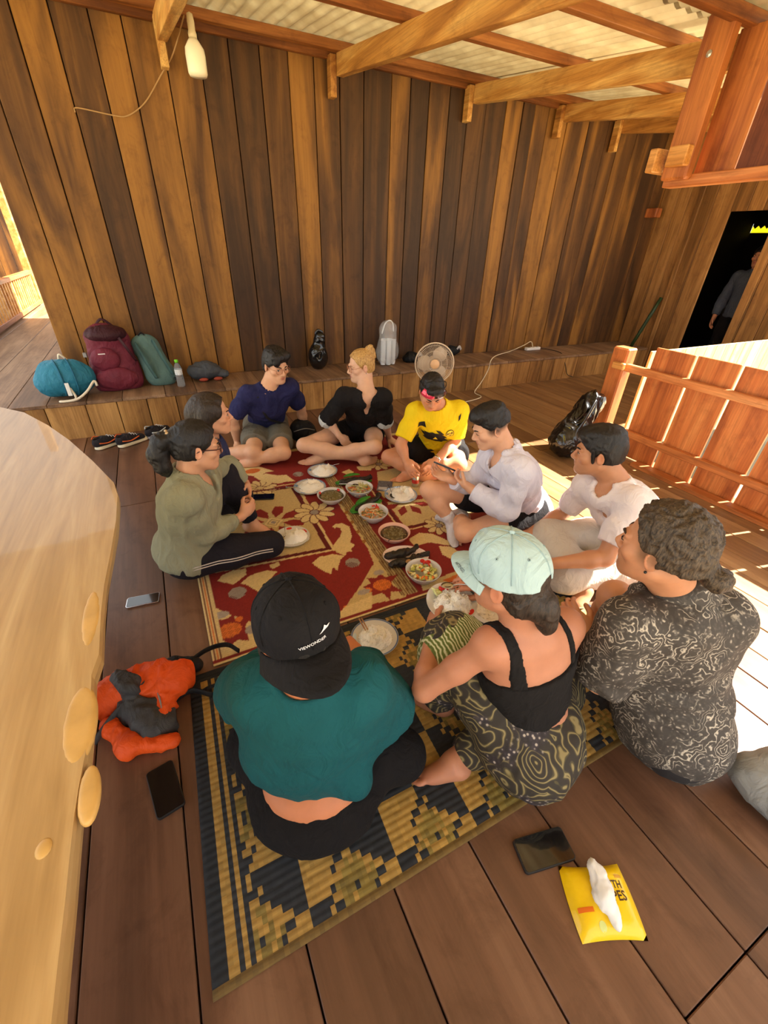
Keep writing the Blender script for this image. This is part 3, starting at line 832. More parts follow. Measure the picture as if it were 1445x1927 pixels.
class Person:
    def __init__(p, label, q, face, head_dir, s=1.0, skin=(196, 146, 112), head_up=(0, 0, 1), hs=None, lips=(168, 96, 84), build=1.0, category='person', hide_legs=False, stub=(120, 90, 70), stubble=0.0, headless=False, limb=1.0):
        p.la = limb
        p.q = {k: np.asarray(v, float) for k, v in q.items()}; q = p.q
        p.s = s; p.hs = (hs or s) * 1.0; p.skin = lin(skin); p.lips = lin(lips); p.stub = lin(stub); p.stubble = stubble
        p.b = build; p.label = label
        p.fv = np.array([math.cos(math.radians(face)), math.sin(math.radians(face)), 0.0]); p.lat = np.array([-p.fv[1], p.fv[0], 0.0])
        q.setdefault('hl', q['pv'] + p.lat * .088 * s); q.setdefault('hr', q['pv'] - p.lat * .088 * s)
        p.B = basis(head_dir, head_up)
        up = unit(q['nb'] - q['pv']); p.up = up
        sh = unit(q['sl'] - q['sr']); fw = unit(np.cross(up, -sh)); p.T = np.stack([np.cross(fw, up), fw, up], 1)   # torso axes: right, fwd, up
        p.ch = q['nb'] + (q['pv'] - q['nb']) * .33 + fw * .012 * s
        p.ab = q['nb'] + (q['pv'] - q['nb']) * .68 + fw * .012 * s
        p.parts = []
        p.hands = []; p.feet = []; p.extra = []
    def L(p, x, y, z): return p.q['hc'] + p.B @ (np.array([x, y, z]) * p.hs)
    # --- anatomy
    def torso(p, v, g=0.0, k=.05, lo=True):
        s, q, b = p.s, p.q, p.b
        v.ell(p.ch, (.158 * s * b + g, .112 * s * b + g, .165 * s + g * .5), p.T, k)
        v.ell(p.ab, (.138 * s * b + g, .108 * s * b + g, .15 * s), p.T, k)
        if lo: v.ell(q['pv'] + V(0, 0, .01), (.168 * s * b + g, .135 * s * b + g, .118 * s + g), np.stack([-p.lat, p.fv, V(0, 0, 1)], 1), k)
        v.cone(q['sl'], q['sr'], .050 * s + g * .7, .050 * s + g * .7, .05)
        for a in ('sl', 'sr'): v.cone(q[a], p.ch, .050 * s + g * .7, .085 * s + g, .05)
        v.cone(q['nb'] + (q['hc'] - q['nb']) * .12, (q['sl'] + q['sr']) / 2, .052 * s + g, .07 * s + g, .05)
    def arm(p, v, side, g0=0.0, g1=0.0, t0=0.0, t1=2.0, k=.02, flat_end=True):
        """upper arm + forearm between parameters t0..t1 (0 shoulder, 1 elbow, 2 wrist)"""
        s, q = p.s, p.q; S, E, W = q['s' + side], q['e' + side], q['w' + side]
        R = [x * s * p.la for x in (.050, .046, .039, .041, .027)]; T = [0, .5, 1, 1.3, 2]
        def pos(t): return S + (E - S) * t if t <= 1 else E + (W - E) * (t - 1)
        ts = sorted(set([t0] + [t for t in T if t0 < t < t1] + [t1]))
        for a, b in zip(ts[:-1], ts[1:]):
            ga, gb = g0 + (g1 - g0) * (a - t0) / (t1 - t0), g0 + (g1 - g0) * (b - t0) / (t1 - t0)
            cuts = ()
            if flat_end and b == t1 and t1 < 2.01 and (g0 or g1): cuts = ((pos(b), pos(b) - pos(a)),)
            v.cone(pos(a), pos(b), np.interp(a, T, R) + ga, np.interp(b, T, R) + gb, k, cuts=cuts)
    def leg(p, v, side, g0=0.0, g1=0.0, t0=0.0, t1=2.0, k=.025, flat_end=True):
        s, q, b_ = p.s, p.q, p.b; S, E, W = q['h' + side], q['k' + side], q['a' + side]
        R = [.088 * s * b_, .075 * s * b_, .056 * s, .056 * s, .034 * s]; T = [0, .5, 1, 1.35, 2]
        def pos(t): return S + (E - S) * t if t <= 1 else E + (W - E) * (t - 1)
        ts = sorted(set([t0] + [t for t in T if t0 < t < t1] + [t1]))
        for a, b in zip(ts[:-1], ts[1:]):
            ga, gb = g0 + (g1 - g0) * (a - t0) / (t1 - t0), g0 + (g1 - g0) * (b - t0) / (t1 - t0)
            cuts = ()
            if flat_end and b == t1 and (g0 or g1): cuts = ((pos(b), pos(b) - pos(a)),)
            v.cone(pos(a), pos(b), np.interp(a, T, R) + ga, np.interp(b, T, R) + gb, k, cuts=cuts)
    def hand(p, side, d, n, curl=.35, spread=.1, curls=None, thumb=.5, size=1.0):
        p.hands.append((side, unit(d), unit(n), curl, spread, curls, thumb, size * p.s)); return p
    def foot(p, side, f, u=(0, 0, 1), size=1.0):
        p.feet.append((side, unit(f), unit(u), size * p.s)); return p
    def _hand(p, v, side, f, n, curl, spread, curls, thumb, s):
        w = p.q['w' + side]; n = unit(n - f * (n @ f)); t = np.cross(f, n) * (1 if side == 'r' else -1)
        R = np.stack([t, f, n], 1)
        v.cone(w - f * .02, w + f * .04 * s, .024 * s, .026 * s, .012)
        v.ell(w + f * .055 * s, (.040 * s, .052 * s, .017 * s), R, .012)
        v.ell(w + f * .035 * s + t * .024 * s + n * .008 * s, (.018 * s, .03 * s, .015 * s), R, .012)
        for i, (o, l) in enumerate(((.027, .070), (.009, .078), (-.010, .072), (-.027, .056))):
            c = curls[i] if curls else curl
            a0 = w + (f * (.092 - abs(o) * .25) + t * o) * s; ang = 0.0
            base = unit(f + t * o * spread * 30)
            for j, (seg, fr) in enumerate(((.45, .55), (.32, 1.0), (.23, .8))):
                ang += c * fr * 1.25
                dr = base * math.cos(ang) + n * math.sin(ang)
                a1 = a0 + dr * l * seg * s * 1.05
                v.cone(a0, a1, (.0094 - .0008 * j) * s, (.0088 - .0009 * j) * s, .003); a0 = a1
        a0 = w + (f * .03 + t * .032 + n * .008) * s
        d1 = unit(f * (.75) + t * (.75 - thumb * .6) + n * (.25 + thumb * .5)); a1 = a0 + d1 * .042 * s
        d2 = unit(f * .9 + t * (.25 - thumb * .5) + n * (.2 + thumb * .5)); a2 = a1 + d2 * .033 * s
        v.cone(w + f * .012 * s + t * .014 * s, a0, .017 * s, .0145 * s, .01)
        v.cone(a0, a1, .0130 * s, .0112 * s, .006); v.cone(a1, a2, .0112 * s, .0092 * s, .003)
    def _foot(p, v, side, f, u, s):
        a = p.q['a' + side]; u = unit(u - f * (f @ u)); r = np.cross(f, u); t = -r if side == 'r' else r   # t towards the big toe
        R = np.stack([r, f, u], 1)
        v.ell(a - u * .028 * s - f * .030 * s, (.030 * s, .034 * s, .032 * s), R, .02)
        v.cone(a - u * .012 * s, a + f * .075 * s - u * .035 * s, .034 * s, .028 * s, .02, flat=(r, 1.25))
        v.cone(a - u * .035 * s - f * .02 * s, a + f * .105 * s - u * .046 * s, .026 * s, .02 * s, .02, flat=(r, 1.5))
        for i in range(5):
            o = t * (.028 - .0145 * i) * s; l = (.055, .052, .046, .038, .03)[i] * s; rr = (.0125, .0092, .0088, .0084, .0082)[i] * s
            st = a + f * (.115 - .006 * i) * s - u * .047 * s + o
            v.cone(st, st + f * l * .75 - u * .004 * s, rr * 1.05, rr, .004)
    def _head(p, v):
        h, L, B = p.hs, p.L, p.B
        def E(c, r, k=.015, op='u', rot=None):
            R = B if rot is None else B @ rot
            v.ell(L(*c), np.array(r) * h, R, k * h, op)
        def C(a, b, ra, rb, k=.015, op='u'): v.cone(L(*a), L(*b), ra * h, rb * h, k * h, op)
        E((0, -.014, .034), (.074, .095, .079), .02)
        E((0, .03, -.028), (.062, .058, .074), .03)
        for sx in (-1, 1):
            C((sx * .052, -.005, -.05), (sx * .02, .066, -.097), .02, .017, .03)
            E((sx * .045, .056, -.022), (.024, .024, .02), .02)
            E((sx * .032, .098, .002), (.019, .017, .013), .012, 's')
            E((sx * .032, .0755, .0), (.0155, .013, .0105), .006)
            C((sx * .012, .088, .019), (sx * .046, .074, .019), .0085, .007, .012)
            rot = np.array(Matrix.Rotation(sx * math.radians(-18), 3, 'Z'))
            E((sx * .079, -.010, -.006), (.0075, .019, .031), .006, rot=rot)
            E((sx * .087, -.006, -.004), (.005, .011, .019), .004, 's', rot=rot)
            E((sx * .013, .094, -.034), (.0095, .011, .008), .006)
        C((0, .086, .008), (0, .107, -.027), .0075, .0115, .01)
        E((0, .098, -.033), (.012, .012, .008), .008)
        E((0, .075, -.06), (.03, .022, .022), .02)
        E((0, .091, -.0555), (.022, .0085, .0058), .004); E((0, .089, -.067), (.019, .0085, .0066), .004)
        E((0, .106, -.0612), (.024, .012, .0018), .002, 's')
        E((0, .079, -.094), (.022, .017, .018), .015)
    def bounds(p, pad=.16):
        P = np.array(list(p.q.values())); lo = P.min(0) - pad; hi = P.max(0) + pad
        return lo, hi
    def build_body(p, h=.0076, hd=.0035, skip_legs=False):
        q, s = p.q, p.s
        lo, hi = p.bounds(); hc = q['hc']; m = .128 * p.hs
        v = Vol(lo, hi, h, [(hc - m, hc + m, hd)])
        p.torso(v)
        hb = p.L(0, -.03, -.05)
        v.cone(q['nb'], hb, .058 * s, .054 * p.hs, .03)
        v.cone((q['nb'] + hb) / 2 + p.B[:, 1] * .012, p.L(0, .01, -.07), .05 * s, .045 * p.hs, .02)
        for sd in 'lr':
            if 'w' + sd in q: p.arm(v, sd)
            if 'a' + sd in q: p.leg(v, sd)
            elif 'k' + sd in q: v.cone(q['h' + sd], q['k' + sd], .085 * s, .056 * s, .025)
        p._head(v)
        for hnd in p.hands: p._hand(v, *hnd)
        for ft in p.feet: p._foot(v, *ft)
        for fn in p.extra: fn(v)
        vs, F = v.mesh(); p.ground(vs)
        col = np.ones((len(vs), 3)) * p.skin
        loc = (vs - hc) @ p.B / p.hs
        def near(c, r): return np.clip(1.3 - 1.3 * np.sqrt((((loc - np.array(c)) / np.array(r)) ** 2).sum(1)), 0, 1)[:, None]
        w = np.maximum(near((0, .098, -.056), (.026, .02, .009)), near((0, .096, -.067), (.023, .02, .010))); col = col * (1 - w) + p.lips * w
        for sx in (-1, 1):
            w = near((sx * .045, .07, -.028), (.03, .03, .028)) * .25; col = col * (1 - w) + p.skin * np.array([1.1, .78, .72]) * w
            w = near((sx * .08, -.01, -.006), (.02, .03, .04)) * .35; col = col * (1 - w) + p.skin * np.array([1.1, .72, .64]) * w
        if p.stubble:
            w = np.maximum(near((0, .06, -.085), (.07, .06, .05)), near((0, .09, -.05), (.04, .03, .012))) * p.stubble; col = col * (1 - w) + p.stub * w
        if getattr(p, 'fade', None):              # clipped hair on the sides of the skull
            zf, cf, amt = p.fade
            w = (np.clip((loc[:, 2] - zf) / .03, 0, 1) * np.clip((.045 - loc[:, 1]) / .02, 0, 1) * (np.abs(loc[:, 2]) < .13))[:, None] * amt
            w = w * (np.abs(loc[:, 0]) < .085)[:, None] * (loc[:, 1] > -.13)[:, None]
            col = col * (1 - w) + lin(cf) * w
        for hnd in p.hands:                       # knuckles and finger tips redder
            c = q['w' + hnd[0]] + hnd[1] * .13 * s; w = np.clip(1 - np.linalg.norm(vs - c, axis=1) / (.09 * s), 0, 1)[:, None] * .3
            col = col * (1 - w) + p.skin * np.array([1.12, .8, .74]) * w
        for ft in p.feet:
            c = q['a' + ft[0]] + ft[1] * .13 * s - ft[2] * .04; w = np.clip(1 - np.linalg.norm(vs - c, axis=1) / (.11 * s), 0, 1)[:, None] * .35
            col = col * (1 - w) + p.skin * np.array([1.1, .76, .7]) * w
        base = q['pv'].copy(); base[2] = 0
        p.base = base
        o = np_mesh('person', vs, F, SKIN, None, col, loc=base)
        tag(o, p.label, 'person'); p.obj = o; thin(o, .48)
        return o
    # --- things worn
    def ground(p, vs, z=None):
        """flesh and cloth flatten against the floor instead of sinking into it"""
        if z is None: z = getattr(p, 'zfl', .0125)
        low = vs[:, 2] < z + .01
        vs[low, 2] = np.maximum(vs[low, 2], z)
    def part(p, name, v, mat, amp=0.0, freq=9, seed=0, aniso=(1, 1, .45), col=None, smooth_it=1, ground=True):
        vs, F = v.mesh()
        if len(vs) == 0: return None
        if smooth_it: vs = relax(vs, F, smooth_it)
        if amp: vs = folds(vs, F, amp, freq, seed, aniso)
        if ground: p.ground(vs)
        c = col(vs) if col is not None else None
        return np_mesh(name, vs, F, mat, p.obj, c, loc=p.base)
    def vol(p, h=.008, pad=.2, lo=None, hi=None):
        a, b = p.bounds(pad); return Vol(lo if lo is not None else a, hi if hi is not None else b, h)
    def shirt(p, name, mat, g=.014, sleeve=.62, sg=(.014, .026), hem=.0, neck=.066, vneck=None, amp=.006, freq=9, col=None, collar=None, h=.0075, seed=0, hem_n=None, cuff=None, extra=None, neck_d=.035):
        v = p.vol(h); s, q = p.s, p.q
        p.torso(v, g)
        if hem is not None:
            v.cut(q['pv'] + p.up * hem, hem_n if hem_n is not None else -p.up)
        for i, sd in enumerate('lr'):
            if 'w' + sd in q: p.arm(v, sd, sg[0], sg[1], 0, sleeve[i] if hasattr(sleeve, '__len__') else sleeve, .03)
        if extra: extra(v)
        nk = unit(q['hc'] - q['nb'])
        v.cone(q['nb'] + nk * neck_d, q['nb'] + nk * .2, neck * s, neck * s * 1.25, .01, 's')
        if vneck:
            c = q['nb'] + p.T[:, 1] * .075 * s
            v.cone(c + p.up * .03, c - p.up * vneck + p.T[:, 1] * .06, .05 * s, .022 * s, .008, 's')
        o = p.part(name, v, mat, amp, freq, seed, col=col)
        return o
    def pants(p, name, mat, g=.012, lens=(2.0, 2.0), lg=(.014, .014), amp=.005, freq=9, seed=1, col=None, h=.0085, waist=.13, extra=None):
        v = p.vol(h); s, q = p.s, p.q
        ab = q['pv'] + p.up * .08
        v.ell(q['pv'] + V(0, 0, .01), (.168 * s * p.b + g, .135 * s * p.b + g, .118 * s + g), np.stack([-p.lat, p.fv, V(0, 0, 1)], 1), .04)
        v.ell(p.ab, (.138 * s * p.b + g, .108 * s * p.b + g, .15 * s), p.T, .05)
        v.cut(q['pv'] + p.up * waist, p.up)
        for sd, ln in zip('lr', lens):
            if 'a' + sd in q: p.leg(v, sd, lg[0], lg[1], 0, ln, .04)
        if extra: extra(v)
        return p.part(name, v, mat, amp, freq, seed, col=col)
    def eyes(p, look=(0, 1, 0), open_=.0062):
        R4 = Matrix([list(r) + [0] for r in p.B] + [[0, 0, 0, 1]])
        for sx in (-1, 1):
            c = p.L(sx * .032, .0785, .0); d = unit(p.B @ unit(np.array(look, float) * V(1, 1, .3)))
            o = MB().sphere(c, np.array((.0130, .0115, open_)) * p.hs, 16, 10, M=R4).build('eye', EYE_M, p.obj, True, loc=p.base)
            ir = MB().lathe([(.0001, .0006), (min(.0052, open_ * .95) * p.hs, .0002), (min(.0053, open_) * p.hs, -.001)], 14, M=frame(c + d * .0114 * p.hs, np.cross(d, V(0, 0, 1)), z=d)); ir.build('iris', IRIS_M, o, True, loc=p.base)
            lash = [p.L(sx * (.032 - .0145 * math.cos(t)), .0785 + .0118 * math.sin(t) ** .8 + .0006, open_ * math.sin(t) * .9 + .0008) for t in np.linspace(.12, 3.02, 9)]
            MB().tube(lash, .0011 * p.hs, 5).build('lashes', BROW_DK, o, True, loc=p.base)
    def brows(p, mat, th=.0032, dz=0.0):
        for sx in (-1, 1):
            pts = [p.L(sx * a, b, c + dz) for a, b, c in ((.013, .0945, .019), (.026, .0925, .0235), (.04, .084, .0235), (.05, .073, .018))]
            MB().tube(smooth_curve(pts, 4), [x * p.hs for x in np.interp(np.linspace(0, 1, 13), [0, .3, 1], [th, th * 1.15, th * .45])], 6).build('eyebrow', mat, p.obj, True, loc=p.base)
    def hair(p, mat, thick=.012, line=(.0, .082, .062), slope=(0, .75, -.66), nape=-.055, top=.0, fringe=None, side=True, extra=None, name='hair', h=.0046, amp=.0035, freq=42, part_=None, aniso=(1, 1, .35), back=0.0, ear=.034, seed=3):
        hc = p.q['hc']; m = .17 * p.hs
        lo, hi = hc - m, hc + m
        if extra is not None and getattr(extra, 'lo', None) is not None: lo = np.minimum(lo, extra.lo); hi = np.maximum(hi, extra.hi)
        v = Vol(lo, hi, h); k = p.hs
        def E(c, r, kk=.01, op='u'): v.ell(p.L(*c), np.array(r) * k, p.B, kk * k, op)
        E((0, -.014, .036), (.074 + thick, .095 + thick, .079 + thick + top))
        E((0, -.04 - back, -.012), (.068 + thick, .062 + thick, .07 + thick), .02)
        # face opening, nape and ears cleared
        n = p.B @ unit(np.array(slope)); v.cut(p.L(*line), n)
        v.cut(p.L(0, -.05, nape), -p.B[:, 2])
        if fringe: fringe(v, p, E)
        if side:
            for sx in (-1, 1):
                E((sx * .09, -.002, -.012), (.03, ear * .72, ear), .004, 's')
                E((sx * .085, .07, -.03), (.05, .062, .06), .01, 's')
        if extra is not None: extra(v, p, E)
        return p.part(name, v, mat, amp, freq, seed, aniso, ground=False)
    def glasses(p, mat, r=.022, shape=1.0, lens=None, name='glasses', dz=-.002, dy=.0, th=.0016):
        m = MB(); y = .103 + dy
        for sx in (-1, 1):
            ring = [p.L(sx * .033 + r * 1.12 * math.copysign(abs(math.cos(a)) ** shape, math.cos(a)), y - .006 * (math.cos(a) * sx > 0), dz + r * math.copysign(abs(math.sin(a)) ** shape, math.sin(a))) for a in np.linspace(0, 2 * math.pi, 25)]
            m.tube(ring, th * p.hs, 6, cap=False)
            m.tube([p.L(sx * (.033 + r * 1.1), y - .006, dz + r * .35), p.L(sx * .079, .07, dz + r * .4), p.L(sx * .082, .0, .008), p.L(sx * .08, -.02, -.004)], th * p.hs, 6)
        m.tube([p.L(-.033 + r * 1.1, y, dz + r * .2), p.L(0, y + .004, dz + r * .35), p.L(.033 - r * 1.1, y, dz + r * .2)], th * p.hs, 6)
        o = m.build(name, mat, p.obj, True, loc=p.base)
        if lens:
            for sx in (-1, 1):
                l = MB(); n = 24
                l.add([p.L(sx * .033 + r * 1.1 * math.copysign(abs(math.cos(a)) ** shape, math.cos(a)), y - .002, dz + r * .98 * math.copysign(abs(math.sin(a)) ** shape, math.sin(a))) for a in np.linspace(0, 2 * math.pi, n, endpoint=False)], [tuple(range(n))])
                l.build('lens', lens, o, loc=p.base)
        return o

EYE_M = plain('eye_white', (226, 220, 212), .25)
IRIS_M = plain('iris_dark', (38, 24, 18), .15)
BROW_DK = plain('brow_dark', (30, 24, 22), .8)
GLASS_LENS = plain('spectacle_lens', (250, 250, 250), .02, trans=1.0, alpha=.25, ior=1.05)
HAIR_BK = hair_mat('hair_black', (10, 9, 9), (34, 30, 28))
HAIR_DB = hair_mat('hair_dark_brown', (22, 17, 14), (62, 48, 38), .5)
HAIR_BL = hair_mat('hair_blonde', (150, 104, 52), (228, 188, 116))
HAIR_CU = hair_mat('hair_curly_brown', (34, 26, 20), (98, 82, 62), .55)

def print_on(target, polys, frm, size, mat, name, parent, loc, push=.0015, step=.004, ray=None):
    """flat print: 2-D polygons laid on the surface of a garment along frm's -z"""
    me = target.data; mw = Matrix.Translation(Vector(loc))
    bv = BVHTree.FromPolygons([mw @ vx.co for vx in me.vertices], [tuple(f.vertices) for f in me.polygons])
    bm = bmesh.new()
    for poly in polys:
        try: bm.faces.new([bm.verts.new((x * size, y * size, 0)) for x, y in poly])
        except ValueError: pass
    bmesh.ops.triangulate(bm, faces=bm.faces[:], ngon_method='EAR_CLIP')
    for _ in range(6):
        es = [e for e in bm.edges if e.calc_length() > step]
        if not es: break
        bmesh.ops.subdivide_edges(bm, edges=es, cuts=1); bmesh.ops.triangulate(bm, faces=bm.faces[:])
    d = -(frm.to_3x3() @ Vector((0, 0, 1)))
    bad = []
    for vx in bm.verts:
        w = frm @ vx.co; hit = bv.ray_cast(w - d * .25, d, .6)
        if hit[0] is None: bad.append(vx); continue
        vx.co = hit[0] - d * push
    if bad: bmesh.ops.delete(bm, geom=bad, context='VERTS')
    vs = [tuple(vx.co) for vx in bm.verts]; bm.verts.index_update(); fs = [tuple(x.index for x in f.verts) for f in bm.faces]; bm.free()
    if not fs: return None
    m = MB(); m.add(vs, fs); return m.build(name, mat, parent, True, loc=loc)

def text_polys(txt, bold=0.0):
    """outlines of the letters (via a font curve turned into a mesh), width normalised to 1"""
    cu = bpy.data.curves.new('t', 'FONT'); cu.body = txt; cu.align_x = 'CENTER'; cu.align_y = 'CENTER'; cu.resolution_u = 2; cu.offset = bold
    ob = bpy.data.objects.new('t', cu); COL.objects.link(ob); dg = bpy.context.evaluated_depsgraph_get(); dg.update()
    me = ob.evaluated_get(dg).to_mesh(); P = [[tuple(me.vertices[i].co[:2]) for i in f.vertices] for f in me.polygons]
    ob.evaluated_get(dg).to_mesh_clear(); bpy.data.objects.remove(ob); bpy.data.curves.remove(cu)
    xs_ = [x for q in P for x, y in q]; w = (max(xs_) - min(xs_)) or 1; cx = (max(xs_) + min(xs_)) / 2
    return [[((x - cx) / w, y / w) for x, y in q] for q in P]
# ---- blonde woman, black blouse
D = Person('blonde woman with a bun in a loose black blouse sitting cross-legged',
  dict(hc=px(679, 688, .755), nb=px(689, 735, .585), sr=px(648, 747, .545), sl=px(720, 748, .535), er=px(616, 790, .33), wr=px(640, 822, .20), el=px(724, 792, .29), wl=px(733, 826, .075),
       pv=px(683, 806, .135), kr=px(572, 838, .17), kl=px(705, 841, .19), al=px(600, 860, .065), ar=px(690, 863, .07)), -105, (-1, .08, -.16), 1.0, (228, 182, 152), lips=(196, 100, 92), limb=.88)
D.hand('r', px(652, 834, .14) - px(640, 822, .20), (.3, .6, -.7), .5); D.hand('l', (.25, -.9, -.15), (0, 0, -1), .15)
D.foot('l', (-1, -.05, -.1), (.1, -.55, .8)); D.foot('r', (.8, .25, -.1), (-.1, -.4, .8))
D.build_body()
BL = cloth_mat('black_linen', (26, 24, 25), .85, .2)
D.shirt('blouse', BL, .018, .98, (.012, .036), -.03, .088, .13, .009, 8, seed=4, h=.007, neck_d=-.015)
CUFF = cloth_mat('pale_cuff', (206, 214, 214), .8)
for sd in 'rl':
    v = D.vol(.006, .1); D.arm(v, sd, .034, .036, .95, 1.10, .01); D.part('rolled_cuff', v, CUFF, .003, 20)
D.pants('shorts', cloth_mat('black_shorts', (22, 20, 22), .9), .010, (.42, .42), (.014, .02))
v = D.vol(.006, .1); v.ell(D.ch + D.T[:, 1] * .03, (.10, .085, .11), D.T, .02); v.cut(D.ch + D.up * .03, D.up); D.part('camisole', v, cloth_mat('grey_camisole', (88, 78, 86)), .0)
def bunD(v, p, E):
    E((-.0, -.085, .10), (.038, .036, .036), .012); E((.014, -.11, .085), (.022, .022, .024), .01); E((-.02, -.09, .125), (.02, .02, .02), .008); E((.01, -.12, .05), (.016, .016, .03), .01)
D.hair(HAIR_BL, .009, (0, .062, .07), (0, .9, -.42), -.05, extra=bunD, h=.004, amp=.004, back=-.004)
D.eyes(look=(-.2, 1, -.1)); D.brows(plain('brow_fair', (150, 104, 62), .8), .0026)
D.glasses(plain('rose_metal', (190, 130, 96), .3, .7), .0225, .8, GLASS_LENS)
MB().sphere(D.L(-.083, -.008, -.042), .004).build('earring', plain('silver', (220, 220, 222), .2, 1), D.obj, True, loc=D.base)

# ---- man in navy T-shirt
C_ = Person('man with round glasses in a navy T-shirt and grey shorts leaning on one hand',
  dict(hc=px(519, 688, .745), nb=px(504, 733, .57), sr=px(466, 743, .54), sl=px(545, 730, .555), er=px(438, 790, .30), wr=px(447, 832, .07), el=px(566, 770, .31), wl=px(574, 806, .085),
       pv=px(500, 798, .145), kr=px(477, 851, .12), kl=px(533, 852, .11), ar=px(420, 852, .065), al=px(476, 866, .06)), -80, (.32, -1, -.2), 1.03, (224, 172, 136), lips=(190, 104, 92))
C_.hand('r', (-.1, -.9, -.2), (0, 0, -1), .15); C_.hand('l', (.4, -.8, -.25), (0, 0, -1), .15)
C_.foot('r', (-.9, .3, -.1), (0, -.4, .9)); C_.foot('l', (-.9, .2, 0), (0, -.4, .9))
C_.build_body()
C_.shirt('t_shirt', cloth_mat('navy_jersey', (38, 40, 84), .85, .2), .015, .74, (.008, .018), -.05, .066, None, .009, 8, seed=9)
C_.pants('shorts', cloth_mat('grey_cotton', (112, 108, 96), .9), .012, (.74, .74), (.018, .032), .006)
def fC(v, p, E):
    E((.02, .072, .085), (.06, .032, .036), .015); E((-.035, .055, .09), (.05, .04, .035), .015); E((.045, .085, .058), (.03, .018, .03), .01); E((.0, -.01, .10), (.07, .08, .035), .02)
C_.hair(HAIR_BK, .013, (0, .078, .06), (0, .75, -.66), -.05, extra=fC, top=.008)
C_.eyes(look=(.3, 1, -.05)); C_.brows(BROW_DK)
C_.glasses(plain('rose_metal', (190, 130, 96)), .022, 1.0, GLASS_LENS)
MB().tube(smooth_curve([C_.q['nb'] + C_.T @ V(.10, .05, .01), C_.ch + C_.T @ V(.05, .135, .03), C_.ch + C_.T @ V(-.05, .145, -.08), C_.ab + C_.T @ V(-.13, .10, -.02)], 6), .011, 6, flat=.35).build('bag_strap', plain('strap_black', (24, 22, 24), .7), C_.obj, True, loc=C_.base)

# ---- man in the yellow jersey
E_ = Person('man in a yellow and black football jersey with sunglasses on his head opening a can',
  dict(hc=px(812, 737, .69), nb=px(826, 766, .555), sr=px(783, 775, .51), sl=px(863, 773, .52), er=px(754, 836, .29), wr=px(764, 868, .20), el=px(857, 832, .27), wl=px(818, 868, .19),
       pv=px(828, 838, .135), kr=px(732, 860, .15), kl=px(864, 874, .165), ar=px(800, 893, .06), al=px(772, 888, .065)), -110, (-.28, -.75, -.62), 1.0, (214, 150, 112), lips=(184, 98, 84), build=1.08)
E_.hand('r', px(778, 893, .15) - px(764, 868, .20), (.75, .2, -.5), .45, thumb=.7); E_.hand('l', px(797, 897, .13) - px(818, 868, .19), (-.35, .6, -.6), .55, thumb=.8)
E_.foot('r', (.9, -.2, -.1), (0, -.4, .9)); E_.foot('l', (-.9, -.2, -.1), (0, -.4, .9))
def beltE(v): pass
E_.build_body()
JY = cloth_mat('yellow_jersey', (244, 212, 20), .7, .06)
jersey = E_.shirt('jersey', JY, .018, .82, (.010, .024), -.055, .064, None, .006, 8, seed=2, h=.0065)
E_.pants('shorts', cloth_mat('black_shorts', (22, 20, 22)), .012, (.66, .62), (.016, .026))
def fE(v, p, E):
    E((0, .066, .088), (.062, .034, .03), .012); E((-.02, .08, .066), (.045, .018, .024), .01)
E_.hair(HAIR_BK, .011, (0, .076, .064), (0, .75, -.66), -.035, extra=fE, top=.004)
E_.eyes(look=(0, 1, -.6), open_=.0026); E_.brows(BROW_DK)
# sunglasses pushed up on the hair
fr = plain('sunglass_frame', (30, 26, 28), .3)
def crown(az, z, off=.010):
    f_ = math.sqrt(max(.02, 1 - ((z - .036) / .098) ** 2)); return E_.L((.085 * f_ + off) * math.sin(az), -.014 + (.106 * f_ + off) * math.cos(az), z)
sg = MB(); sg.tube([crown(a, .108 - .012 * abs(a), .016) for a in np.linspace(-1.3, 1.3, 15)], .0038, 6)
for sx in (-1, 1): sg.tube([crown(sx * 1.3, .092, .016), crown(sx * 1.7, .07, .012), crown(sx * 2.1, .03, .008)], .003, 6)
sgo = sg.build('sunglasses', fr, E_.obj, True, loc=E_.base)
for sx, mt in ((1, plain('mirror_lens_pink', (232, 60, 92), .2, .2, coat=1)), (-1, plain('mirror_lens_dark', (70, 34, 38), .15, .3, coat=1))):
    l = MB(); n = 9; vs = []
    for i in range(n):
        a = sx * np.interp(i, [0, n - 1], [.06, 1.0])
        for j in range(4): vs.append(crown(a, .108 - .012 * abs(a) - j * .0135 * (1 if 0 < i < n - 1 else .75), .015 + .004 * j))
    l.add(vs, [(4 * i + j, 4 * i + j + 1, 4 * i + j + 5, 4 * i + j + 4) for i in range(n - 1) for j in range(3)])
    ob = l.build('lens', mt, sgo, True, loc=E_.base); ob.modifiers.new('t', 'SOLIDIFY').thickness = .002
# flat prints on the jersey: black splash, cat mark, round badge
INK = plain('jersey_black_print', (26, 24, 22), .7); INKY = plain('jersey_yellow_print', (246, 222, 60), .7)
cf = E_.ch + E_.T[:, 1] * .02
def onE(polys, x, z, size, mat, name, push=.005):
    fm = frame(cf + E_.T @ V(x, .25, z), E_.T[:, 0], z=E_.T[:, 1]); return print_on(jersey, polys, fm, size, mat, name, jersey, E_.base, push)
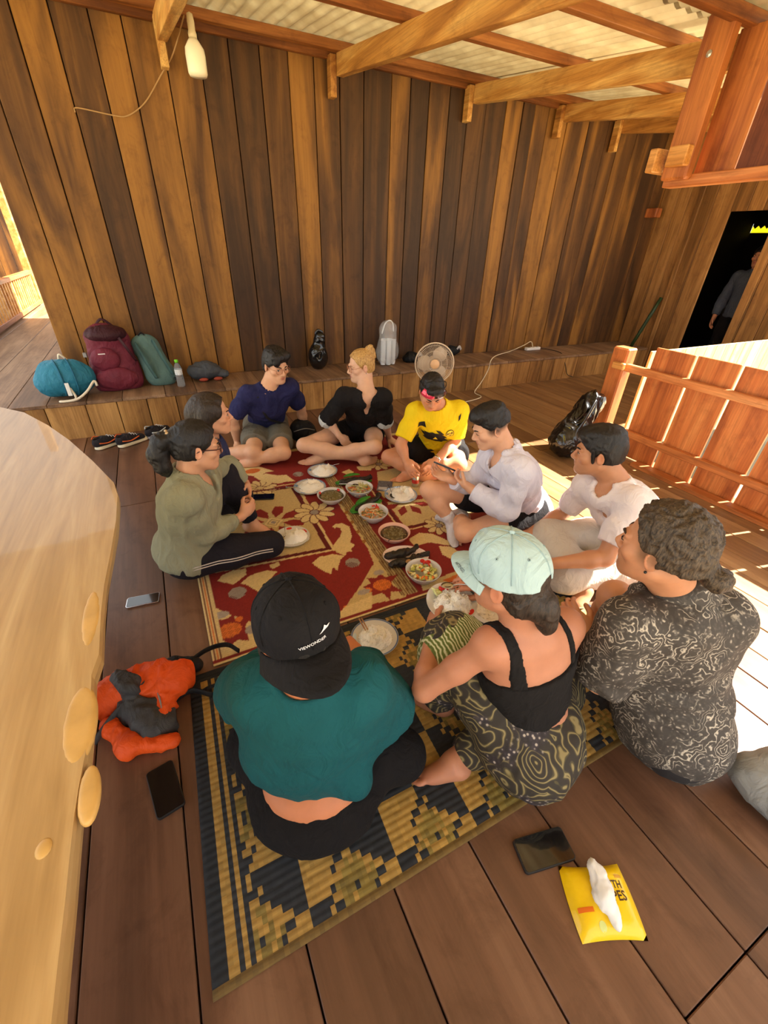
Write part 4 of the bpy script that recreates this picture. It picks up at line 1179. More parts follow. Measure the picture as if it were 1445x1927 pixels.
# wearer's right is the viewer's left; x axis of the torso points to the wearer's right
fl = lambda P: [[(-x, y) for x, y in p] for p in P]
spl = []
for (x_, y_, L_, w_) in ((-.30, -.14, .50, .20), (-.12, -.04, .62, .24), (.06, .04, .66, .22), (.2, -.10, .5, .16), (-.24, -.2, .36, .14), (.26, .12, .42, .14), (.16, -.26, .36, .11)):
    d_ = unit(V(.78, .62, 0))[:2]; n_ = V(-d_[1], d_[0], 0)[:2]; c_ = V(x_, y_, 0)[:2]
    spl.append([tuple(c_ - d_ * L_ * .5), tuple(c_ - n_ * w_ * .5 - d_ * L_ * .1), tuple(c_ + d_ * L_ * .5 - n_ * w_ * .1), tuple(c_ + n_ * w_ * .5 + d_ * L_ * .05)])
spl += [[(-.42, -.22), (-.1, -.3), (.22, -.12), (.34, .1), (.2, .26), (-.06, .16), (-.36, .04)], [(-.45, -.05), (-.3, .12), (-.1, .1), (-.2, -.1)]]
onE(fl(spl), .045, -.005, .22, INK, 'splash_print')
onE(fl([[(-.5, .3), (-.2, .12), (.0, .08), (.3, .35), (.5, .4), (.42, .3), (.2, .05), (.12, -.35), (.0, -.4), (.02, -.1), (-.15, .0), (-.4, .22)]]), .05, .005, .038, INKY, 'cat_mark', .008)
ring = [(.5 * math.cos(a), .5 * math.sin(a)) for a in np.linspace(0, 2 * math.pi, 24, endpoint=False)]
onE([ring], -.062, .03, .062, INK, 'badge_ring', .006); onE([[(x * .88, y * .88) for x, y in ring]], -.062, .03, .062, INKY, 'badge_disc', .0072)
onE(fl(text_polys('BVB', .02)), -.062, .033, .046, INK, 'badge_letters', .0086); onE(fl(text_polys('09', .02)), -.062, .014, .018, INK, 'badge_number', .0086)
onE(fl([[(-.5, .1), (-.2, .3), (.1, .2), (.5, .5), (.3, 0), (.4, -.3), (0, -.1), (-.3, -.4)]]), .14, .125, .06, INK, 'splash_print')
onE(fl([[(-.2, .5), (.1, .2), (.3, -.5), (-.1, -.2)]]), -.14, .125, .05, INK, 'splash_print')
onE(fl([[(-.5, -.3), (-.1, .1), (.2, .0), (.5, .4), (.2, -.3), (0, -.1)]]), -.02, -.20, .09, INK, 'splash_print'); onE(fl([[(-.5, 0), (0, .3), (.5, -.1), (.1, -.3)]]), .09, -.19, .06, INK, 'splash_print')
# arm bands and watch
def band(p, sd, t, w, g, mat, name):
    v = p.vol(.004, .05, np.minimum(p.q['e' + sd], p.q['w' + sd]) - .07, np.maximum(p.q['e' + sd], p.q['w' + sd]) + .07)
    a = p.q['e' + sd] + (p.q['w' + sd] - p.q['e' + sd]) * t; d = unit(p.q['w' + sd] - p.q['e' + sd]); r = np.interp(t, [0, .3, 1], [.039, .041, .026]) * p.s + g
    v.cone(a - d * w, a + d * w, r, r, 0, cuts=((a + d * w * .5, d), (a - d * w * .5, -d))); return p.part(name, v, mat, 0, smooth_it=0)
TAT = plain('tattoo_ink', (84, 60, 52), .6)
band(E_, 'l', .26, .008, .0015, TAT, 'arm_band'); band(E_, 'l', .40, .008, .0015, TAT, 'arm_band')
w_ = band(E_, 'l', .90, .018, .004, plain('silver', (220, 220, 222)), 'watch')
# ---- young man in white shirt with phone
F_ = Person('young man in a white long-sleeved shirt and dark shorts looking at his phone',
  dict(hc=px(924, 803, .745), nb=px(956, 853, .60), sl=px(978, 886, .565), sr=px(926, 862, .525), el=px(956, 962, .31), wl=px(886, 920, .37), er=px(893, 912, .31), wr=px(850, 903, .37),
       pv=px(985, 952, .14), kr=px(808, 922, .29), ar=px(852, 985, .075), kl=px(874, 1003, .12), al=px(866, 968, .10)), 187, (-.93, .36, -.42), .98, (226, 172, 138), lips=(196, 110, 100))
F_.fade = (-.03, (48, 38, 34), .8)
F_.hand('l', px(850, 893, .40) - px(886, 920, .37), (.15, .55, .75), .55, thumb=.9); F_.hand('r', px(832, 895, .38) - px(850, 903, .37), (-.1, -.5, .8), .5, thumb=.8)
F_.foot('r', px(858, 1036, .02) - px(852, 985, .07), (-.3, -.1, .95)); F_.foot('l', (-.5, .8, -.25), (-.3, -.3, .9))
F_.build_body()
WH = cloth_mat('white_cotton', (222, 220, 234), .8, .05)
F_.shirt('shirt', WH, .024, (1.86, 1.86), (.010, .024), -.07, .064, .10, .012, 9, seed=12, h=.007)
v = F_.vol(.005, .1)
for sx in (-1, 1):
    a = F_.q['nb'] + F_.T @ V(sx * .05, .045, .03); v.cone(a, F_.q['nb'] + F_.T @ V(sx * .02, .115, -.075), .022, .009, .005, flat=(F_.T[:, 1], .4)); v.cone(a, F_.q['nb'] + F_.T @ V(sx * .045, -.045, .05), .022, .02, .01, flat=(F_.T[:, 0], .4))
v.cone(F_.q['nb'] + F_.T @ V(-.045, -.045, .05), F_.q['nb'] + F_.T @ V(.045, -.045, .05), .02, .02, .01, flat=(F_.T[:, 1], .4))
F_.part('collar', v, WH, .002, 20)
for sd in 'lr':
    v = F_.vol(.006, .1); F_.arm(v, sd, .020, .030, 1.72, 1.9, .01); F_.part('cuff', v, WH, .003, 20)
F_.pants('shorts', cloth_mat('black_shorts', (22, 20, 22)), .012, (.5, .66), (.018, .026))
SOCK = cloth_mat('white_sock', (214, 210, 216), .9)
for sd in 'lr':
    v = F_.vol(.005, .12)
    ft = [f for f in F_.feet if f[0] == sd][0]; F_.leg(v, sd, .004, .005, 1.74, 2.0, .01, flat_end=False)
    a = F_.q['a' + sd]; v.cone(a, a + ft[1] * .09 - V(0, 0, .035), .04, .034, .02); v.cone(a - V(0, 0, .02), a + ft[1] * .15 - V(0, 0, .042), .034, .026, .02); v.ell(a - V(0, 0, .028) - ft[1] * .025, (.037, .037, .035), None, .02)
    F_.part('sock', v, SOCK, .002, 20)
def fF(v, p, E):
    E((0, .052, .088), (.058, .05, .036), .02); E((0, -.005, .10), (.064, .085, .036), .025)
F_.hair(HAIR_BK, .0045, (0, .074, .064), (0, .75, -.66), .010, extra=fF, top=.006, side=False)
F_.eyes(look=(0, 1, -.5), open_=.003); F_.brows(BROW_DK)

# ---- man in white T-shirt
G_ = Person('man in a white V-neck T-shirt and cream trousers seated in the sun patch',
  dict(hc=px(1126, 850, .73), nb=px(1160, 908, .58), sl=px(1190, 945, .55), sr=px(1105, 915, .50), el=px(1138, 1050, .29), wl=px(1045, 1060, .26), er=px(1060, 965, .25), wr=px(1000, 1002, .18),
       pv=px(1208, 1030, .13), kl=px(1062, 1085, .12), kr=px(1030, 1008, .17), al=px(1135, 1058, .06), ar=px(1100, 1108, .07)), 176, (-.66, .74, -.12), 1.03, (196, 138, 100), lips=(150, 88, 74), stubble=.25, stub=(90, 64, 50), build=1.05)
G_.hand('l', (-.8, .5, -.3), (0, 0, -1), .4); G_.hand('r', (-.8, .1, -.4), (0, .3, -1), .4)
G_.foot('r', px(1084, 1140, .03) - px(1100, 1108, .07), (-.5, -.2, .8)); G_.foot('l', (.3, .8, -.2), (0, 0, 1))
G_.build_body()
WT = cloth_mat('white_jersey', (236, 226, 226), .8, .04)
G_.shirt('t_shirt', WT, .015, .74, (.008, .020), -.06, .068, .12, .009, 8, seed=21)
G_.pants('trousers', cloth_mat('cream_twill', (206, 196, 182), .85, .06), .014, (1.8, 1.7), (.018, .032), .008, 10, seed=5)
def fG(v, p, E):
    E((0, .058, .082), (.064, .046, .03), .015); E((0, -.01, .10), (.072, .09, .03), .02)
G_.hair(HAIR_BK, .013, (0, .076, .058), (0, .75, -.66), -.035, extra=fG, top=.004)
for sx in (-1, 1):
    v = Vol(G_.L(sx * .075, .02, -.01) - .05, G_.L(sx * .075, .02, -.01) + .05, .004); v.cone(G_.L(sx * .072, .026, .03), G_.L(sx * .068, .022, -.03), .012, .006, 0); G_.part('sideburn', v, HAIR_BK, .002, 40, ground=False)
G_.eyes(look=(-.1, 1, -.2)); G_.brows(BROW_DK, .004)

# ---- man in paisley shirt, back view
H_ = Person('man with curly hair tied back in a grey paisley shirt, back turned',
  dict(hc=px(1246, 1030, .845), nb=px(1270, 1120, .655), sl=px(1180, 1178, .60), sr=px(1352, 1160, .60), el=px(1128, 1280, .35), wl=px(1104, 1196, .34), pv=px(1254, 1345, .15), kl=px(1158, 1124, .46), al=px(1125, 1195, .08),
       er=px(1352, 1160, .60) + V(.02, .12, -.25), wr=px(1352, 1160, .60) + V(-.12, .28, -.28), kr=px(1280, 1225, .13), ar=px(1180, 1215, .07)), 138, (-.2, .97, -.08), 1.07, (206, 146, 108), lips=(168, 98, 84), stubble=.3, stub=(110, 78, 56), build=1.08, head_up=(0, 0, 1))
H_.fade = (-.04, (112, 92, 68), .6)
H_.hand('l', (.0, .8, .3), (.7, .2, -.4), .5); H_.hand('r', (-.6, .6, -.2), (0, 0, -1), .4)
H_.foot('l', (-.4, .8, -.3)); H_.foot('r', (-.9, .2, -.1), (.2, .4, .9))
H_.build_body()
pm, pnt, pb = nodes_of('paisley_print')
cv = coords(pnt, (1, 1, 1))
nz = N(pnt, 'ShaderNodeTexNoise'); nz.inputs['Scale'].default_value = 16; nz.inputs['Detail'].default_value = 3; pnt.links.new(cv, nz.inputs['Vector'])
dv = N(pnt, 'ShaderNodeVectorMath', operation='MULTIPLY_ADD'); dv.inputs[1].default_value = (.11, .11, .11); pnt.links.new(nz.outputs['Color'], dv.inputs[0]); pnt.links.new(cv, dv.inputs[2])
vo = N(pnt, 'ShaderNodeTexVoronoi'); vo.inputs['Scale'].default_value = 12; pnt.links.new(dv.outputs[0], vo.inputs['Vector'])
wv = N(pnt, 'ShaderNodeMath', operation='SINE'); ml = N(pnt, 'ShaderNodeMath', operation='MULTIPLY'); ml.inputs[1].default_value = 40; pnt.links.new(vo.outputs['Distance'], ml.inputs[0]); pnt.links.new(ml.outputs[0], wv.inputs[0])
c1 = ramp(pnt, wv.outputs[0], [(.0, srgb(64, 58, 52)), (.5, srgb(92, 86, 78)), (.8, srgb(112, 108, 102)), (.93, srgb(186, 176, 158))])
vo2 = N(pnt, 'ShaderNodeTexVoronoi'); vo2.inputs['Scale'].default_value = 60; pnt.links.new(dv.outputs[0], vo2.inputs['Vector'])
c2 = ramp(pnt, vo2.outputs['Distance'], [(.12, srgb(160, 152, 138)), (.3, srgb(78, 72, 66)), (.6, srgb(60, 55, 50))])
nm = noise_tex(pnt, cv, 9, 3)
pnt.links.new(mixc(pnt, ramp(pnt, nm, [(.45, (0, 0, 0, 1)), (.55, (1, 1, 1, 1))]), c1, c2), pb.inputs['Base Color']); pb.inputs['Roughness'].default_value = .75
def exH(v):
    q = H_.q
    v.ell(H_.ab - H_.fv * .03 - V(0, 0, .06), (.20, .15, .17), np.stack([-H_.lat, H_.fv, V(0, 0, 1)], 1), .06)
H_.shirt('shirt', pm, .030, .9, (.026, .05), None, .066, None, .012, 7, seed=31, hem_n=V(0, 0, -1), extra=lambda v: (exH(v), v.cut(V(0, 0, .035), V(0, 0, -1))))
v = H_.vol(.006, .1); nb = H_.q['nb']
pts = smooth_curve([nb + H_.T @ V(.075, .06, .0), nb + H_.T @ V(.078, -.01, .035), nb + H_.T @ V(.045, -.065, .055), nb + H_.T @ V(-.045, -.065, .055), nb + H_.T @ V(-.078, -.01, .035), nb + H_.T @ V(-.075, .07, -.005)], 5)
for a, b in zip(pts[:-1], pts[1:]):
    v.cone(a, b, .026, .026, .008); v.cone(a - H_.T @ V(0, .012, .03), b - H_.T @ V(0, .012, .03), .022, .022, .012)
v.cone(nb - V(0, 0, .05), p_ if False else nb + unit(H_.q['hc'] - nb) * .2, .058, .066, .0, 's'); H_.part('collar', v, pm, .003, 14)
pw, wnt, wb = nodes_of('shorts_white_motif')
vw = N(wnt, 'ShaderNodeTexVoronoi'); vw.feature = 'F1'; vw.distance = 'CHEBYCHEV'; vw.inputs['Scale'].default_value = 16; wnt.links.new(coords(wnt, (1, 1, 1)), vw.inputs['Vector'])
wnt.links.new(ramp(wnt, vw.outputs['Distance'], [(.17, srgb(216, 206, 190)), (.2, srgb(30, 28, 30))]), wb.inputs['Base Color']); wb.inputs['Roughness'].default_value = .85
H_.pants('shorts', pw, .014, (.55, .8), (.018, .03), .006)
def bunH(v, p, E):
    E((0, -.132, -.028), (.032, .032, .030), .008); E((0, -.10, -.012), (.03, .03, .022), .02)
bunH.lo = H_.q['hc'] - .24; bunH.hi = H_.q['hc'] + .24
H_.hair(HAIR_CU, .013, (0, .046, .066), (0, .86, -.5), -.02, extra=bunH, top=.006, h=.0038, amp=.009, freq=34, aniso=(1, 1, 1))
H_.eyes(); H_.brows(plain('brow_brown', (62, 46, 36), .8), .004)
MB().sphere(H_.L(-.084, -.004, -.04), .0045).build('earring', plain('earring_black', (24, 22, 22), .3), H_.obj, True, loc=H_.base)
def cap(p, mat, seam, back=False, brim=.078, arch=False, tilt=0.0, up=.0, size=1.0, brim_drop=.012, name='cap'):
    sg = -1 if back else 1; k = p.hs * size
    Rt = np.array(Matrix.Rotation(math.radians(tilt), 3, 'X'))
    def L(x, y, z): return p.q['hc'] + p.B @ (Rt @ (np.array([sg * x, sg * y, z + up]) * k))
    Bc = p.B @ Rt @ np.diag([sg, sg, 1.0])
    v = Vol(p.q['hc'] - .2 * k, p.q['hc'] + .22 * k, .0042)
    v.ell(L(0, -.006, .038), np.array((.089, .108, .096)) * k, Bc, 0)
    v.ell(L(0, .04, .075), np.array((.07, .06, .055)) * k, Bc, .03 * k)
    v.ell(L(0, -.008, .012), np.array((.086, .105, .06)) * k, Bc, .01, 'u')
    v.cut(L(0, 0, .012), -Bc[:, 2])
    if arch: v.ell(L(0, -.115, .012), np.array((.034, .04, .036)) * k, Bc, .003, 's')
    o = p.part(name, v, mat, .0022, 16, 2, ground=False)
    # peak
    m = MB(); n, r = 17, 7; vs = []
    for i in range(n):
        a = np.interp(i, [0, n - 1], [-1.32, 1.32])
        for j in range(r):
            t = j / (r - 1); rad = 1 + t * (brim / .108) * max(0.0, math.cos(a * .92)) ** .8
            x, y = .088 * math.sin(a) * (1 + t * .12), -.006 + .106 * math.cos(a) * rad
            z = .016 + .006 * math.cos(a) - brim_drop * t - .030 * (math.sin(a) ** 2) * (.35 + .5 * t)
            vs.append(L(x, y, z))
    m.add(vs, [(i * r + j, (i + 1) * r + j, (i + 1) * r + j + 1, i * r + j + 1) for i in range(n - 1) for j in range(r - 1)])
    bo = m.build('peak', mat, o, True, loc=p.base); sdf = bo.modifiers.new('t', 'SOLIDIFY'); sdf.thickness = .004; sdf.offset = 0
    # seams, button, eyelets laid on the crown
    bv = BVHTree.FromPolygons([Vector(p.base) + vx.co for vx in o.data.vertices], [tuple(f.vertices) for f in o.data.polygons])
    c = Vector(L(0, -.006, .03))
    def hit(az, el):
        d = Vector(Bc @ V(math.sin(az) * math.cos(el), math.cos(az) * math.cos(el), math.sin(el))); h = bv.ray_cast(c + d * .3, -d)
        return (np.array(h[0]), np.array(d)) if h[0] is not None else None
    for az in np.radians([0, 60, 120, 180, 240, 300]):
        pts = [hit(az, e) for e in np.linspace(.08, 1.5, 12)]; pts = [q for q in pts if q]
        if len(pts) > 3: MB().tube([q[0] + q[1] * .0003 for q in pts], .0022, 5).build('seam', seam, o, True, loc=p.base)
    q = hit(0, 1.5707)
    MB().sphere(q[0], (.008, .008, .006), 12, 8).build('button', mat, o, True, loc=p.base)
    for az in np.radians([30, 90, 150, 210, 270, 330]):
        q = hit(az, .72)
        if q:
            fm = frame(q[0], np.cross(q[1], V(.1, .2, 1)), z=q[1])
            MB().lathe([(.0012, .0004), (.003, .0016), (.0045, .0004)], 12, M=fm).build('eyelet', seam, o, True, loc=p.base)
            MB().lathe([(.0005, .0012), (.0016, .0010)], 10, M=fm).build('eyelet_hole', plain('hole_dark', (20, 20, 22), .9), o, True, loc=p.base)
    return o, bo, L, Bc

# ---- woman with pale blue cap
I_ = Person('woman in a pale blue cap and black strappy top holding a plate of rice',
  dict(hc=px(956, 1088, .785), nb=px(990, 1176, .615), sl=px(926, 1216, .595), sr=px(1062, 1178, .565), el=px(798, 1298, .40), wl=px(812, 1204, .425), pv=px(1004, 1378, .145), kl=px(852, 1212, .40), al=px(825, 1315, .075),
       er=px(1072, 1215, .40), wr=px(922, 1108, .50), kr=px(1045, 1300, .12), ar=px(850, 1432, .06)), 135, (-.34, .93, -.12), .98, (190, 130, 100), lips=(186, 96, 84), limb=.88)
I_.hand('l', px(816, 1158, .455) - px(812, 1204, .425), (.75, .5, .1), .45, thumb=.3); I_.hand('r', px(893, 1098, .53) - px(922, 1108, .50), (-.2, .4, -.8), .6, thumb=.9)
I_.foot('l', (-.35, .7, -.25)); I_.foot('r', px(790, 1440, .03) - px(850, 1432, .06), (.2, .5, .8))
I_.build_body()
KN = cloth_mat('black_knit', (24, 22, 22), .9, .2)
v = I_.vol(.006); I_.torso(v, .010, lo=False)
tp = I_.q['nb'] - I_.up * .135; v.cut(tp, I_.up + I_.T[:, 0] * .05); v.cut(I_.q['pv'] + I_.up * .155, -I_.up + I_.T[:, 0] * .25)
top = I_.part('strap_top', v, KN, .003, 14)
for sx in (-1, 1):
    v = I_.vol(.0045, .1); I_.torso(v, .006, lo=False); xa = I_.T[:, 0] * sx
    o_ = I_.q['nb'] + xa * .098; v.cut(o_ + xa * (.020 if sx < 0 else .011), xa); v.cut(o_ - xa * (.018 if sx < 0 else .011), -xa); v.cut(tp - I_.up * .02, -I_.up); v.cut(I_.ch - I_.up * .02, -I_.up)
    I_.part('lace_strap' if sx < 0 else 'strap', v, KN, .003 if sx < 0 else .001, 60)
pt, pnt2, pb2 = nodes_of('ethnic_print')
cv = coords(pnt2, (1, 1, 1)); nz = N(pnt2, 'ShaderNodeTexNoise'); nz.inputs['Scale'].default_value = 7; pnt2.links.new(cv, nz.inputs['Vector'])
dv = N(pnt2, 'ShaderNodeVectorMath', operation='MULTIPLY_ADD'); dv.inputs[1].default_value = (.12, .12, .12); pnt2.links.new(nz.outputs['Color'], dv.inputs[0]); pnt2.links.new(cv, dv.inputs[2])
vo = N(pnt2, 'ShaderNodeTexVoronoi'); vo.inputs['Scale'].default_value = 9; pnt2.links.new(dv.outputs[0], vo.inputs['Vector'])
rs = N(pnt2, 'ShaderNodeMath', operation='SINE'); ml = N(pnt2, 'ShaderNodeMath', operation='MULTIPLY'); ml.inputs[1].default_value = 42; pnt2.links.new(vo.outputs['Distance'], ml.inputs[0]); pnt2.links.new(ml.outputs[0], rs.inputs[0])
ca_ = ramp(pnt2, rs.outputs[0], [(.1, srgb(46, 40, 32)), (.35, srgb(78, 70, 42)), (.6, srgb(60, 53, 46)), (.8, srgb(104, 92, 54)), (.95, srgb(140, 126, 84))])
vd = N(pnt2, 'ShaderNodeTexVoronoi'); vd.inputs['Scale'].default_value = 70; pnt2.links.new(cv, vd.inputs['Vector'])
cb_ = ramp(pnt2, vd.outputs['Distance'], [(.2, srgb(176, 164, 150)), (.35, srgb(58, 50, 56)), (.7, srgb(40, 34, 34))])
sw = noise_tex(pnt2, coords(pnt2, (1, 1, 1)), 6, 2)
pnt2.links.new(mixc(pnt2, ramp(pnt2, sw, [(.52, (0, 0, 0, 1)), (.58, (1, 1, 1, 1))]), ca_, cb_), pb2.inputs['Base Color']); pb2.inputs['Roughness'].default_value = .8
def exI(v):
    v.ell(I_.q['pv'] + V(.0, 0, .0) + I_.fv * .02, (.20, .17, .14), np.stack([-I_.lat, I_.fv, V(0, 0, 1)], 1), .05)
    v.cone(I_.q['hl'], I_.q['kl'], .12, .085, .05); v.cone(I_.q['kl'], I_.q['al'] + V(0, 0, .06), .085, .075, .04); v.cone(I_.q['hr'], I_.q['kr'], .12, .09, .05); v.cone(I_.q['kr'], I_.q['ar'] + unit(I_.q['kr'] - I_.q['ar']) * .08, .09, .06, .04)
I_.pants('patterned_trousers', pt, .012, (1.6, 1.6), (.02, .03), .012, 8, seed=8, extra=exI, waist=.06)
v = I_.vol(.006, .1); d_ = unit(I_.q['kl'] - I_.q['hl'])
VB = plain('band_violet', (104, 100, 124), .8, noise=.5, nscale=160)
gp, gnt_, gb2 = nodes_of('green_leaf_print')
gw = N(gnt_, 'ShaderNodeTexWave'); gw.inputs['Scale'].default_value = 30; gw.inputs['Distortion'].default_value = 6; gnt_.links.new(coords(gnt_, (1, 1, 1)), gw.inputs['Vector'])
gnt_.links.new(ramp(gnt_, gw.outputs['Fac'], [(.3, srgb(92, 104, 40)), (.6, srgb(140, 150, 78)), (.85, srgb(206, 206, 170))]), gb2.inputs['Base Color']); gb2.inputs['Roughness'].default_value = .8
v.cone(I_.q['kl'] - d_ * .02, I_.q['kl'] + V(0, 0, -.06), .122, .118, .02); I_.part('green_knee_panel', v, gp, .006, 12, 3)
v = I_.vol(.005, .1); v.cone(I_.q['kl'] - d_ * .08, I_.q['kl'] + d_ * .0, .130, .130, 0, cuts=((I_.q['kl'] - d_ * .055, -d_), (I_.q['kl'] - d_ * .01, d_))); I_.part('violet_band', v, VB, .004, 12, 3)
def hI(v, p, E):
    E((0, -.06, -.04), (.07, .05, .05), .02); E((0, -.105, -.045), (.042, .042, .05), .02); E((.01, -.12, -.09), (.026, .028, .05), .02)
I_.hair(HAIR_DB, .003, (0, .045, .04), (0, .85, -.5), -.075, extra=hI, h=.004, amp=.004, ear=.032)
I_.eyes(look=(0, 1, -.5), open_=.003); I_.brows(BROW_DK)
CAPB = cloth_mat('pale_blue_twill', (178, 206, 208), .85, .06); SEAMB = cloth_mat('blue_seam', (158, 186, 190), .85)
capI, peakI, LI, BI = cap(I_, CAPB, SEAMB, False, .078, True, tilt=-3, up=.006, size=1.04)
dn = unit(LI(0, 0, 1) - LI(0, 0, 0)); fmI = frame(LI(-.050, .122, .09), LI(-.075, .09, 0) - LI(-.035, .16, 0), z=dn)
print_on(peakI, text_polys('ARTENGO', .01), fmI, .05, plain('navy_print', (44, 60, 84), .6), 'peak_lettering', peakI, I_.base, .0035)

# ---- person in black cap and teal top, back view
J_ = Person('person in a backward black cap and loose teal top, back turned',
  dict(hc=px(562, 1196, .775), nb=px(578, 1272, .625), sl=px(494, 1300, .555), sr=px(676, 1296, .555), pv=px(594, 1436, .135), kl=px(478, 1400, .1), kr=px(752, 1418, .1),
       el=px(470, 1330, .34) + V(-.0, .06, 0), er=px(728, 1345, .34) + V(.0, .03, 0), wl=px(520, 1290, .3) + V(0, .1, 0), wr=px(705, 1290, .3) + V(0, .1, 0), al=px(640, 1310, .06), ar=px(560, 1310, .06)), 72, (-.05, 1, -.16), 1.0, (196, 124, 84))
J_.hand('l', (.3, .8, 0), (0, .3, -1), .4); J_.hand('r', (-.2, .8, .1), (0, .3, -1), .4)
J_.foot('l', (.8, .3, -.1)); J_.foot('r', (-.8, .4, -.1))
J_.extra.append(lambda v: v.ell(J_.q['pv'] - J_.fv * .055 + V(0, 0, .03), (.165, .14, .10), np.stack([-J_.lat, J_.fv, V(0, 0, 1)], 1), .03))
J_.build_body()
TE = cloth_mat('teal_poplin', (16, 80, 86), .85, .12, 300)
def exJ(v):
    q = J_.q; R = np.stack([-J_.lat, J_.fv, V(0, 0, 1)], 1)
    v.ell(q['pv'] + V(0, 0, .24) - J_.fv * .01, (.20, .14, .24), R, .05); v.ell(q['pv'] + V(0, 0, .16) - J_.fv * .01, (.20, .13, .10), R, .05)
    for sd in 'lr': v.cone(q['s' + sd], q['e' + sd], .062, .078, .06); v.cone(q['e' + sd], q['w' + sd], .075, .05, .05)
    v.ell(q['pv'] + V(0, 0, .10) - J_.fv * .11 - J_.lat * .10, (.05, .04, .055), R, .04); v.ell(q['pv'] + V(0, 0, .09) - J_.fv * .12 - J_.lat * .12, (.035, .03, .05), R, .03)
    n = V(0, 0, -1) + J_.lat * .12
    v.cut(q['pv'] + V(0, 0, .085), n)
def hem(v): exJ(v)
J_.shirt('loose_top', TE, .02, 1.9, (.02, .03), None, .075, None, .010, 6, seed=41, extra=hem, hem_n=V(0, 0, -1), neck_d=.03)
J_.pants('black_trousers', cloth_mat('black_trouser', (16, 14, 16), .9), .016, (2, 2), (.022, .02), .006, waist=.03, extra=lambda v: (v.ell(J_.q['pv'] - V(0, 0, .025) - J_.fv * .07, (.205, .168, .115), np.stack([-J_.lat, J_.fv, V(0, 0, 1)], 1), .04), v.cut(J_.q['pv'] - J_.fv * .15 + V(0, 0, .085), V(0, 0, 1) - J_.fv * .2)))
def hJ(v, p, E): E((.076, .02, -.02), (.014, .03, .03), .01); E((-.076, .02, -.02), (.014, .03, .03), .01)
J_.hair(HAIR_BK, .001, (0, .06, .05), (0, .85, -.5), -.04, extra=hJ, side=False, amp=.004, h=.004)
CAPK = cloth_mat('black_cap_twill', (20, 19, 21), .85, .1); SEAMK = cloth_mat('black_seam', (14, 13, 15), .8)
capJ, peakJ, LJ, BJ = cap(J_, CAPK, SEAMK, True, .085, False, tilt=0, up=.004, size=1.08, brim_drop=.03)
PW = plain('white_print', (224, 224, 226), .5)
fmJ = frame(LJ(0, .25, .055), LJ(-1, 0, .28) - LJ(1, 0, 0), z=BJ[:, 1])
print_on(capJ, text_polys('VIEWONDER', .01), fmJ, .062, PW, 'cap_lettering', capJ, J_.base, .003)
fmJ = frame(LJ(-.028, .25, .075), LJ(-1, 0, .28) - LJ(1, 0, 0), z=BJ[:, 1])
print_on(capJ, [[(-.5, -.1), (-.1, .1), (.05, .3), (.2, .12), (.5, .15), (.3, 0), (-.1, -.05)]], fmJ, .03, PW, 'cap_mark', capJ, J_.base, .003)
J_.eyes(); 

# ---- woman in olive shirt, ponytail, glasses
A_ = Person('woman with black ponytail and glasses in an olive-grey shirt hugging one knee',
  dict(hc=px(370, 840, .74), nb=px(353, 902, .58), sr=px(349, 940, .55), sl=px(386, 890, .53), er=px(393, 1006, .31), wr=px(456, 970, .27), el=px(430, 873, .45), wl=px(463, 912, .30),
       pv=px(350, 1036, .14), kr=px(508, 1024, .11), kl=px(420, 892, .42), al=px(476, 985, .07), ar=px(430, 1038, .06)), 8, (1, .10, -.14), .98, (214, 160, 126), lips=(176, 96, 86), limb=.82)
A_.hand('r', px(482, 945, .29) - px(456, 970, .27), (.3, .75, .1), .6); A_.hand('l', px(473, 945, .25) - px(463, 912, .30), (-.6, -.5, 0), .5)
A_.foot('l', px(520, 996, .03) - px(476, 985, .07)); A_.foot('r', (.8, .5, -.1), (0, -.3, .9))
A_.build_body()
OL = cloth_mat('olive_jersey', (148, 148, 122), .85, .08)
A_.shirt('shirt', OL, .030, (1.78, 1.7), (.006, .014), -.01, .068, .06, .008, 9, seed=51)
v = A_.vol(.005, .1); nb = A_.q['nb']
for sx in (-1, 1):
    v.cone(nb + A_.T @ V(sx * .055, -.03, .04), nb + A_.T @ V(sx * .06, .06, .015), .02, .02, .01, flat=(A_.T[:, 0], .5)); v.cone(nb + A_.T @ V(sx * .06, .06, .015), nb + A_.T @ V(sx * .035, .12, -.06), .02, .008, .01, flat=(A_.T[:, 1], .5))
v.cone(nb + A_.T @ V(-.055, -.03, .04), nb + A_.T @ V(.055, -.03, .04), .02, .02, .01); v.cone(nb, nb + unit(A_.q['hc'] - nb) * .2, .055, .058, 0, 's'); A_.part('collar', v, OL, .002, 20)
PK = cloth_mat('charcoal_leggings', (30, 28, 36), .85)
A_.pants('trousers', PK, .014, (1.9, 1.9), (.014, .012), .004, 8)
bvA = BVHTree.FromPolygons([Vector(A_.base) + x.co for x in A_.obj.children[-1].data.vertices], [tuple(f.vertices) for f in A_.obj.children[-1].data.polygons])
for dz in (-.007, .007):
    pts = []
    for t in np.linspace(0, 1, 14):
        c = A_.q['hr'] + (A_.q['kr'] - A_.q['hr']) * t + V(0, 0, .012 + dz)
        h = bvA.ray_cast(Vector(c + V(0, -.3, .0)), Vector((0, 1, 0)))
        if h[0] is not None: pts.append(np.array(h[0]) + V(0, -.001, 0))
    if len(pts) > 3: MB().tube(pts, .0035, 5).build('side_stripe', plain('stripe_pale', (196, 186, 180), .7), A_.obj, True, loc=A_.base)
def ponyA(v, p, E):
    E((0, -.10, .03), (.03, .03, .03), .02)
    for a, b, ra, rb in (((0, -.11, .05), (0, -.15, .03), .028, .036), ((0, -.15, .03), (0, -.165, -.03), .038, .042), ((0, -.165, -.03), (.01, -.15, -.09), .042, .034), ((.01, -.15, -.09), (.0, -.12, -.14), .032, .012)): v.cone(p.L(*a), p.L(*b), ra, rb, .015)
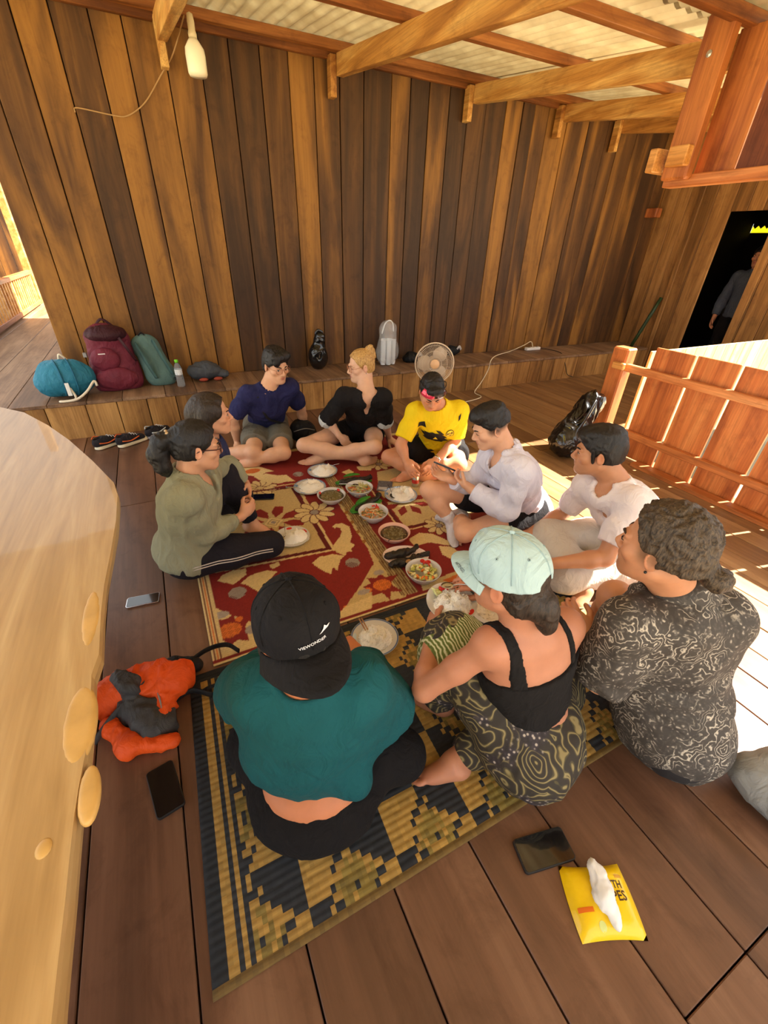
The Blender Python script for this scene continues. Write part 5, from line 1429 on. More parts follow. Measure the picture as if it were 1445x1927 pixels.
ponyA.lo = A_.q['hc'] - .26; ponyA.hi = A_.q['hc'] + .2
A_.hair(HAIR_BK, .010, (0, .066, .066), (0, .85, -.5), -.045, extra=ponyA, top=.004, h=.0042, amp=.005, freq=36)
MB().tube([A_.L(-.02, -.095, .062), A_.L(-.012, -.125, .075), A_.L(.012, -.125, .075), A_.L(.02, -.095, .062)], .008, 8).build('hair_clip', plain('clip_beige', (206, 176, 130), .4), A_.obj, True, loc=A_.base)
A_.eyes(); A_.brows(BROW_DK, .003)
A_.glasses(plain('tortoise', (66, 26, 20), .3), .024, .8, GLASS_LENS, th=.0026)

# ---- woman behind her
nb = px(390, 830, .505)
B_ = Person('woman with long dark brown hair in a navy jacket seated behind the olive shirt',
  dict(hc=px(397, 779, .685), nb=nb, sl=nb + V(.0, .165, -.04), sr=nb + V(-.01, -.155, -.04), el=nb + V(.05, .22, -.29), er=nb + V(-.03, -.15, -.30), wl=nb + V(.12, .08, -.40), wr=nb + V(.10, .05, -.40), pv=nb + V(-.11, .02, -.42), kl=nb + V(.06, .34, -.42), kr=nb + V(.14, .0, -.42), al=nb + V(-.05, .05, -.49), ar=nb + V(-.08, .15, -.49)), 5, (1, -.12, -.04), 1.03, (222, 166, 132), lips=(190, 104, 94))
B_.hand('l', (.2, -.8, -.2), (0, 0, -1), .4); B_.hand('r', (.2, .8, -.2), (0, 0, -1), .4); B_.foot('l', (.3, .8, 0)); B_.foot('r', (.3, .8, 0))
B_.build_body()
B_.shirt('jacket', cloth_mat('navy_fleece', (48, 54, 92), .9), .02, 1.8, (.016, .016), -.04, .066, None, .008)
B_.pants('trousers', PK, .012, (1.9, 1.9), (.012, .012), .004)
def longB(v, p, E):
    for sx in (-1, 1):
        v.cone(p.L(sx * .06, -.03, .0), p.L(sx * .065, -.05, -.16), .04 * p.hs, .03, .02)
        E((sx * .07, .0, .03), (.025, .06, .05), .02)
    v.cone(p.L(0, -.08, .0), p.L(0, -.10, -.17), .06 * p.hs, .045, .03)
longB.lo = B_.q['hc'] - .24; longB.hi = B_.q['hc'] + .18
B_.hair(HAIR_DB, .010, (0, .060, .066), (0, .9, -.4), -.09, extra=longB, side=True, h=.0042, amp=.003, freq=40, ear=.03)
B_.eyes(); B_.brows(BROW_DK, .0028)

# ---- man half hidden in the doorway
gx = V(7.30, 3.78, 0)
K_ = Person('man in a dark blue-grey jacket standing half hidden in the dark doorway',
  dict(hc=gx + V(0, -.18, 1.58), nb=gx + V(0, -.2, 1.40), sl=gx + V(0, -.36, 1.33), sr=gx + V(0, -.02, 1.33), el=gx + V(.0, -.42, 1.05), er=gx + V(.0, .06, 1.06), wl=gx + V(-.1, -.42, .82), wr=gx + V(-.08, .04, .83), pv=gx + V(0, -.2, .9), kl=gx + V(-.03, -.3, .48), kr=gx + V(-.03, -.1, .48), al=gx + V(0, -.3, .08), ar=gx + V(0, -.1, .08)), 180, (-1, 0, -.1), 1.0, (190, 132, 98))
K_.zfl = 0.0
K_.hand('l', (-.1, 0, -1), (0, .6, 0), .3); K_.hand('r', (-.15, 0, -1), (0, -.8, 0), .35); K_.foot('l', (-1, 0, -.1)); K_.foot('r', (-1, 0, -.1))
K_.build_body(.009, .005)
K_.shirt('jacket', cloth_mat('slate_jacket', (70, 78, 92), .85), .022, 1.9, (.02, .02), -.05, .066, None, .008)
K_.pants('trousers', cloth_mat('black_trouser', (16, 14, 16)), .012, (1.95, 1.95), (.02, .02), .005)
K_.hair(HAIR_BK, .011)
K_.eyes(); K_.brows(BROW_DK)
# ---------------------------------------------------------------- dishes and food
def free_vol(name, lo, hi, h, fn, mat, amp=0.0, freq=10, seed=0, parent=None, loc=None, aniso=(1, 1, 1), floor_z=None, it=1):
    v = Vol(np.array(lo, float), np.array(hi, float), h); fn(v); vs, F = v.mesh()
    if it: vs = relax(vs, F, it)
    if amp: vs = folds(vs, F, amp, freq, seed, aniso)
    if floor_z is not None: vs[:, 2] = np.maximum(vs[:, 2], floor_z)
    return np_mesh(name, vs, F, mat, parent, loc=loc if loc is not None else (0, 0, 0))
ZM = .010                                     # top of the red mat
PORC = plain('white_porcelain', (206, 204, 202), .16, coat=.4)
RICE = plain('rice_white', (250, 246, 236), .6)
BLUE = plain('blue_glaze', (120, 148, 184), .25); REDG = plain('red_glaze', (206, 52, 40), .25); PINKP = plain('pink_melamine', (226, 176, 156), .3); LILAC = plain('pink_white_melamine', (232, 210, 208), .3)
STEEL = plain('steel', (196, 196, 194), .22, 1.0)
def plate(c, r, label, rim=None, spots=None, mat=PORC, sy=1.0, deep=.018, tilt=None, group=None, rot=0):
    k = r
    prof = [(.0005, .004), (k * .55, .004), (k * .62, .0055), (k * .72, deep * .55), (k * .985, deep), (k, deep + .001), (k * .995, deep - .003), (k * .74, deep * .3), (k * .6, -.0), (k * .56, 0), (.0005, 0.0)]
    o = MB().lathe(prof, 48, sy=sy).build('plate', mat, None, True); tag(o, label, 'plate', group)
    if rim: MB().lathe([(k * .93, deep * .94 + .0008), (k * .985, deep + .0016)], 48, sy=sy, cap=False).build('rim_line', rim, o, True)
    if spots:
        for a, w, m_ in spots:
            pts = [(k * (.84 + .085 * math.cos(t)), a + w * math.sin(t)) for t in np.linspace(0, 2 * math.pi, 14, endpoint=False)]
            MB().add([(q * math.cos(b), q * math.sin(b) * sy, np.interp(q / k, [.72, .985], [deep * .55, deep]) + .0012) for q, b in pts], [tuple(range(14))]).build('glaze_motif', m_, o)
    o.location = tuple(c); o.rotation_euler = (0, 0, rot)
    if tilt is not None: o.matrix_world = tilt @ Matrix.Rotation(rot, 4, 'Z')
    return o
def bowl(c, r, h, label, mat=PORC, motif=None, cat='bowl'):
    prof = [(.0005, .010), (r * .42, .010), (r * .7, h * .45), (r * .93, h * .86), (r, h), (r * .985, h + .002), (r * .95, h), (r * .9, h * .82), (r * .66, h * .33), (r * .46, .003), (r * .42, 0), (.0005, 0)]
    prof = [(.0005, .008), (r * .40, .008), (r * .68, h * .4), (r * .9, h * .8), (r * .965, h), (r, h + .001), (r * 1.0, h - .002), (r * .94, h * .78), (r * .72, h * .32), (r * .5, .004), (r * .48, 0), (.0005, 0)]
    o = MB().lathe(prof, 44).build('bowl', mat, None, True); tag(o, label, cat)
    if motif:
        for a in motif[1]:
            pts = [(a + .16 * math.cos(t), .9 + .06 * math.sin(t)) for t in np.linspace(0, 2 * math.pi, 12, endpoint=False)]
            MB().add([(r * (q + .0) * math.cos(b) * .955, r * q * math.sin(b) * .955, np.interp(q, [.84, .965], [h * .72, h]) + .001) for b, q in pts], [tuple(range(12))]).build('glaze_motif', motif[0], o)
    o.location = tuple(c); return o
def rice(c, rx, ry, h, n, label, seed=0, M=None, rot=0, mat=RICE):
    q = np.random.default_rng(seed); m = MB(); g = 22; vs = []
    def hh(u, v):
        d = math.hypot(u, v); b = max(0, 1 - d ** 2.4)
        p = np.array([[u * 2.6 + seed, v * 2.6, seed * 1.7]]); return h * 1.35 * b * (.75 + .45 * float(vnoise(p)[0]) + .35 * float(vnoise(p * 3.1)[0]))
    ring = [(0, 0)]; 
    vs.append((0, 0, hh(0, 0)))
    for i in range(1, 9):
        for k in range(g):
            a = 2 * math.pi * k / g; d = i / 8 * (1 + .12 * math.sin(3 * a + seed)); u, v = d * math.cos(a), d * math.sin(a)
            vs.append((u * rx, v * ry, max(0.0, hh(u, v)) if i < 8 else -.001))
    fs = [(0, 1 + k, 1 + (k + 1) % g) for k in range(g)]
    for i in range(7):
        for k in range(g): a = 1 + i * g; fs.append((a + k, a + g + k, a + g + (k + 1) % g, a + (k + 1) % g))
    m.add(vs, fs)
    for _ in range(n):
        d = math.sqrt(q.random()) * .98; a = q.random() * 6.28; u, v = d * math.cos(a), d * math.sin(a)
        p = V(u * rx, v * ry, max(0, hh(u, v)) + .001); dr = unit(q.normal(size=3) * V(1, 1, .5)); s1 = unit(np.cross(dr, V(.3, .1, 1))); s2 = np.cross(dr, s1); L, w = .0048, .0018
        m.add([p + dr * L, p + s1 * w, p + s2 * w, p - s1 * w, p - s2 * w, p - dr * L], [(0, 1, 2), (0, 2, 3), (0, 3, 4), (0, 4, 1), (5, 2, 1), (5, 3, 2), (5, 4, 3), (5, 1, 4)])
    o = m.build('rice', mat, None, True); o.location = tuple(c); o.rotation_euler = (0, 0, rot)
    if M is not None: o.matrix_world = M
    tag(o, label, 'rice', kind='stuff'); return o
def spoon(a, b, label, bowlr=.02, mat=STEEL, name='spoon'):
    """a: bowl centre, b: handle end"""
    a, b = np.asarray(a, float), np.asarray(b, float); d = unit(b - a); L = np.linalg.norm(b - a)
    M = frame(a, d); s = MB(); n = 14; vs = [(0, 0, -.005)]
    for rr, z in ((.5, -.0035), (1.0, .0)):
        for k in range(n): t = 2 * math.pi * k / n; vs.append((bowlr * 1.35 * rr * math.cos(t), bowlr * rr * math.sin(t), z))
    s.add([M @ Vector(v) for v in vs], [(0, 1 + k, 1 + (k + 1) % n) for k in range(n)] + [(1 + k, 1 + n + k, 1 + n + (k + 1) % n, 1 + (k + 1) % n) for k in range(n)])
    o = s.build(name, mat, None, True, loc=a); o.modifiers.new('t', 'SOLIDIFY').thickness = .0016
    tag(o, label, 'spoon')
    pts = [a + d * bowlr * 1.2, a + d * (L * .4) + V(0, 0, .006), a + d * L]
    MB().tube(smooth_curve(pts, 5), list(np.interp(np.linspace(0, 1, 11), [0, .5, 1], [.003, .0028, .006])), 8, flat=.45).build('handle', mat, o, True, loc=a)
    return o
def chunks(c, r, z, n, cols, seed, size=(.008, .014), strips=False, parent=None, name='vegetable_pieces', label=None, h=.02):
    q = np.random.default_rng(seed); m = MB(); mats = [plain('veg_%d_%d_%d' % cc, cc, .4, noise=.15, nscale=80) for cc in cols]
    for i in range(n):
        d = math.sqrt(q.random()) * r; a = q.random() * 6.28; p = V(c[0] + d * math.cos(a), c[1] + d * math.sin(a), z + h * (1 - (d / r) ** 2) * q.uniform(.5, 1))
        s = q.uniform(*size); M = frame(p, unit(q.normal(size=3) * V(1, 1, .3)), z=unit(q.normal(size=3)))
        if strips: m.tube([np.array(M @ Vector((x, .004 * math.sin(3 * x / s), 0))) for x in np.linspace(-2.2 * s, 2.2 * s, 5)], s * .28, 5, mi=int(q.integers(len(cols))), flat=.6)
        else: m.box((-s, -s * .8, -s * .35), (s, s * .8, s * .35), mi=int(q.integers(len(cols))), ch=s * .25, M=M)
    o = m.build(name, mats, parent, True, loc=c if parent is None else (0, 0, 0)); 
    if parent is None: tag(o, label, 'food', kind='stuff')
    return o
def mpx(p): d = np.asarray(p) - EYE; return (d @ _f) / 793.0

BS = [(a, .2, BLUE) for a in (.4, 1.3, 2.6, 3.9, 5.1)]
c = px(607, 889, ZM); plate(c, 28 * mpx(c), 'white plate with blue flowers in front of the black blouse', BLUE, BS); rice(c + V(.01, -.005, .006), .098, .085, .05, 320, 'rice mound on the plate before the blonde woman', 1)
spoon(c + V(.05, .01, .03), c + V(.16, .03, .032), 'steel spoon on the plate before the blonde woman', .016)
c = px(583, 919, ZM); plate(c, 30 * mpx(c), 'white plate with a blue flowered rim beside the soup bowl', BLUE, BS); rice(c + V(.01, 0, .006), .102, .085, .05, 320, 'rice mound on the plate beside the soup bowl', 2)
spoon(c + V(-.05, -.03, .02), c + V(-.17, .03, .03), 'steel spoon on the plate beside the soup bowl', .018)
def liquid(c, r, z, mat, name, label, seed):
    q = np.random.default_rng(seed); m = MB(); m.lathe([(.0005, z + .001), (r * .6, z + .0012), (r, z)], 40)
    o = m.build(name, mat, None, True); tag(o, label, 'soup')
    b = MB()
    for _ in range(70):
        d = math.sqrt(q.random()) * r * .85; a = q.random() * 6.28; b.sphere((d * math.cos(a), d * math.sin(a), z + .001), (q.uniform(.004, .008), q.uniform(.004, .008), .003), 6, 4)
    bo = b.build('soup_bits', plain('soup_bits', (126, 112, 74), .3), o, True); bo['kind'] = 'stuff'; o.location = tuple(c); return o
SOUP = plain('green_brown_soup', (112, 100, 62), .25, noise=.25, nscale=60)
c = px(624, 944, ZM); r = 26.5 * mpx(c); bowl(c, r, .062, 'white bowl of greenish soup with red motifs on its rim', PORC, (REDG, (.6, 2.4, 3.6, 5.2))); liquid(c, r * .86, .048, SOUP, 'soup', 'green-brown soup filling the white bowl', 3)
c = px(676, 931, ZM); r = 25.5 * mpx(c); bowl(c, r, .068, 'white bowl of shredded green salad between the grilled fish'); chunks(c, r * .78, c[2] + .042, 70, [(216, 204, 128), (160, 164, 84), (232, 224, 176), (214, 120, 60)], 4, (.009, .014), True, label='shredded green salad heaped in the white bowl', h=.03)
spoon(c + V(-.02, .02, .075), c + V(-.13, .06, .085), 'steel spoon in the shredded salad', .018)
c = px(702, 978, ZM); r = 28 * mpx(c); bowl(c, r, .07, 'white bowl of orange carrot salad'); chunks(c, r * .76, c[2] + .042, 60, [(226, 122, 36), (214, 148, 60), (120, 118, 48), (238, 204, 150)], 5, (.009, .014), True, label='carrot and cucumber strips in the white bowl', h=.03); chunks(c + V(.03, .03, 0), .025, c[2] + .075, 5, [(214, 48, 34)], 6, (.008, .011), label='red chilli bits on the carrot salad', h=.006)
c = px(741, 1015, ZM); r = 30 * mpx(c); bowl(c, r, .062, 'pink bowl of brown soup with a dark ladle', PINKP); liquid(c, r * .84, .047, plain('brown_soup', (96, 82, 52), .25, noise=.25, nscale=60), 'soup', 'brown soup filling the pink bowl', 7)
spoon(c + V(-.05, -.05, .05), c + V(-.085, -.09, .075), 'dark ladle dipped in the brown soup', .016, plain('dark_metal', (70, 66, 60), .35, .8), 'ladle')
c = px(754, 934, ZM); r = 31 * mpx(c); plate(c, r, 'white plate with blue flowers beside the leaflet', BLUE, BS); rice(c + V(.012, 0, .006), .1, .085, .05, 320, 'rice mound on the plate beside the leaflet', 8)
spoon(c + V(-.07, -.005, .026), c + V(-.05, .11, .05), 'dark steel spoon leaning on the plate beside the leaflet', .02, plain('dark_metal', (70, 66, 60)))
c = px(763, 1051, ZM); plate(c, 43 * mpx(c), 'oval pink-white plate of charred fish', None, None, LILAC, .72, .022, rot=-.45)
CHAR = plain('charred_skin', (34, 26, 20), .5, noise=.5, nscale=40, bmp=.6); FLESH = plain('fish_flesh', (168, 128, 78), .6, noise=.2)
def fish(c, ang, L, label, w=.022, twist=.02, leaf=False):
    d = V(math.cos(ang), math.sin(ang), 0); n = V(-d[1], d[0], 0)
    o = free_vol('grilled_fish', c - .14, c + .14, .005, lambda v: (v.cone(c - d * L * .5, c + n * twist * .3, w * .75, w, .01), v.cone(c + n * twist * .3, c + d * L * .5 + n * twist, w, w * .55, .01), v.cone(c + d * L * .45 + n * twist, c + d * L * .68 + n * twist * 2.2, .008, .017, .008)), CHAR, .007, 38, 3, loc=c, floor_z=c[2] - .012)
    tag(o, label, 'fish'); return o
z_ = .034
fish(px(755, 1043, z_), -.15, .16, 'charred grilled fish lying along the far rim of the oval plate', .026); f2 = fish(px(778, 1052, z_), .55, .13, 'charred grilled fish piece lying towards the salad bowl on the oval plate', .02, -.02); f3 = fish(px(757, 1060, z_), -.25, .12, 'charred fish piece showing pale flesh on the oval plate', .024)
MB().sphere(px(768, 1056, z_ + .016), (.02, .014, .008), 12, 8).build('flesh', FLESH, f3, True)
LEAF = plain('green_leaf', (64, 140, 40), .4, noise=.25, nscale=30)
def leaf(c, ang, L, w, label):
    m = MB(); n = 12; vs = []
    for i in range(n + 1):
        t = i / n; ww = w * math.sin(math.pi * min(1, t * .92 + .06)) ** .7
        for s_ in (-1, 0, 1): vs.append(V(L * (t - .5), s_ * ww, .006 * abs(s_) + .01 * math.sin(3 * t)))
    M = frame(c, V(math.cos(ang), math.sin(ang), 0)); m.add([M @ Vector(v) for v in vs], [(3 * i + j, 3 * i + j + 3, 3 * i + j + 4, 3 * i + j + 1) for i in range(n) for j in (0, 1)])
    o = m.build('banana_leaf', LEAF, None, True, loc=c); o.modifiers.new('t', 'SOLIDIFY').thickness = .0015; tag(o, label, 'leaf'); 
    MB().tube([M @ Vector((L * (t - .5), 0, .002 + .01 * math.sin(3 * t))) for t in np.linspace(0, 1, 8)], .0018, 5).build('midrib', LEAF, o, True, loc=c)
    return o
c = px(666, 908, ZM + .004); leaf(c, -.25, .28, .06, 'green leaf under the grilled fish behind the shredded salad'); fish(px(668, 905, ZM + .03), -.2, .2, 'dark grilled fish on a leaf behind the shredded salad', .024)
leaf(px(662, 896, ZM + .035), -.1, .13, .022, 'bright green leaf strip on the fish behind the shredded salad')
c = px(690, 953, ZM + .004); leaf(c, .25, .27, .06, 'green leaf under the grilled fish beside the carrot salad'); fish(px(694, 948, ZM + .03), .3, .2, 'dark grilled fish on a leaf beside the carrot salad', .022)
leaf(px(684, 942, ZM + .04), .35, .14, .02, 'bright green leaf strip on the fish beside the carrot salad')
c = px(795, 1090, ZM); r = 33.5 * mpx(c); bowl(c, r, .07, 'white bowl of mixed vegetables next to the charred fish', PORC, (REDG, (.7, 1.1, 2.9, 4.2))); chunks(c, r * .76, c[2] + .046, 48, [(214, 206, 120), (228, 222, 168), (186, 190, 96), (226, 128, 44)], 9, (.009, .015), label='mixed boiled vegetables in the white bowl', h=.03); chunks(c + V(.04, .03, 0), .02, c[2] + .07, 4, [(204, 50, 38)], 10, (.008, .012), label='tomato pieces on the mixed vegetables', h=.006)
# the woman's plate on her knee
cp = px(848, 1138, .46); tn = unit(V(.05, -.12, 1)); Mt = frame(cp, V(1, .1, 0), z=tn)
plate(cp, .092, 'white plate of rice held on a raised knee under the pale blue cap', None, [(.6, .3, plain('green_glaze', (120, 160, 120), .3)), (5.2, .2, REDG)], tilt=Mt)
rice(cp, .074, .066, .05, 900, 'fluffy rice on the plate held on a knee', 11, M=Mt @ Matrix.Translation((.0, -.008, .006)))
chunks(np.array(Mt @ Vector((-.03, .062, .02))), .016, cp[2] + .022, 6, [(190, 204, 120), (214, 220, 160)], 12, (.008, .012), label='green cucumber bits on the plate held on a knee', h=.006); chunks(np.array(Mt @ Vector((.012, .066, .02))), .014, cp[2] + .026, 5, [(212, 44, 34)], 13, (.007, .011), label='red tomato bits on the plate held on a knee', h=.006)
spoon(px(842, 1101, .53), px(905, 1104, .545), 'steel spoon held above the plate of rice', .017)
c = px(925, 1150, ZM); plate(c, .115, 'white plate of rice on the straw mat past the pale blue cap', None); rice(c + V(0, 0, .006), .09, .085, .04, 500, 'rice on the plate past the pale blue cap', 14, mat=plain('rice_cream', (232, 214, 186), .6))
c = px(705, 1203, .0105); plate(c, 45 * mpx(c), 'white plate with a thin blue rim line near the teal top', plain('blue_line', (90, 110, 150), .3), [(2.5, .35, plain('pale_blue_glaze', (186, 206, 220), .3))], rot=.3); rice(c + V(.0, -.005, .006), .082, .08, .04, 700, 'rice on the plate near the teal top', 15)
WD = wood('chopstick_wood', 'X', srgb(168, 120, 78), srgb(190, 144, 100), srgb(206, 166, 122), .5)
for k in range(2):
    a, b = c + V(-.03 + .012 * k, -.01, .03), c + V(-.028 + .012 * k, .115, .035)
    tag(MB().tube([a, b], [.0025, .004], 8).build('chopstick', WD, None, True, loc=a), 'pale wooden chopstick resting across the plate near the teal top', 'chopstick', 'chopsticks on the plate')
c = px(550, 1013, ZM); plate(c, 33 * mpx(c), 'white plate with red flowers beside the black trouser knee', None, [(.3, .28, REDG), (2.9, .3, REDG), (1.5, .2, REDG)]); rice(c + V(.012, -.01, .006), .085, .075, .04, 340, 'rice lumps on the red-flowered plate', 16)
spoon(c + V(-.045, -.02, .022), c + V(-.02, .09, .055), 'steel spoon standing in the red-flowered plate', .018)
# can, leaflet, phones
ALU = plain('can_silver', (206, 206, 208), .3, .9)
c = px(781, 914, ZM); cn = MB().lathe([(.0005, 0), (.024, 0), (.0275, .006), (.0275, .1), (.024, .112), (.024, .114), (.0005, .112)], 24).build('drink_can', ALU, None, True); tag(cn, 'silver drinks can with a red band in the jersey wearer\'s hand', 'can')
MB().lathe([(.0279, .03), (.0279, .06)], 24, cap=False).build('red_band', plain('can_red', (190, 50, 44), .35), cn, True); cn.location = tuple(c)
c = px(724, 915, ZM)
lf = MB().box((-.055, -.08, 0), (.055, .08, .003), ch=.0008).build('leaflet', plain('leaflet_grey', (92, 92, 98), .5, noise=.4, nscale=50), None); tag(lf, 'grey printed leaflet lying beside the plate', 'leaflet')
MB().box((-.045, -.06, .003), (.02, -.02, .0034)).build('pale_print', plain('leaflet_print', (186, 184, 182), .5), lf); lf.location = tuple(c); lf.rotation_euler = (0, 0, -.55)
GLASSB = plain('phone_glass', (16, 17, 19), .08, coat=.8); PHB = plain('phone_body', (30, 30, 32), .4)
def phone(M, label, w=.074, l=.15, t=.009, body=PHB, case=None):
    def rr(w, l, r, n=5): return [(sx * (w / 2 - r) + r * math.cos(a), sy * (l / 2 - r) + r * math.sin(a)) for sx, sy, a0 in ((1, 1, 0), (-1, 1, 90), (-1, -1, 180), (1, -1, 270)) for a in np.radians(np.linspace(a0, a0 + 90, n))]
    o = MB().prism(rr(w, l, .011), 0, t).build('phone', case or body, None); tag(o, label, 'phone'); bv = o.modifiers.new('b', 'BEVEL'); bv.width = .0015; bv.segments = 2; bv.limit_method = 'ANGLE'
    MB().prism(rr(w - .006, l - .006, .009), t, t + .0008).build('screen', GLASSB, o)
    o.matrix_world = M; return o
def flatM(c, ang): return Matrix.Translation(Vector(c)) @ Matrix.Rotation(ang, 4, 'Z')
phone(flatM(px(270, 1131, 0), 1.45), 'dark phone with a silver edge on the floor behind the olive shirt', body=plain('silver', (220, 220, 222)))
phone(flatM(px(1022, 1601, 0), 1.35), 'black cased phone on the floor beside the yellow wipes pack', .088, .168, .013, case=plain('phone_case', (34, 32, 33), .6))
phone(flatM(px(312, 1486, 0), .18), 'dark phone on the shaded floor below the orange bag', .085, .17, .012)
phone(flatM(px(496, 936, ZM), 1.25), 'black phone lying on the red mat past the clasped hands')
fp = px(838, 880, .425); phone(frame(fp, unit(px(870, 892, .425) - px(812, 868, .425)), z=unit(V(.45, .25, .85))) @ Matrix.Rotation(math.pi / 2, 4, 'Z'), 'black phone held by the young man in white')

# wet wipes pack
c = px(1130, 1697, 0.0); ang = -.42
yw = MB(); n = 14; vs = []
W_, L_ = .19, .145
for side in (1, -1):
    for i in range(n + 1):
        for j in range(n + 1):
            u, v = i / n * 2 - 1, j / n * 2 - 1
            e = (1 - u ** 4) * (1 - v ** 6)
            z = .002 + (.032 * e ** .6 + .004 * float(vnoise(np.array([[u * 3, v * 3, 1.]]))[0]) * e if side > 0 else 0)
            vs.append((u * W_ / 2 * (1 - .05 * v * v), v * L_ / 2 * (1 - .06 * (1 - u * u)), z))
S = (n + 1) ** 2; fs = []
for i in range(n):
    for j in range(n):
        a = i * (n + 1) + j; fs.append((a, a + n + 1, a + n + 2, a + 1)); fs.append((S + a, S + a + 1, S + a + n + 2, S + a + n + 1))
yw.add(vs, fs); YEL = plain('yellow_foil', (240, 200, 10), .28, coat=.3, bmp=.25, nscale=50)
wp = yw.build('wet_wipes_pack', YEL, None, True); tag(wp, 'yellow wet wipes pack with a tissue pulled half out', 'wipes pack')
wp.location = tuple(c); wp.rotation_euler = (0, 0, ang); wp.scale = (1.0, 1.15, 1)
Mi = Matrix.Identity(4)
def on_pack(polys, x, y, s_, mat, name):
    fm = Matrix.Translation((x, y, .2)); return print_on(wp, polys, fm, s_, mat, name, None, (0, 0, 0), .0008, .006)
for nm, polys, x, y, s_, mt in (('lettering', text_polys('MOUTH', .02), .026, .024, .075, plain('brown_ink', (70, 40, 20), .5)), ('lettering', text_polys('WIPES', .02), .028, .002, .075, plain('brown_ink', (70, 40, 20))), ('orange_strip', [[(-.5, -.12), (.5, -.12), (.5, .12), (-.5, .12)]], -.062, -.02, .04, plain('orange_ink', (226, 112, 20), .5)), ('badge', [[(.5 * math.cos(a), .5 * math.sin(a)) for a in np.linspace(0, 6.28, 16, endpoint=False)]], -.03, -.05, .02, plain('pale_green_ink', (206, 214, 130), .5)), ('small_print', [[(-.5, -.15), (.5, -.15), (.5, .15), (-.5, .15)]], .062, .04, .022, plain('amber_ink', (204, 150, 40), .5))):
    o = on_pack(polys, x, y, s_, mt, nm)
    if o: o.parent = wp; o.matrix_parent_inverse = Mi
ts = free_vol('tissue', (-.05, -.09, 0), (.06, .09, .12), .0045, lambda v: (v.cone((-.012, .055, .062), (-.006, .0, .05), .012, .024, .01), v.cone((-.006, .0, .05), (.008, -.045, .04), .024, .013, .012), v.cone((.004, .045, .066), (.006, .01, .052), .01, .018, .01)), plain('white_tissue', (236, 234, 230), .85, bmp=.2), .006, 40, 5)
ts.parent = wp; ts.rotation_euler = (0, 0, 0)
# ---------------------------------------------------------------- bags and things along the ledge
def strap(pts, r, mat, name, parent, loc, flat=.3, n=6): return MB().tube(smooth_curve(pts, n), r, 8, flat=flat).build(name, mat, parent, True, loc=loc)
MAR = cloth_mat('maroon_nylon', (112, 40, 56), .6, .2); MARD = cloth_mat('dark_maroon_nylon', (58, 24, 32), .6); TEALB = cloth_mat('blue_nylon', (44, 122, 150), .55, .12); TEALG = cloth_mat('green_canvas', (92, 122, 118), .75, .12)
CRM = plain('cream_cord', (222, 212, 190), .7); BLKN = cloth_mat('black_nylon', (26, 26, 28), .6); ZIP = plain('zip_grey', (150, 150, 148), .4, .5)
# maroon backpack
b0 = px(228, 735, ZL); c = b0 + V(0, .10, 0)
def f(v):
    v.cone(c + V(-.04, 0, .09), c + V(-.03, .05, .42), .17, .14, .03, flat=((0, 1, 0), .68)); v.cone(c + V(.06, 0, .09), c + V(.04, .05, .40), .15, .13, .03, flat=((0, 1, 0), .68)); v.ell(c + V(.0, .04, .45), (.17, .11, .10), None, .04)
bp = free_vol('backpack', c - V(.36, .26, .1), c + V(.36, .3, .68), .009, f, MAR, .007, 11, 2, loc=b0, floor_z=ZL + .001); tag(bp, 'large maroon backpack leaning against the board wall', 'backpack')
free_vol('front_pocket', c - V(.3, .3, .05), c + V(.3, .2, .5), .008, lambda v: v.ell(c + V(-.05, -.085, .28), (.115, .05, .10), None, .02), MAR, .005, 14, 3, bp, b0)
free_vol('lower_pocket', c - V(.3, .3, .05), c + V(.3, .2, .5), .008, lambda v: v.ell(c + V(.0, -.095, .11), (.17, .055, .10), None, .02), MAR, .006, 12, 4, bp, b0)
free_vol('top_flap', c - V(.3, .3, -.2), c + V(.35, .3, .7), .008, lambda v: v.ell(c + V(.0, .02, .48), (.165, .12, .075), None, .02), MARD, .006, 12, 5, bp, b0)
strap([c + V(.10, -.09, .46), c + V(.15, -.12, .36), c + V(.19, -.06, .25)], .016, MARD, 'compression_strap', bp, b0); strap([c + V(-.06, .05, .55), c + V(0, .03, .60), c + V(.07, .05, .54)], .010, MARD, 'grab_loop', bp, b0)
MB().box(c + V(-.09, -.135, .335), c + V(-.035, -.131, .343)).build('logo_tab', plain('pale_tab', (226, 216, 216), .5), bp, loc=b0)
MB().box(c + V(-.215, -.05, .30), c + V(-.185, -.02, .34), ch=.004).build('buckle', ZIP, bp, loc=b0)
# blue drawcord bag
b0 = px(132, 752, ZL); c = b0 + V(.0, .12, 0)
def f(v): v.ell(c + V(.02, 0, .16), (.21, .13, .155), None, .02); v.cone(c + V(-.11, 0, .13), c + V(-.09, .02, .2), .12, .10, .04)
bg = free_vol('daypack', c - V(.4, .3, .1), c + V(.4, .3, .5), .009, f, TEALB, .006, 10, 6, loc=b0, floor_z=ZL + .001); tag(bg, 'small blue daypack with cream cord on the ledge edge', 'bag')
for dx in (-.05, .045):
    pts = [c + V(dx + .10 * math.sin(t) * .5, -.135 * math.sin(t * 1.0) - .005, .16 + .16 * math.cos(t)) for t in np.linspace(.15, 2.5, 9)]; strap(pts, .010, cloth_mat('blue_piping', (30, 98, 126), .6), 'zip_band', bg, b0, .6)
strap([c + V(.03, -.12, .10), c + V(.05, -.16, -.0 + .012), c + V(-.06, -.2, .012), c + V(.06, -.21, .02), c + V(.15, -.17, .07), c + V(.22, -.12, .14), c + V(.235, -.13, .10)], .010, CRM, 'cord', bg, b0, 1.0)
MB().box(c + V(.005, -.155, .04), c + V(.035, -.148, .15), ch=.002).build('white_tag', plain('white_tag', (232, 232, 228), .6), bg, loc=b0)
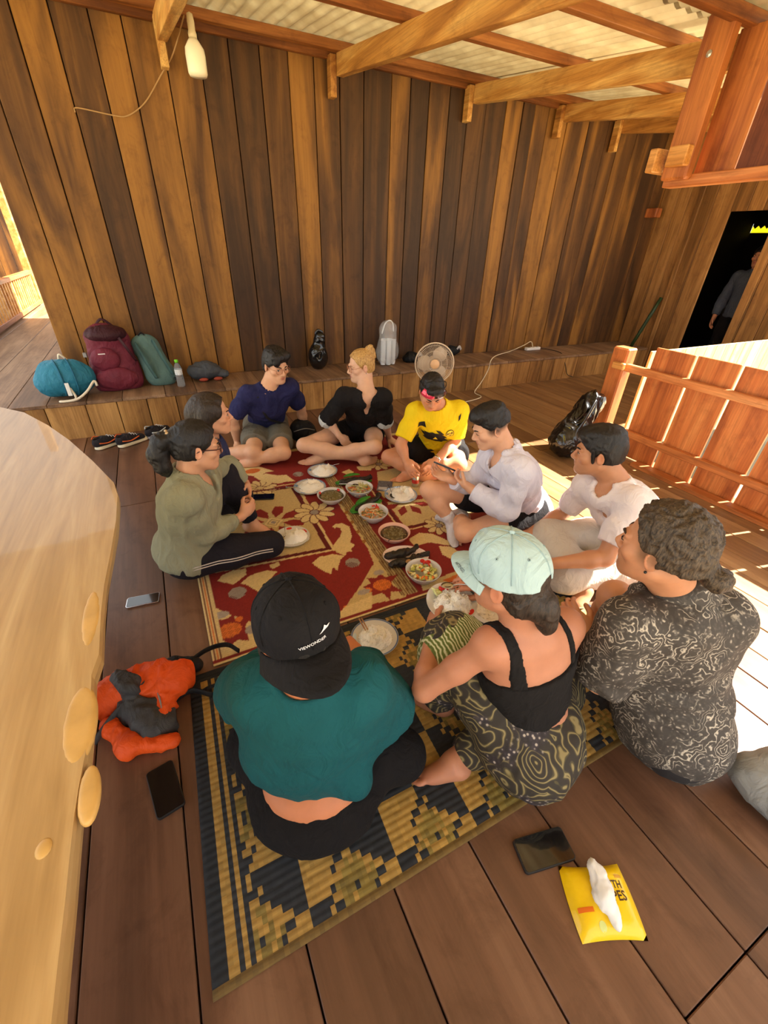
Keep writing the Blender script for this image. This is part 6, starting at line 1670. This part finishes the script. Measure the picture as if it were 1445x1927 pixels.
strap([c + V(.0, .0, .31), c + V(.02, -.02, .36), c + V(.06, 0, .31)], .008, CRM, 'top_loop', bg, b0, 1.0)
# green slim backpack
b0 = px(303, 727, ZL); c = b0 + V(0, .10, 0)
gbk = free_vol('slim_backpack', c - V(.4, .3, .1), c + V(.4, .3, .6), .009, lambda v: (v.cone(c + V(.05, -.02, .09), c + V(-.07, .07, .34), .115, .105, .03, flat=((0, 1, 0), .62)), v.cone(c + V(.0, -.02, .09), c + V(-.03, .07, .34), .115, .105, .03, flat=((0, 1, 0), .62))), TEALG, .004, 10, 7, loc=b0, floor_z=ZL + .001); tag(gbk, 'slim grey-green backpack leaning next to the maroon one', 'backpack')
for a, b_ in (((-.13, -.01, .39), (-.02, -.10, .08)), ((.02, -.005, .41), (.13, -.09, .10))): strap([c + V(*a), c + (V(*a) + V(*b_)) / 2 + V(0, -.045, .0), c + V(*b_)], .026, cloth_mat('green_strap', (70, 100, 98), .75), 'shoulder_strap', gbk, b0, .3)
strap([c + V(-.09, .05, .44), c + V(-.06, .04, .47), c + V(-.03, .05, .44)], .006, BLKN, 'grab_loop', gbk, b0)
MB().box(c + V(.14, -.09, .045), c + V(.18, -.07, .075), ch=.004).build('strap_adjuster', BLKN, gbk, loc=b0)
# water bottle
PET = plain('clear_plastic', (236, 242, 246), .06, trans=.85, ior=1.2)
c = px(342, 727, ZL); wob = lambda th, i: 1 + .02 * math.cos(6 * th)
bt = MB().lathe([(.0005, .002), (.030, 0), (.034, .01), (.0325, .04), (.034, .06), (.0325, .08), (.034, .10), (.0335, .17), (.024, .205), (.0135, .22), (.0135, .235), (.0005, .235)], 24, wob=wob).build('water_bottle', PET, None, True); tag(bt, 'clear water bottle with a bright green cap on the ledge', 'bottle')
MB().lathe([(.0005, .226), (.0165, .226), (.0165, .252), (.0005, .254)], 20).build('bottle_cap', plain('cap_green', (120, 214, 50), .4), bt, True)
MB().lathe([(.0342, .115), (.0342, .165)], 24, cap=False).build('bottle_label', plain('bottle_label', (226, 232, 234), .5, noise=.15, nscale=90), bt, True); bt.location = tuple(c)
# grey bundle with red edge
c = px(393, 716, ZL) + V(0, .05, 0)
bn = free_vol('rain_hat', c - V(.3, .25, .1), c + V(.3, .25, .3), .008, lambda v: (v.ell(c + V(-.03, 0, .09), (.15, .10, .085), None, .03), v.cone(c + V(.02, -.03, .12), c + V(.17, -.03, .05), .06, .035, .04)), cloth_mat('slate_nylon', (74, 78, 84), .6), .011, 12, 8, loc=c, floor_z=ZL + .001); tag(bn, 'crumpled slate-grey nylon bundle with red trim on the ledge', 'bundle')
for dx in (-.05, .09): MB().sphere(c + V(dx, -.10, .025), (.045, .022, .018), 12, 8).build('red_trim', plain('red_orange_trim', (156, 62, 40), .6), bn, True, loc=c)
# shoes
def shoe(c, ang, label, group, upper, accent, sole):
    d = V(math.cos(ang), math.sin(ang), 0); n = V(-d[1], d[0], 0); R = np.stack([d, n, V(0, 0, 1)], 1); up = V(0, 0, 1)
    o = free_vol('sneaker', c - .2, c + .2, .005, lambda v: (v.ell(c - d * .075 + up * .055, (.062, .04, .055), R, .02), v.cone(c - d * .03 + up * .055, c + d * .085 + up * .03, .042, .034, .02, flat=(n, 1.1)), v.ell(c - d * .085 + up * .11, (.034, .022, .05), R, .01, 's'), v.cut(c + up * .025, -up)), upper, 0, loc=c); tag(o, label, 'shoe', group)
    free_vol('sole', c - .2, c + .2, .005, lambda v: (v.cone(c - d * .085, c + d * .10 + up * .004, .044, .040, .02), v.cut(c + up * .032, up), v.cut(c + up * .001, -up)), sole, 0, parent=o, loc=c)
    for s_ in (-1, 1):
        MB().tube(smooth_curve([c - d * .10 + n * s_ * .043 + up * .06, c - d * .03 + n * s_ * .047 + up * .048, c + d * .05 + n * s_ * .042 + up * .062], 5), .005, 6).build('side_stripe', accent, o, True, loc=c)
    MB().tube(smooth_curve([c - d * .13 + up * .1, c - d * .095 + n * .03 + up * .105, c - d * .045 + n * .025 + up * .09], 4), .004, 6).build('collar_piping', accent, o, True, loc=c)
    for k in range(4):
        q = c + d * (.0 + .022 * k) + up * (.096 - .010 * k); MB().tube([q - n * .024 - up * .006, q + up * .004, q + n * .024 - up * .006], .003, 5).build('lace', plain('lace_pale', (206, 204, 198), .8), o, True, loc=c)
    return o
DKU = cloth_mat('shoe_black_mesh', (40, 38, 44), .8); ORA = plain('shoe_orange', (222, 106, 50), .6); SOL = plain('shoe_sole_cream', (224, 214, 184), .6)
shoe(px(208, 838, 0), -.25 + math.pi / 2 - .75, 'orange-striped black sneaker standing closest to the slab table', 'orange-striped sneakers', DKU, ORA, SOL)
shoe(px(250, 834, 0), .55, 'orange-striped black sneaker standing beside the pale-striped shoe', 'orange-striped sneakers', DKU, ORA, SOL)
shoe(px(300, 818, 0), .7, 'dark sneaker with pale stripes half hidden behind a ponytail', None, DKU, plain('shoe_white', (210, 220, 224), .6), plain('shoe_sole_grey', (150, 146, 150), .6))
# black plastic bag on the ledge
PLB = plain('black_polythene', (12, 12, 13), .22, coat=.5)
def knot_bag(name, c, sx, sy, h, mat, label, cat='bag', lean=(0, 0, 0), fz=0.0, amp=.010, ear=True, seed=0, neck=.05):
    ln = np.array(lean, float)
    o = free_vol(name, c - V(sx * 2.2, sy * 2.4, .1), c + V(sx * 2.2, sy * 2.4, h + .25) + np.abs(ln), .008, lambda v: (v.ell(c + V(0, 0, h * .38), (sx, sy, h * .40), None, .03), v.cone(c + V(0, 0, h * .6), c + V(0, 0, h * .86) + ln * .6, sx * .62, neck, .06), v.cone(c + V(0, 0, h * .86) + ln * .6, c + V(0, 0, h) + ln, neck, neck * 1.15, .03)), mat, amp, 14, seed, loc=c, floor_z=fz + .001, aniso=(1, 1, .3))
    tag(o, label, cat)
    if ear:
        t = c + V(0, 0, h) + ln
        MB().tube(smooth_curve([t, t + V(-.045, 0, .03), t + V(-.02, 0, .075), t + V(.03, 0, .045), t], 5), [.016] * 21, 8, flat=.45).build('tied_loop', mat, o, True, loc=c)
    return o
knot_bag('plastic_bag', px(600, 694, ZL) + V(0, .0, 0), .105, .085, .34, PLB, 'shiny black plastic bag knotted shut on the ledge', lean=(.03, 0, 0), fz=ZL, seed=1)
# clear bag of plastic cups
cb = px(735, 690, ZL) + V(0, .10, 0); CLR = plain('clear_polythene', (240, 244, 246), .12, alpha=.22, spec=.8)
cbag = knot_bag('clear_bag', cb, .135, .10, .40, CLR, 'clear plastic bag packed with plastic cups on the ledge', fz=ZL, amp=.012, seed=2, ear=False, neck=.085)
MB().tube(smooth_curve([cb + V(-.09, -.02, .36), cb + V(-.05, -.02, .47), cb + V(.01, -.02, .50), cb + V(.05, -.02, .46), cb + V(.06, -.02, .38)], 5), .007, 8).build('handle', plain('bag_handle_white', (232, 234, 234), .4), cbag, True, loc=cb)
CUP = plain('cup_clear_white', (240, 244, 246), .25, alpha=.9)
for i, (dx, dy) in enumerate(((-.065, -.02), (.0, -.035), (.065, -.02), (-.03, .04), (.04, .04))):
    m = MB()
    for k in range(9): m.lathe([(.027, .012 + k * .03), (.034, .05 + k * .03), (.0355, .052 + k * .03)], 18, cap=False)
    o = m.build('cup_stack', CUP, None, True); o.location = tuple(cb + V(dx, dy, 0)); tag(o, 'stack of clear plastic cups inside the clear bag', 'cups', 'cup stacks in the clear bag')
# dark odds on the ledge behind the fan
for cc, lab, s_ in ((px(776, 682, ZL) + V(0, .03, 0), 'dark folded pouch on the ledge beside the fan', 3), (px(850, 668, ZL) + V(0, .02, 0), 'black and white bundle on the ledge behind the fan', 4)):
    o = free_vol('pouch', cc - V(.22, .2, .1), cc + V(.22, .2, .25), .009, lambda v: (v.ell(cc + V(0, 0, .05), (.12, .08, .055), None, .02), v.cone(cc + V(-.03, 0, .07), cc + V(.10, .0, .05), .05, .03, .02)), BLKN, .012, 14, s_, loc=cc, floor_z=ZL + .001); tag(o, lab, 'pouch')
    MB().tube(smooth_curve([cc + V(.04, -.07, .08), cc + V(.08, -.06, .11), cc + V(.12, -.05, .07)], 4), .018, 8, flat=.4).build('pale_flap', plain('pale_flap', (176, 172, 170), .6), o, True, loc=cc)
# fan
fc = V(2.578, 3.92, .50); base = V(2.62, 3.99, 0); fdir = unit(V(-.45, -.88, .06)); FW = plain('fan_cream', (226, 206, 178), .35)
fan = empty('electric_fan', base, 'cream table fan with a round wire guard behind the yellow jersey', 'fan')
MB().lathe([(.0005, .03), (.05, .03), (.12, .018), (.13, .006), (.13, 0), (.0005, 0)], 32, c=base).build('base', FW, fan, True, loc=base)
MB().tube([base + V(0, 0, .02), base + V(0, 0, .40)], [.018, .015], 14).build('pole', FW, fan, True, loc=base)
Mf = frame(fc, np.cross(fdir, V(0, 0, 1)), z=fdir); R_ = .205
MB().lathe([(.0005, -.16), (.05, -.155), (.065, -.12), (.06, -.06), (.0005, -.05)], 24, M=Mf).build('motor', FW, fan, True, loc=base)
g = MB()
for zz, rr in ((.045, R_ * .35), (.04, R_ * .65), (.02, R_ * .9)): g.tube([np.array(Mf @ Vector((rr * math.cos(a), rr * math.sin(a), zz))) for a in np.linspace(0, 2 * math.pi, 33)], .002, 5, cap=False)
for k in range(72):
    a = 2 * math.pi * k / 72
    g.tube([np.array(Mf @ Vector((q * R_ * math.cos(a + tw), q * R_ * math.sin(a + tw), z))) for q, z, tw in ((.18, .048, 0), (.6, .042, .06), (.95, .015, .1), (1.0, -.01, .1), (.95, -.035, .1), (.5, -.06, .05))], .0013, 4)
go = g.build('wire_guard', plain('fan_wire', (222, 204, 180), .4), fan, True, loc=base); go['kind'] = 'stuff'
MB().tube([np.array(Mf @ Vector((R_ * math.cos(a), R_ * math.sin(a), -.01))) for a in np.linspace(0, 2 * math.pi, 49)], .007, 8, cap=False).build('guard_rim', FW, fan, True, loc=base)
MB().lathe([(.0005, .056), (.045, .054), (.05, .046), (.0005, .044)], 24, M=Mf).build('badge_disc', plain('fan_badge', (230, 186, 140), .4), fan, True, loc=base)
BLD = plain('fan_blade', (206, 186, 160), .35)
for k in range(3):
    a0 = 2 * math.pi * k / 3; vs = []
    for i in range(9):
        q = .03 + .15 * i / 8; w = .25 + .55 * math.sin(math.pi * (i / 8) ** .7)
        for s_ in (-1, 1): vs.append(np.array(Mf @ Vector((q * math.cos(a0 + s_ * w), q * math.sin(a0 + s_ * w), -.012 + s_ * .012))))
    b = MB().add(vs, [(2 * i, 2 * i + 1, 2 * i + 3, 2 * i + 2) for i in range(8)]).build('blade', BLD, fan, True, loc=base); b.modifiers.new('t', 'SOLIDIFY').thickness = .002
def py(x, y, Y):
    d = _rt * (x - 722.5) - _up * (y - 963.5) + _f * 793.0; return EYE + d * Y / d[1]
# power strip and cables
WHC = plain('white_cable', (222, 208, 178), .5)
cs = px(1002, 656, ZL + .02)
ps = MB().box(cs + V(-.13, -.03, -.018), cs + V(.13, .03, .02), ch=.006).build('power_strip', plain('white_plastic', (232, 230, 224), .4), None, loc=cs); tag(ps, 'white power strip lying on the far ledge', 'power strip')
for k in range(3): MB().box(cs + V(-.09 + k * .075, -.018, .0195), cs + V(-.05 + k * .075, .018, .0212), ch=.0005).build('socket', plain('socket_grey', (150, 148, 144), .5), ps, loc=cs)
tag(MB().tube(smooth_curve([base + V(.05, .02, .03), base + V(.25, -.05, .012), base + V(.75, .05, .01), px(893, 738, .01), py(905, 720, YR - .02), py(918, 697, YR - .02), py(928, 674, YR - .02) + V(0, 0, .01), px(960, 661, ZL + .01), px(985, 650, ZL + .06), px(999, 643, ZL + .10), cs + V(0, 0, .02)], 8), .006, 6).build('fan_cable', WHC, None, True), 'white cable running from the fan up to the power strip', 'cable')
tag(MB().tube(smooth_curve([cs + V(.13, 0, 0), cs + V(.25, -.1, -.01), cs + V(.24, -.34, -.02), V(cs[0] + .22, YR - .012, .2), V(cs[0] + .3, YR - .02, .06), V(cs[0] + .42, YR - .03, .012)], 6), .005, 6).build('black_cable', plain('black_cable', (26, 24, 22), .5), None, True), 'black cable hanging down the step below the power strip', 'cable')
# black rubbish bag by the railing post
tb = px(1062, 862, 0) + V(.08, .06, 0)
tbo = knot_bag('rubbish_bag', tb, .20, .16, .36, PLB, 'black plastic rubbish bag slumped on the floor by the railing post', lean=(.20, .04, .08), seed=6, amp=.016, ear=False, neck=.09)
strap([tb + V(-.12, -.08, .16), tb + V(-.02, -.1, .34), tb + V(.14, -.04, .48), tb + V(.20, .0, .47), tb + V(.20, -.04, .34)], .018, PLB, 'bag_handle', tbo, tb, .5)
# bamboo tube, peg on the wall
a, b = px(1203, 636, .40), None; a = V(6.6, 4.52, ZL); b = V(6.82, 4.44, 1.02)
tag(MB().tube([a + (b - a) * t for t in (0, .3, .31, .62, .63, 1)], [.024, .024, .027, .024, .027, .024], 14).build('bamboo_tube', plain('bamboo_green', (40, 60, 30), .4, noise=.3), None, True, loc=a), 'dark green bamboo tube leaning in the wall corner', 'bamboo')
MB().box((6.60, YW - .16, 2.0), (6.72, YW + .01, 2.11), ch=.008).build('peg', W_GABLE, wall, loc=(6.66, YW - .05, 2.05))
# lamp bulb hanging from the near rafter
bc = V(.685, 4.6, 2.50)
bulb = empty('hanging_bulb', bc, 'white bottle-shaped bulb hanging under the rafter', 'bulb')
MB().lathe([(.0005, .075), (.06, .078), (.068, .095), (.07, .19), (.066, .225), (.04, .262), (.026, .28), (.0005, .28)], 28, c=bc).build('glass', plain('bulb_milky', (246, 240, 214), .25, sss=.3), bulb, True, loc=bc)
MB().lathe([(.0005, .28), (.028, .28), (.03, .30), (.024, .32), (.026, .36), (.02, .40), (.0005, .41)], 20, c=bc).build('lamp_holder', plain('lamp_holder', (220, 206, 168), .4), bulb, True, loc=bc)
tag(MB().tube(smooth_curve([bc + V(-.03, .05, .40), V(.56, 4.86, 2.74), V(.45, 4.925, 2.62), V(.30, 4.935, 2.45), V(.155, 4.935, 2.355), V(.05, 4.935, 2.345), V(-.18, 4.93, 2.36), V(-.205, 4.91, 2.33)], 7), .005, 6).build('lamp_wire', plain('wire_tan', (176, 140, 92), .6), None, True), 'thin tan wire sagging along the board wall', 'wire')
# orange and grey bag on the floor
ORN = cloth_mat('orange_nylon', (226, 84, 24), .55, .12); GRN = cloth_mat('grey_nylon', (66, 66, 66), .6)
c = px(255, 1330, 0)
S_ = lambda x, y, z: px(x, y, z)
ob = free_vol('duffel_bag', px(255, 1330, 0) - V(.32, .36, .1), px(255, 1330, 0) + V(.32, .42, .3), .0075, lambda v: (v.cone(S_(215, 1310, .05), S_(330, 1275, .07), .06, .065, .04), v.cone(S_(190, 1320, .04), S_(240, 1290, .06), .055, .05, .03), v.cone(S_(245, 1285, .08), S_(300, 1268, .09), .05, .045, .03), v.cone(S_(330, 1275, .06), S_(305, 1340, .04), .045, .035, .03)), ORN, .017, 15, 12, loc=c, floor_z=.001, aniso=(1, 1, 1)); tag(ob, 'crumpled orange and grey bag dumped on the floor beside the straw mat', 'bag')
free_vol('grey_panel', c - V(.4, .4, .1), c + V(.4, .4, .3), .0075, lambda v: (v.cone(S_(255, 1330, .03), S_(290, 1370, .02), .065, .06, .04), v.cone(S_(245, 1290, .12), S_(225, 1278, .11), .036, .032, .03), v.cone(S_(300, 1330, .03), S_(310, 1365, .02), .05, .04, .03)), GRN, .010, 14, 5, ob, c, floor_z=.001)
free_vol('lower_orange_fold', c - V(.4, .5, .1), c + V(.4, .4, .3), .0075, lambda v: (v.cone(S_(205, 1365, .03), S_(245, 1405, .025), .03, .032, .03), v.cone(S_(245, 1405, .025), S_(325, 1395, .02), .034, .024, .03)), ORN, .010, 18, 6, ob, c, floor_z=.001)
free_vol('dark_lining', c - V(.4, .5, .1), c + V(.4, .5, .3), .0075, lambda v: v.cone(S_(325, 1258, .03), S_(365, 1250, .03), .045, .035, .03), BLKN, .008, 14, 7, ob, c, floor_z=.001)
strap([S_(340, 1260, .06), S_(385, 1225, .05), S_(425, 1213, .04), S_(450, 1225, .03)], .014, BLKN, 'shoulder_strap', ob, c); strap([S_(320, 1325, .05), S_(360, 1300, .04), S_(400, 1308, .02), S_(385, 1298, .03), S_(430, 1280, .02)], .014, BLKN, 'loose_strap', ob, c)
strap([S_(280, 1280, .11), S_(220, 1340, .07), S_(175, 1400, .03)], .016, GRN, 'grey_binding', ob, c, .4); strap([S_(292, 1285, .1), S_(302, 1320, .08), S_(308, 1350, .06)], .010, ZIP, 'zip', ob, c, .4)
# grey bag at the right edge
c = V(1.58, -.02, 0)
gg = free_vol('shoulder_bag', c - V(.4, .4, .1), c + V(.4, .4, .4), .009, lambda v: (v.ell(c + V(0, 0, .09), (.18, .13, .11), None, .03), v.cone(c + V(-.12, .09, .1), c + V(.15, -.06, .13), .07, .07, .05)), cloth_mat('grey_canvas', (142, 142, 138), .8), .010, 8, 9, loc=c, floor_z=.001); tag(gg, 'soft grey canvas bag on the floor at the edge of the sun patch', 'bag')
strap([c + V(-.17, .06, .08), c + V(-.06, .02, .20), c + V(.1, -.08, .18)], .007, cloth_mat('grey_piping', (110, 110, 108)), 'piping', gg, c)
# small black bag at the navy T-shirt man's hip
c = px(558, 842, .0) + V(.10, .12, 0)
hb_ = free_vol('hip_bag', c - V(.3, .3, .1), c + V(.3, .3, .35), .008, lambda v: (v.ell(c + V(0, 0, .10), (.12, .08, .10), None, .03), v.cone(c + V(-.03, 0, .14), c + V(.09, -.06, .04), .06, .045, .04)), BLKN, .006, 12, 10, loc=c, floor_z=.001); tag(hb_, 'black sling bag on the floor between the navy T-shirt and the black blouse', 'bag')
MB().tube(smooth_curve([c + V(-.1, -.07, .13), c + V(0, -.085, .15), c + V(.09, -.075, .12)], 5), .004, 6).build('zip', ZIP, hb_, True, loc=c)

# ---------------------------------------------------------------- live-edge slab table at the left
tm, tnt, tb_ = nodes_of('pale_slab_wood')
t1 = noise_tex(tnt, coords(tnt, (9, .8, 4)), 1.0, 5, .55, 1.5); t2 = noise_tex(tnt, coords(tnt, (90, 4, 40)), 1.0, 5)
cc = ramp(tnt, t1, [(.3, srgb(160, 126, 76)), (.5, srgb(184, 150, 98)), (.72, srgb(204, 174, 124))]); cc = mixc(tnt, .4, cc, ramp(tnt, t2, [(.3, (.7, .66, .6, 1)), (.6, (1, 1, 1, 1))]), 'MULTIPLY')
tnt.links.new(cc, tb_.inputs['Base Color']); tb_.inputs['Roughness'].default_value = .38; tb_.inputs['Coat Weight'].default_value = .25
SAP = plain('sapwood_edge', (202, 162, 94), .42, noise=.14, nscale=14)
ZT = .80
edge = [(0, 766), (45, 776), (90, 800), (130, 828), (175, 868), (214, 908), (221, 930), (218, 980), (208, 1040), (196, 1100), (190, 1150), (186, 1230), (172, 1270), (170, 1330), (166, 1370), (160, 1420), (150, 1470), (140, 1530), (132, 1600), (122, 1700), (108, 1820), (96, 1927)]
E2 = [px(x, y, ZT)[:2] for x, y in edge] + [V(-.27, .1), V(-.26, -.4), V(-.27, -.8), V(-1.25, -.8), V(-1.25, 2.9)]
tbl = empty('slab_table', (-.75, 1.0, 0), 'pale live-edge wooden slab table close beside the straw mat', 'table')
n = len(E2); m = MB(); lay = ((ZT, 0.0), (ZT - .012, .004), (ZT - .035, .0), (ZT - .055, -.018), (ZT - .06, -.03)); vs = []
cen = np.mean(E2, 0)
for z, off in lay:
    for q in E2: vs.append((*(q + unit(np.append(q - cen, 0))[:2] * off), z))
fs = [tuple(range(n))[::-1] if False else tuple(range(n))] + [tuple(range(4 * n, 5 * n))[::-1]]
for L in range(4): fs += [((L + 1) * n + i, (L + 1) * n + (i + 1) % n, L * n + (i + 1) % n, L * n + i) for i in range(n)]
m.add(vs, fs); m.build('slab', tm, tbl, loc=(-.75, 1.0, ZT))
for x, y, sx, sy in ((160, 1165, .020, .10), (135, 1365, .028, .085), (150, 1500, .016, .05)):
    q = px(x, y, ZT - .002); 
    free_vol('sapwood_knot', q - .2, q + .2, .005, lambda v: (v.ell(q + V(.012, 0, -.004), (sx, sy, .02), None, 0), v.cut(q + V(0, 0, .0032), V(0, 0, 1))), SAP, .0, parent=tbl, loc=q)
q = px(82, 1597, ZT); MB().sphere(q, (.011, .014, .003), 14, 6).build('knot', SAP, tbl, True, loc=q)
for x, y in ((-.95, -.55), (-.55, -.55), (-1.0, 1.6), (-.62, 1.2)):
    MB().box((x - .045, y - .045, 0), (x + .045, y + .045, ZT - .055), ch=.006).build('leg', W_GABLE, tbl, loc=(x, y, .35))
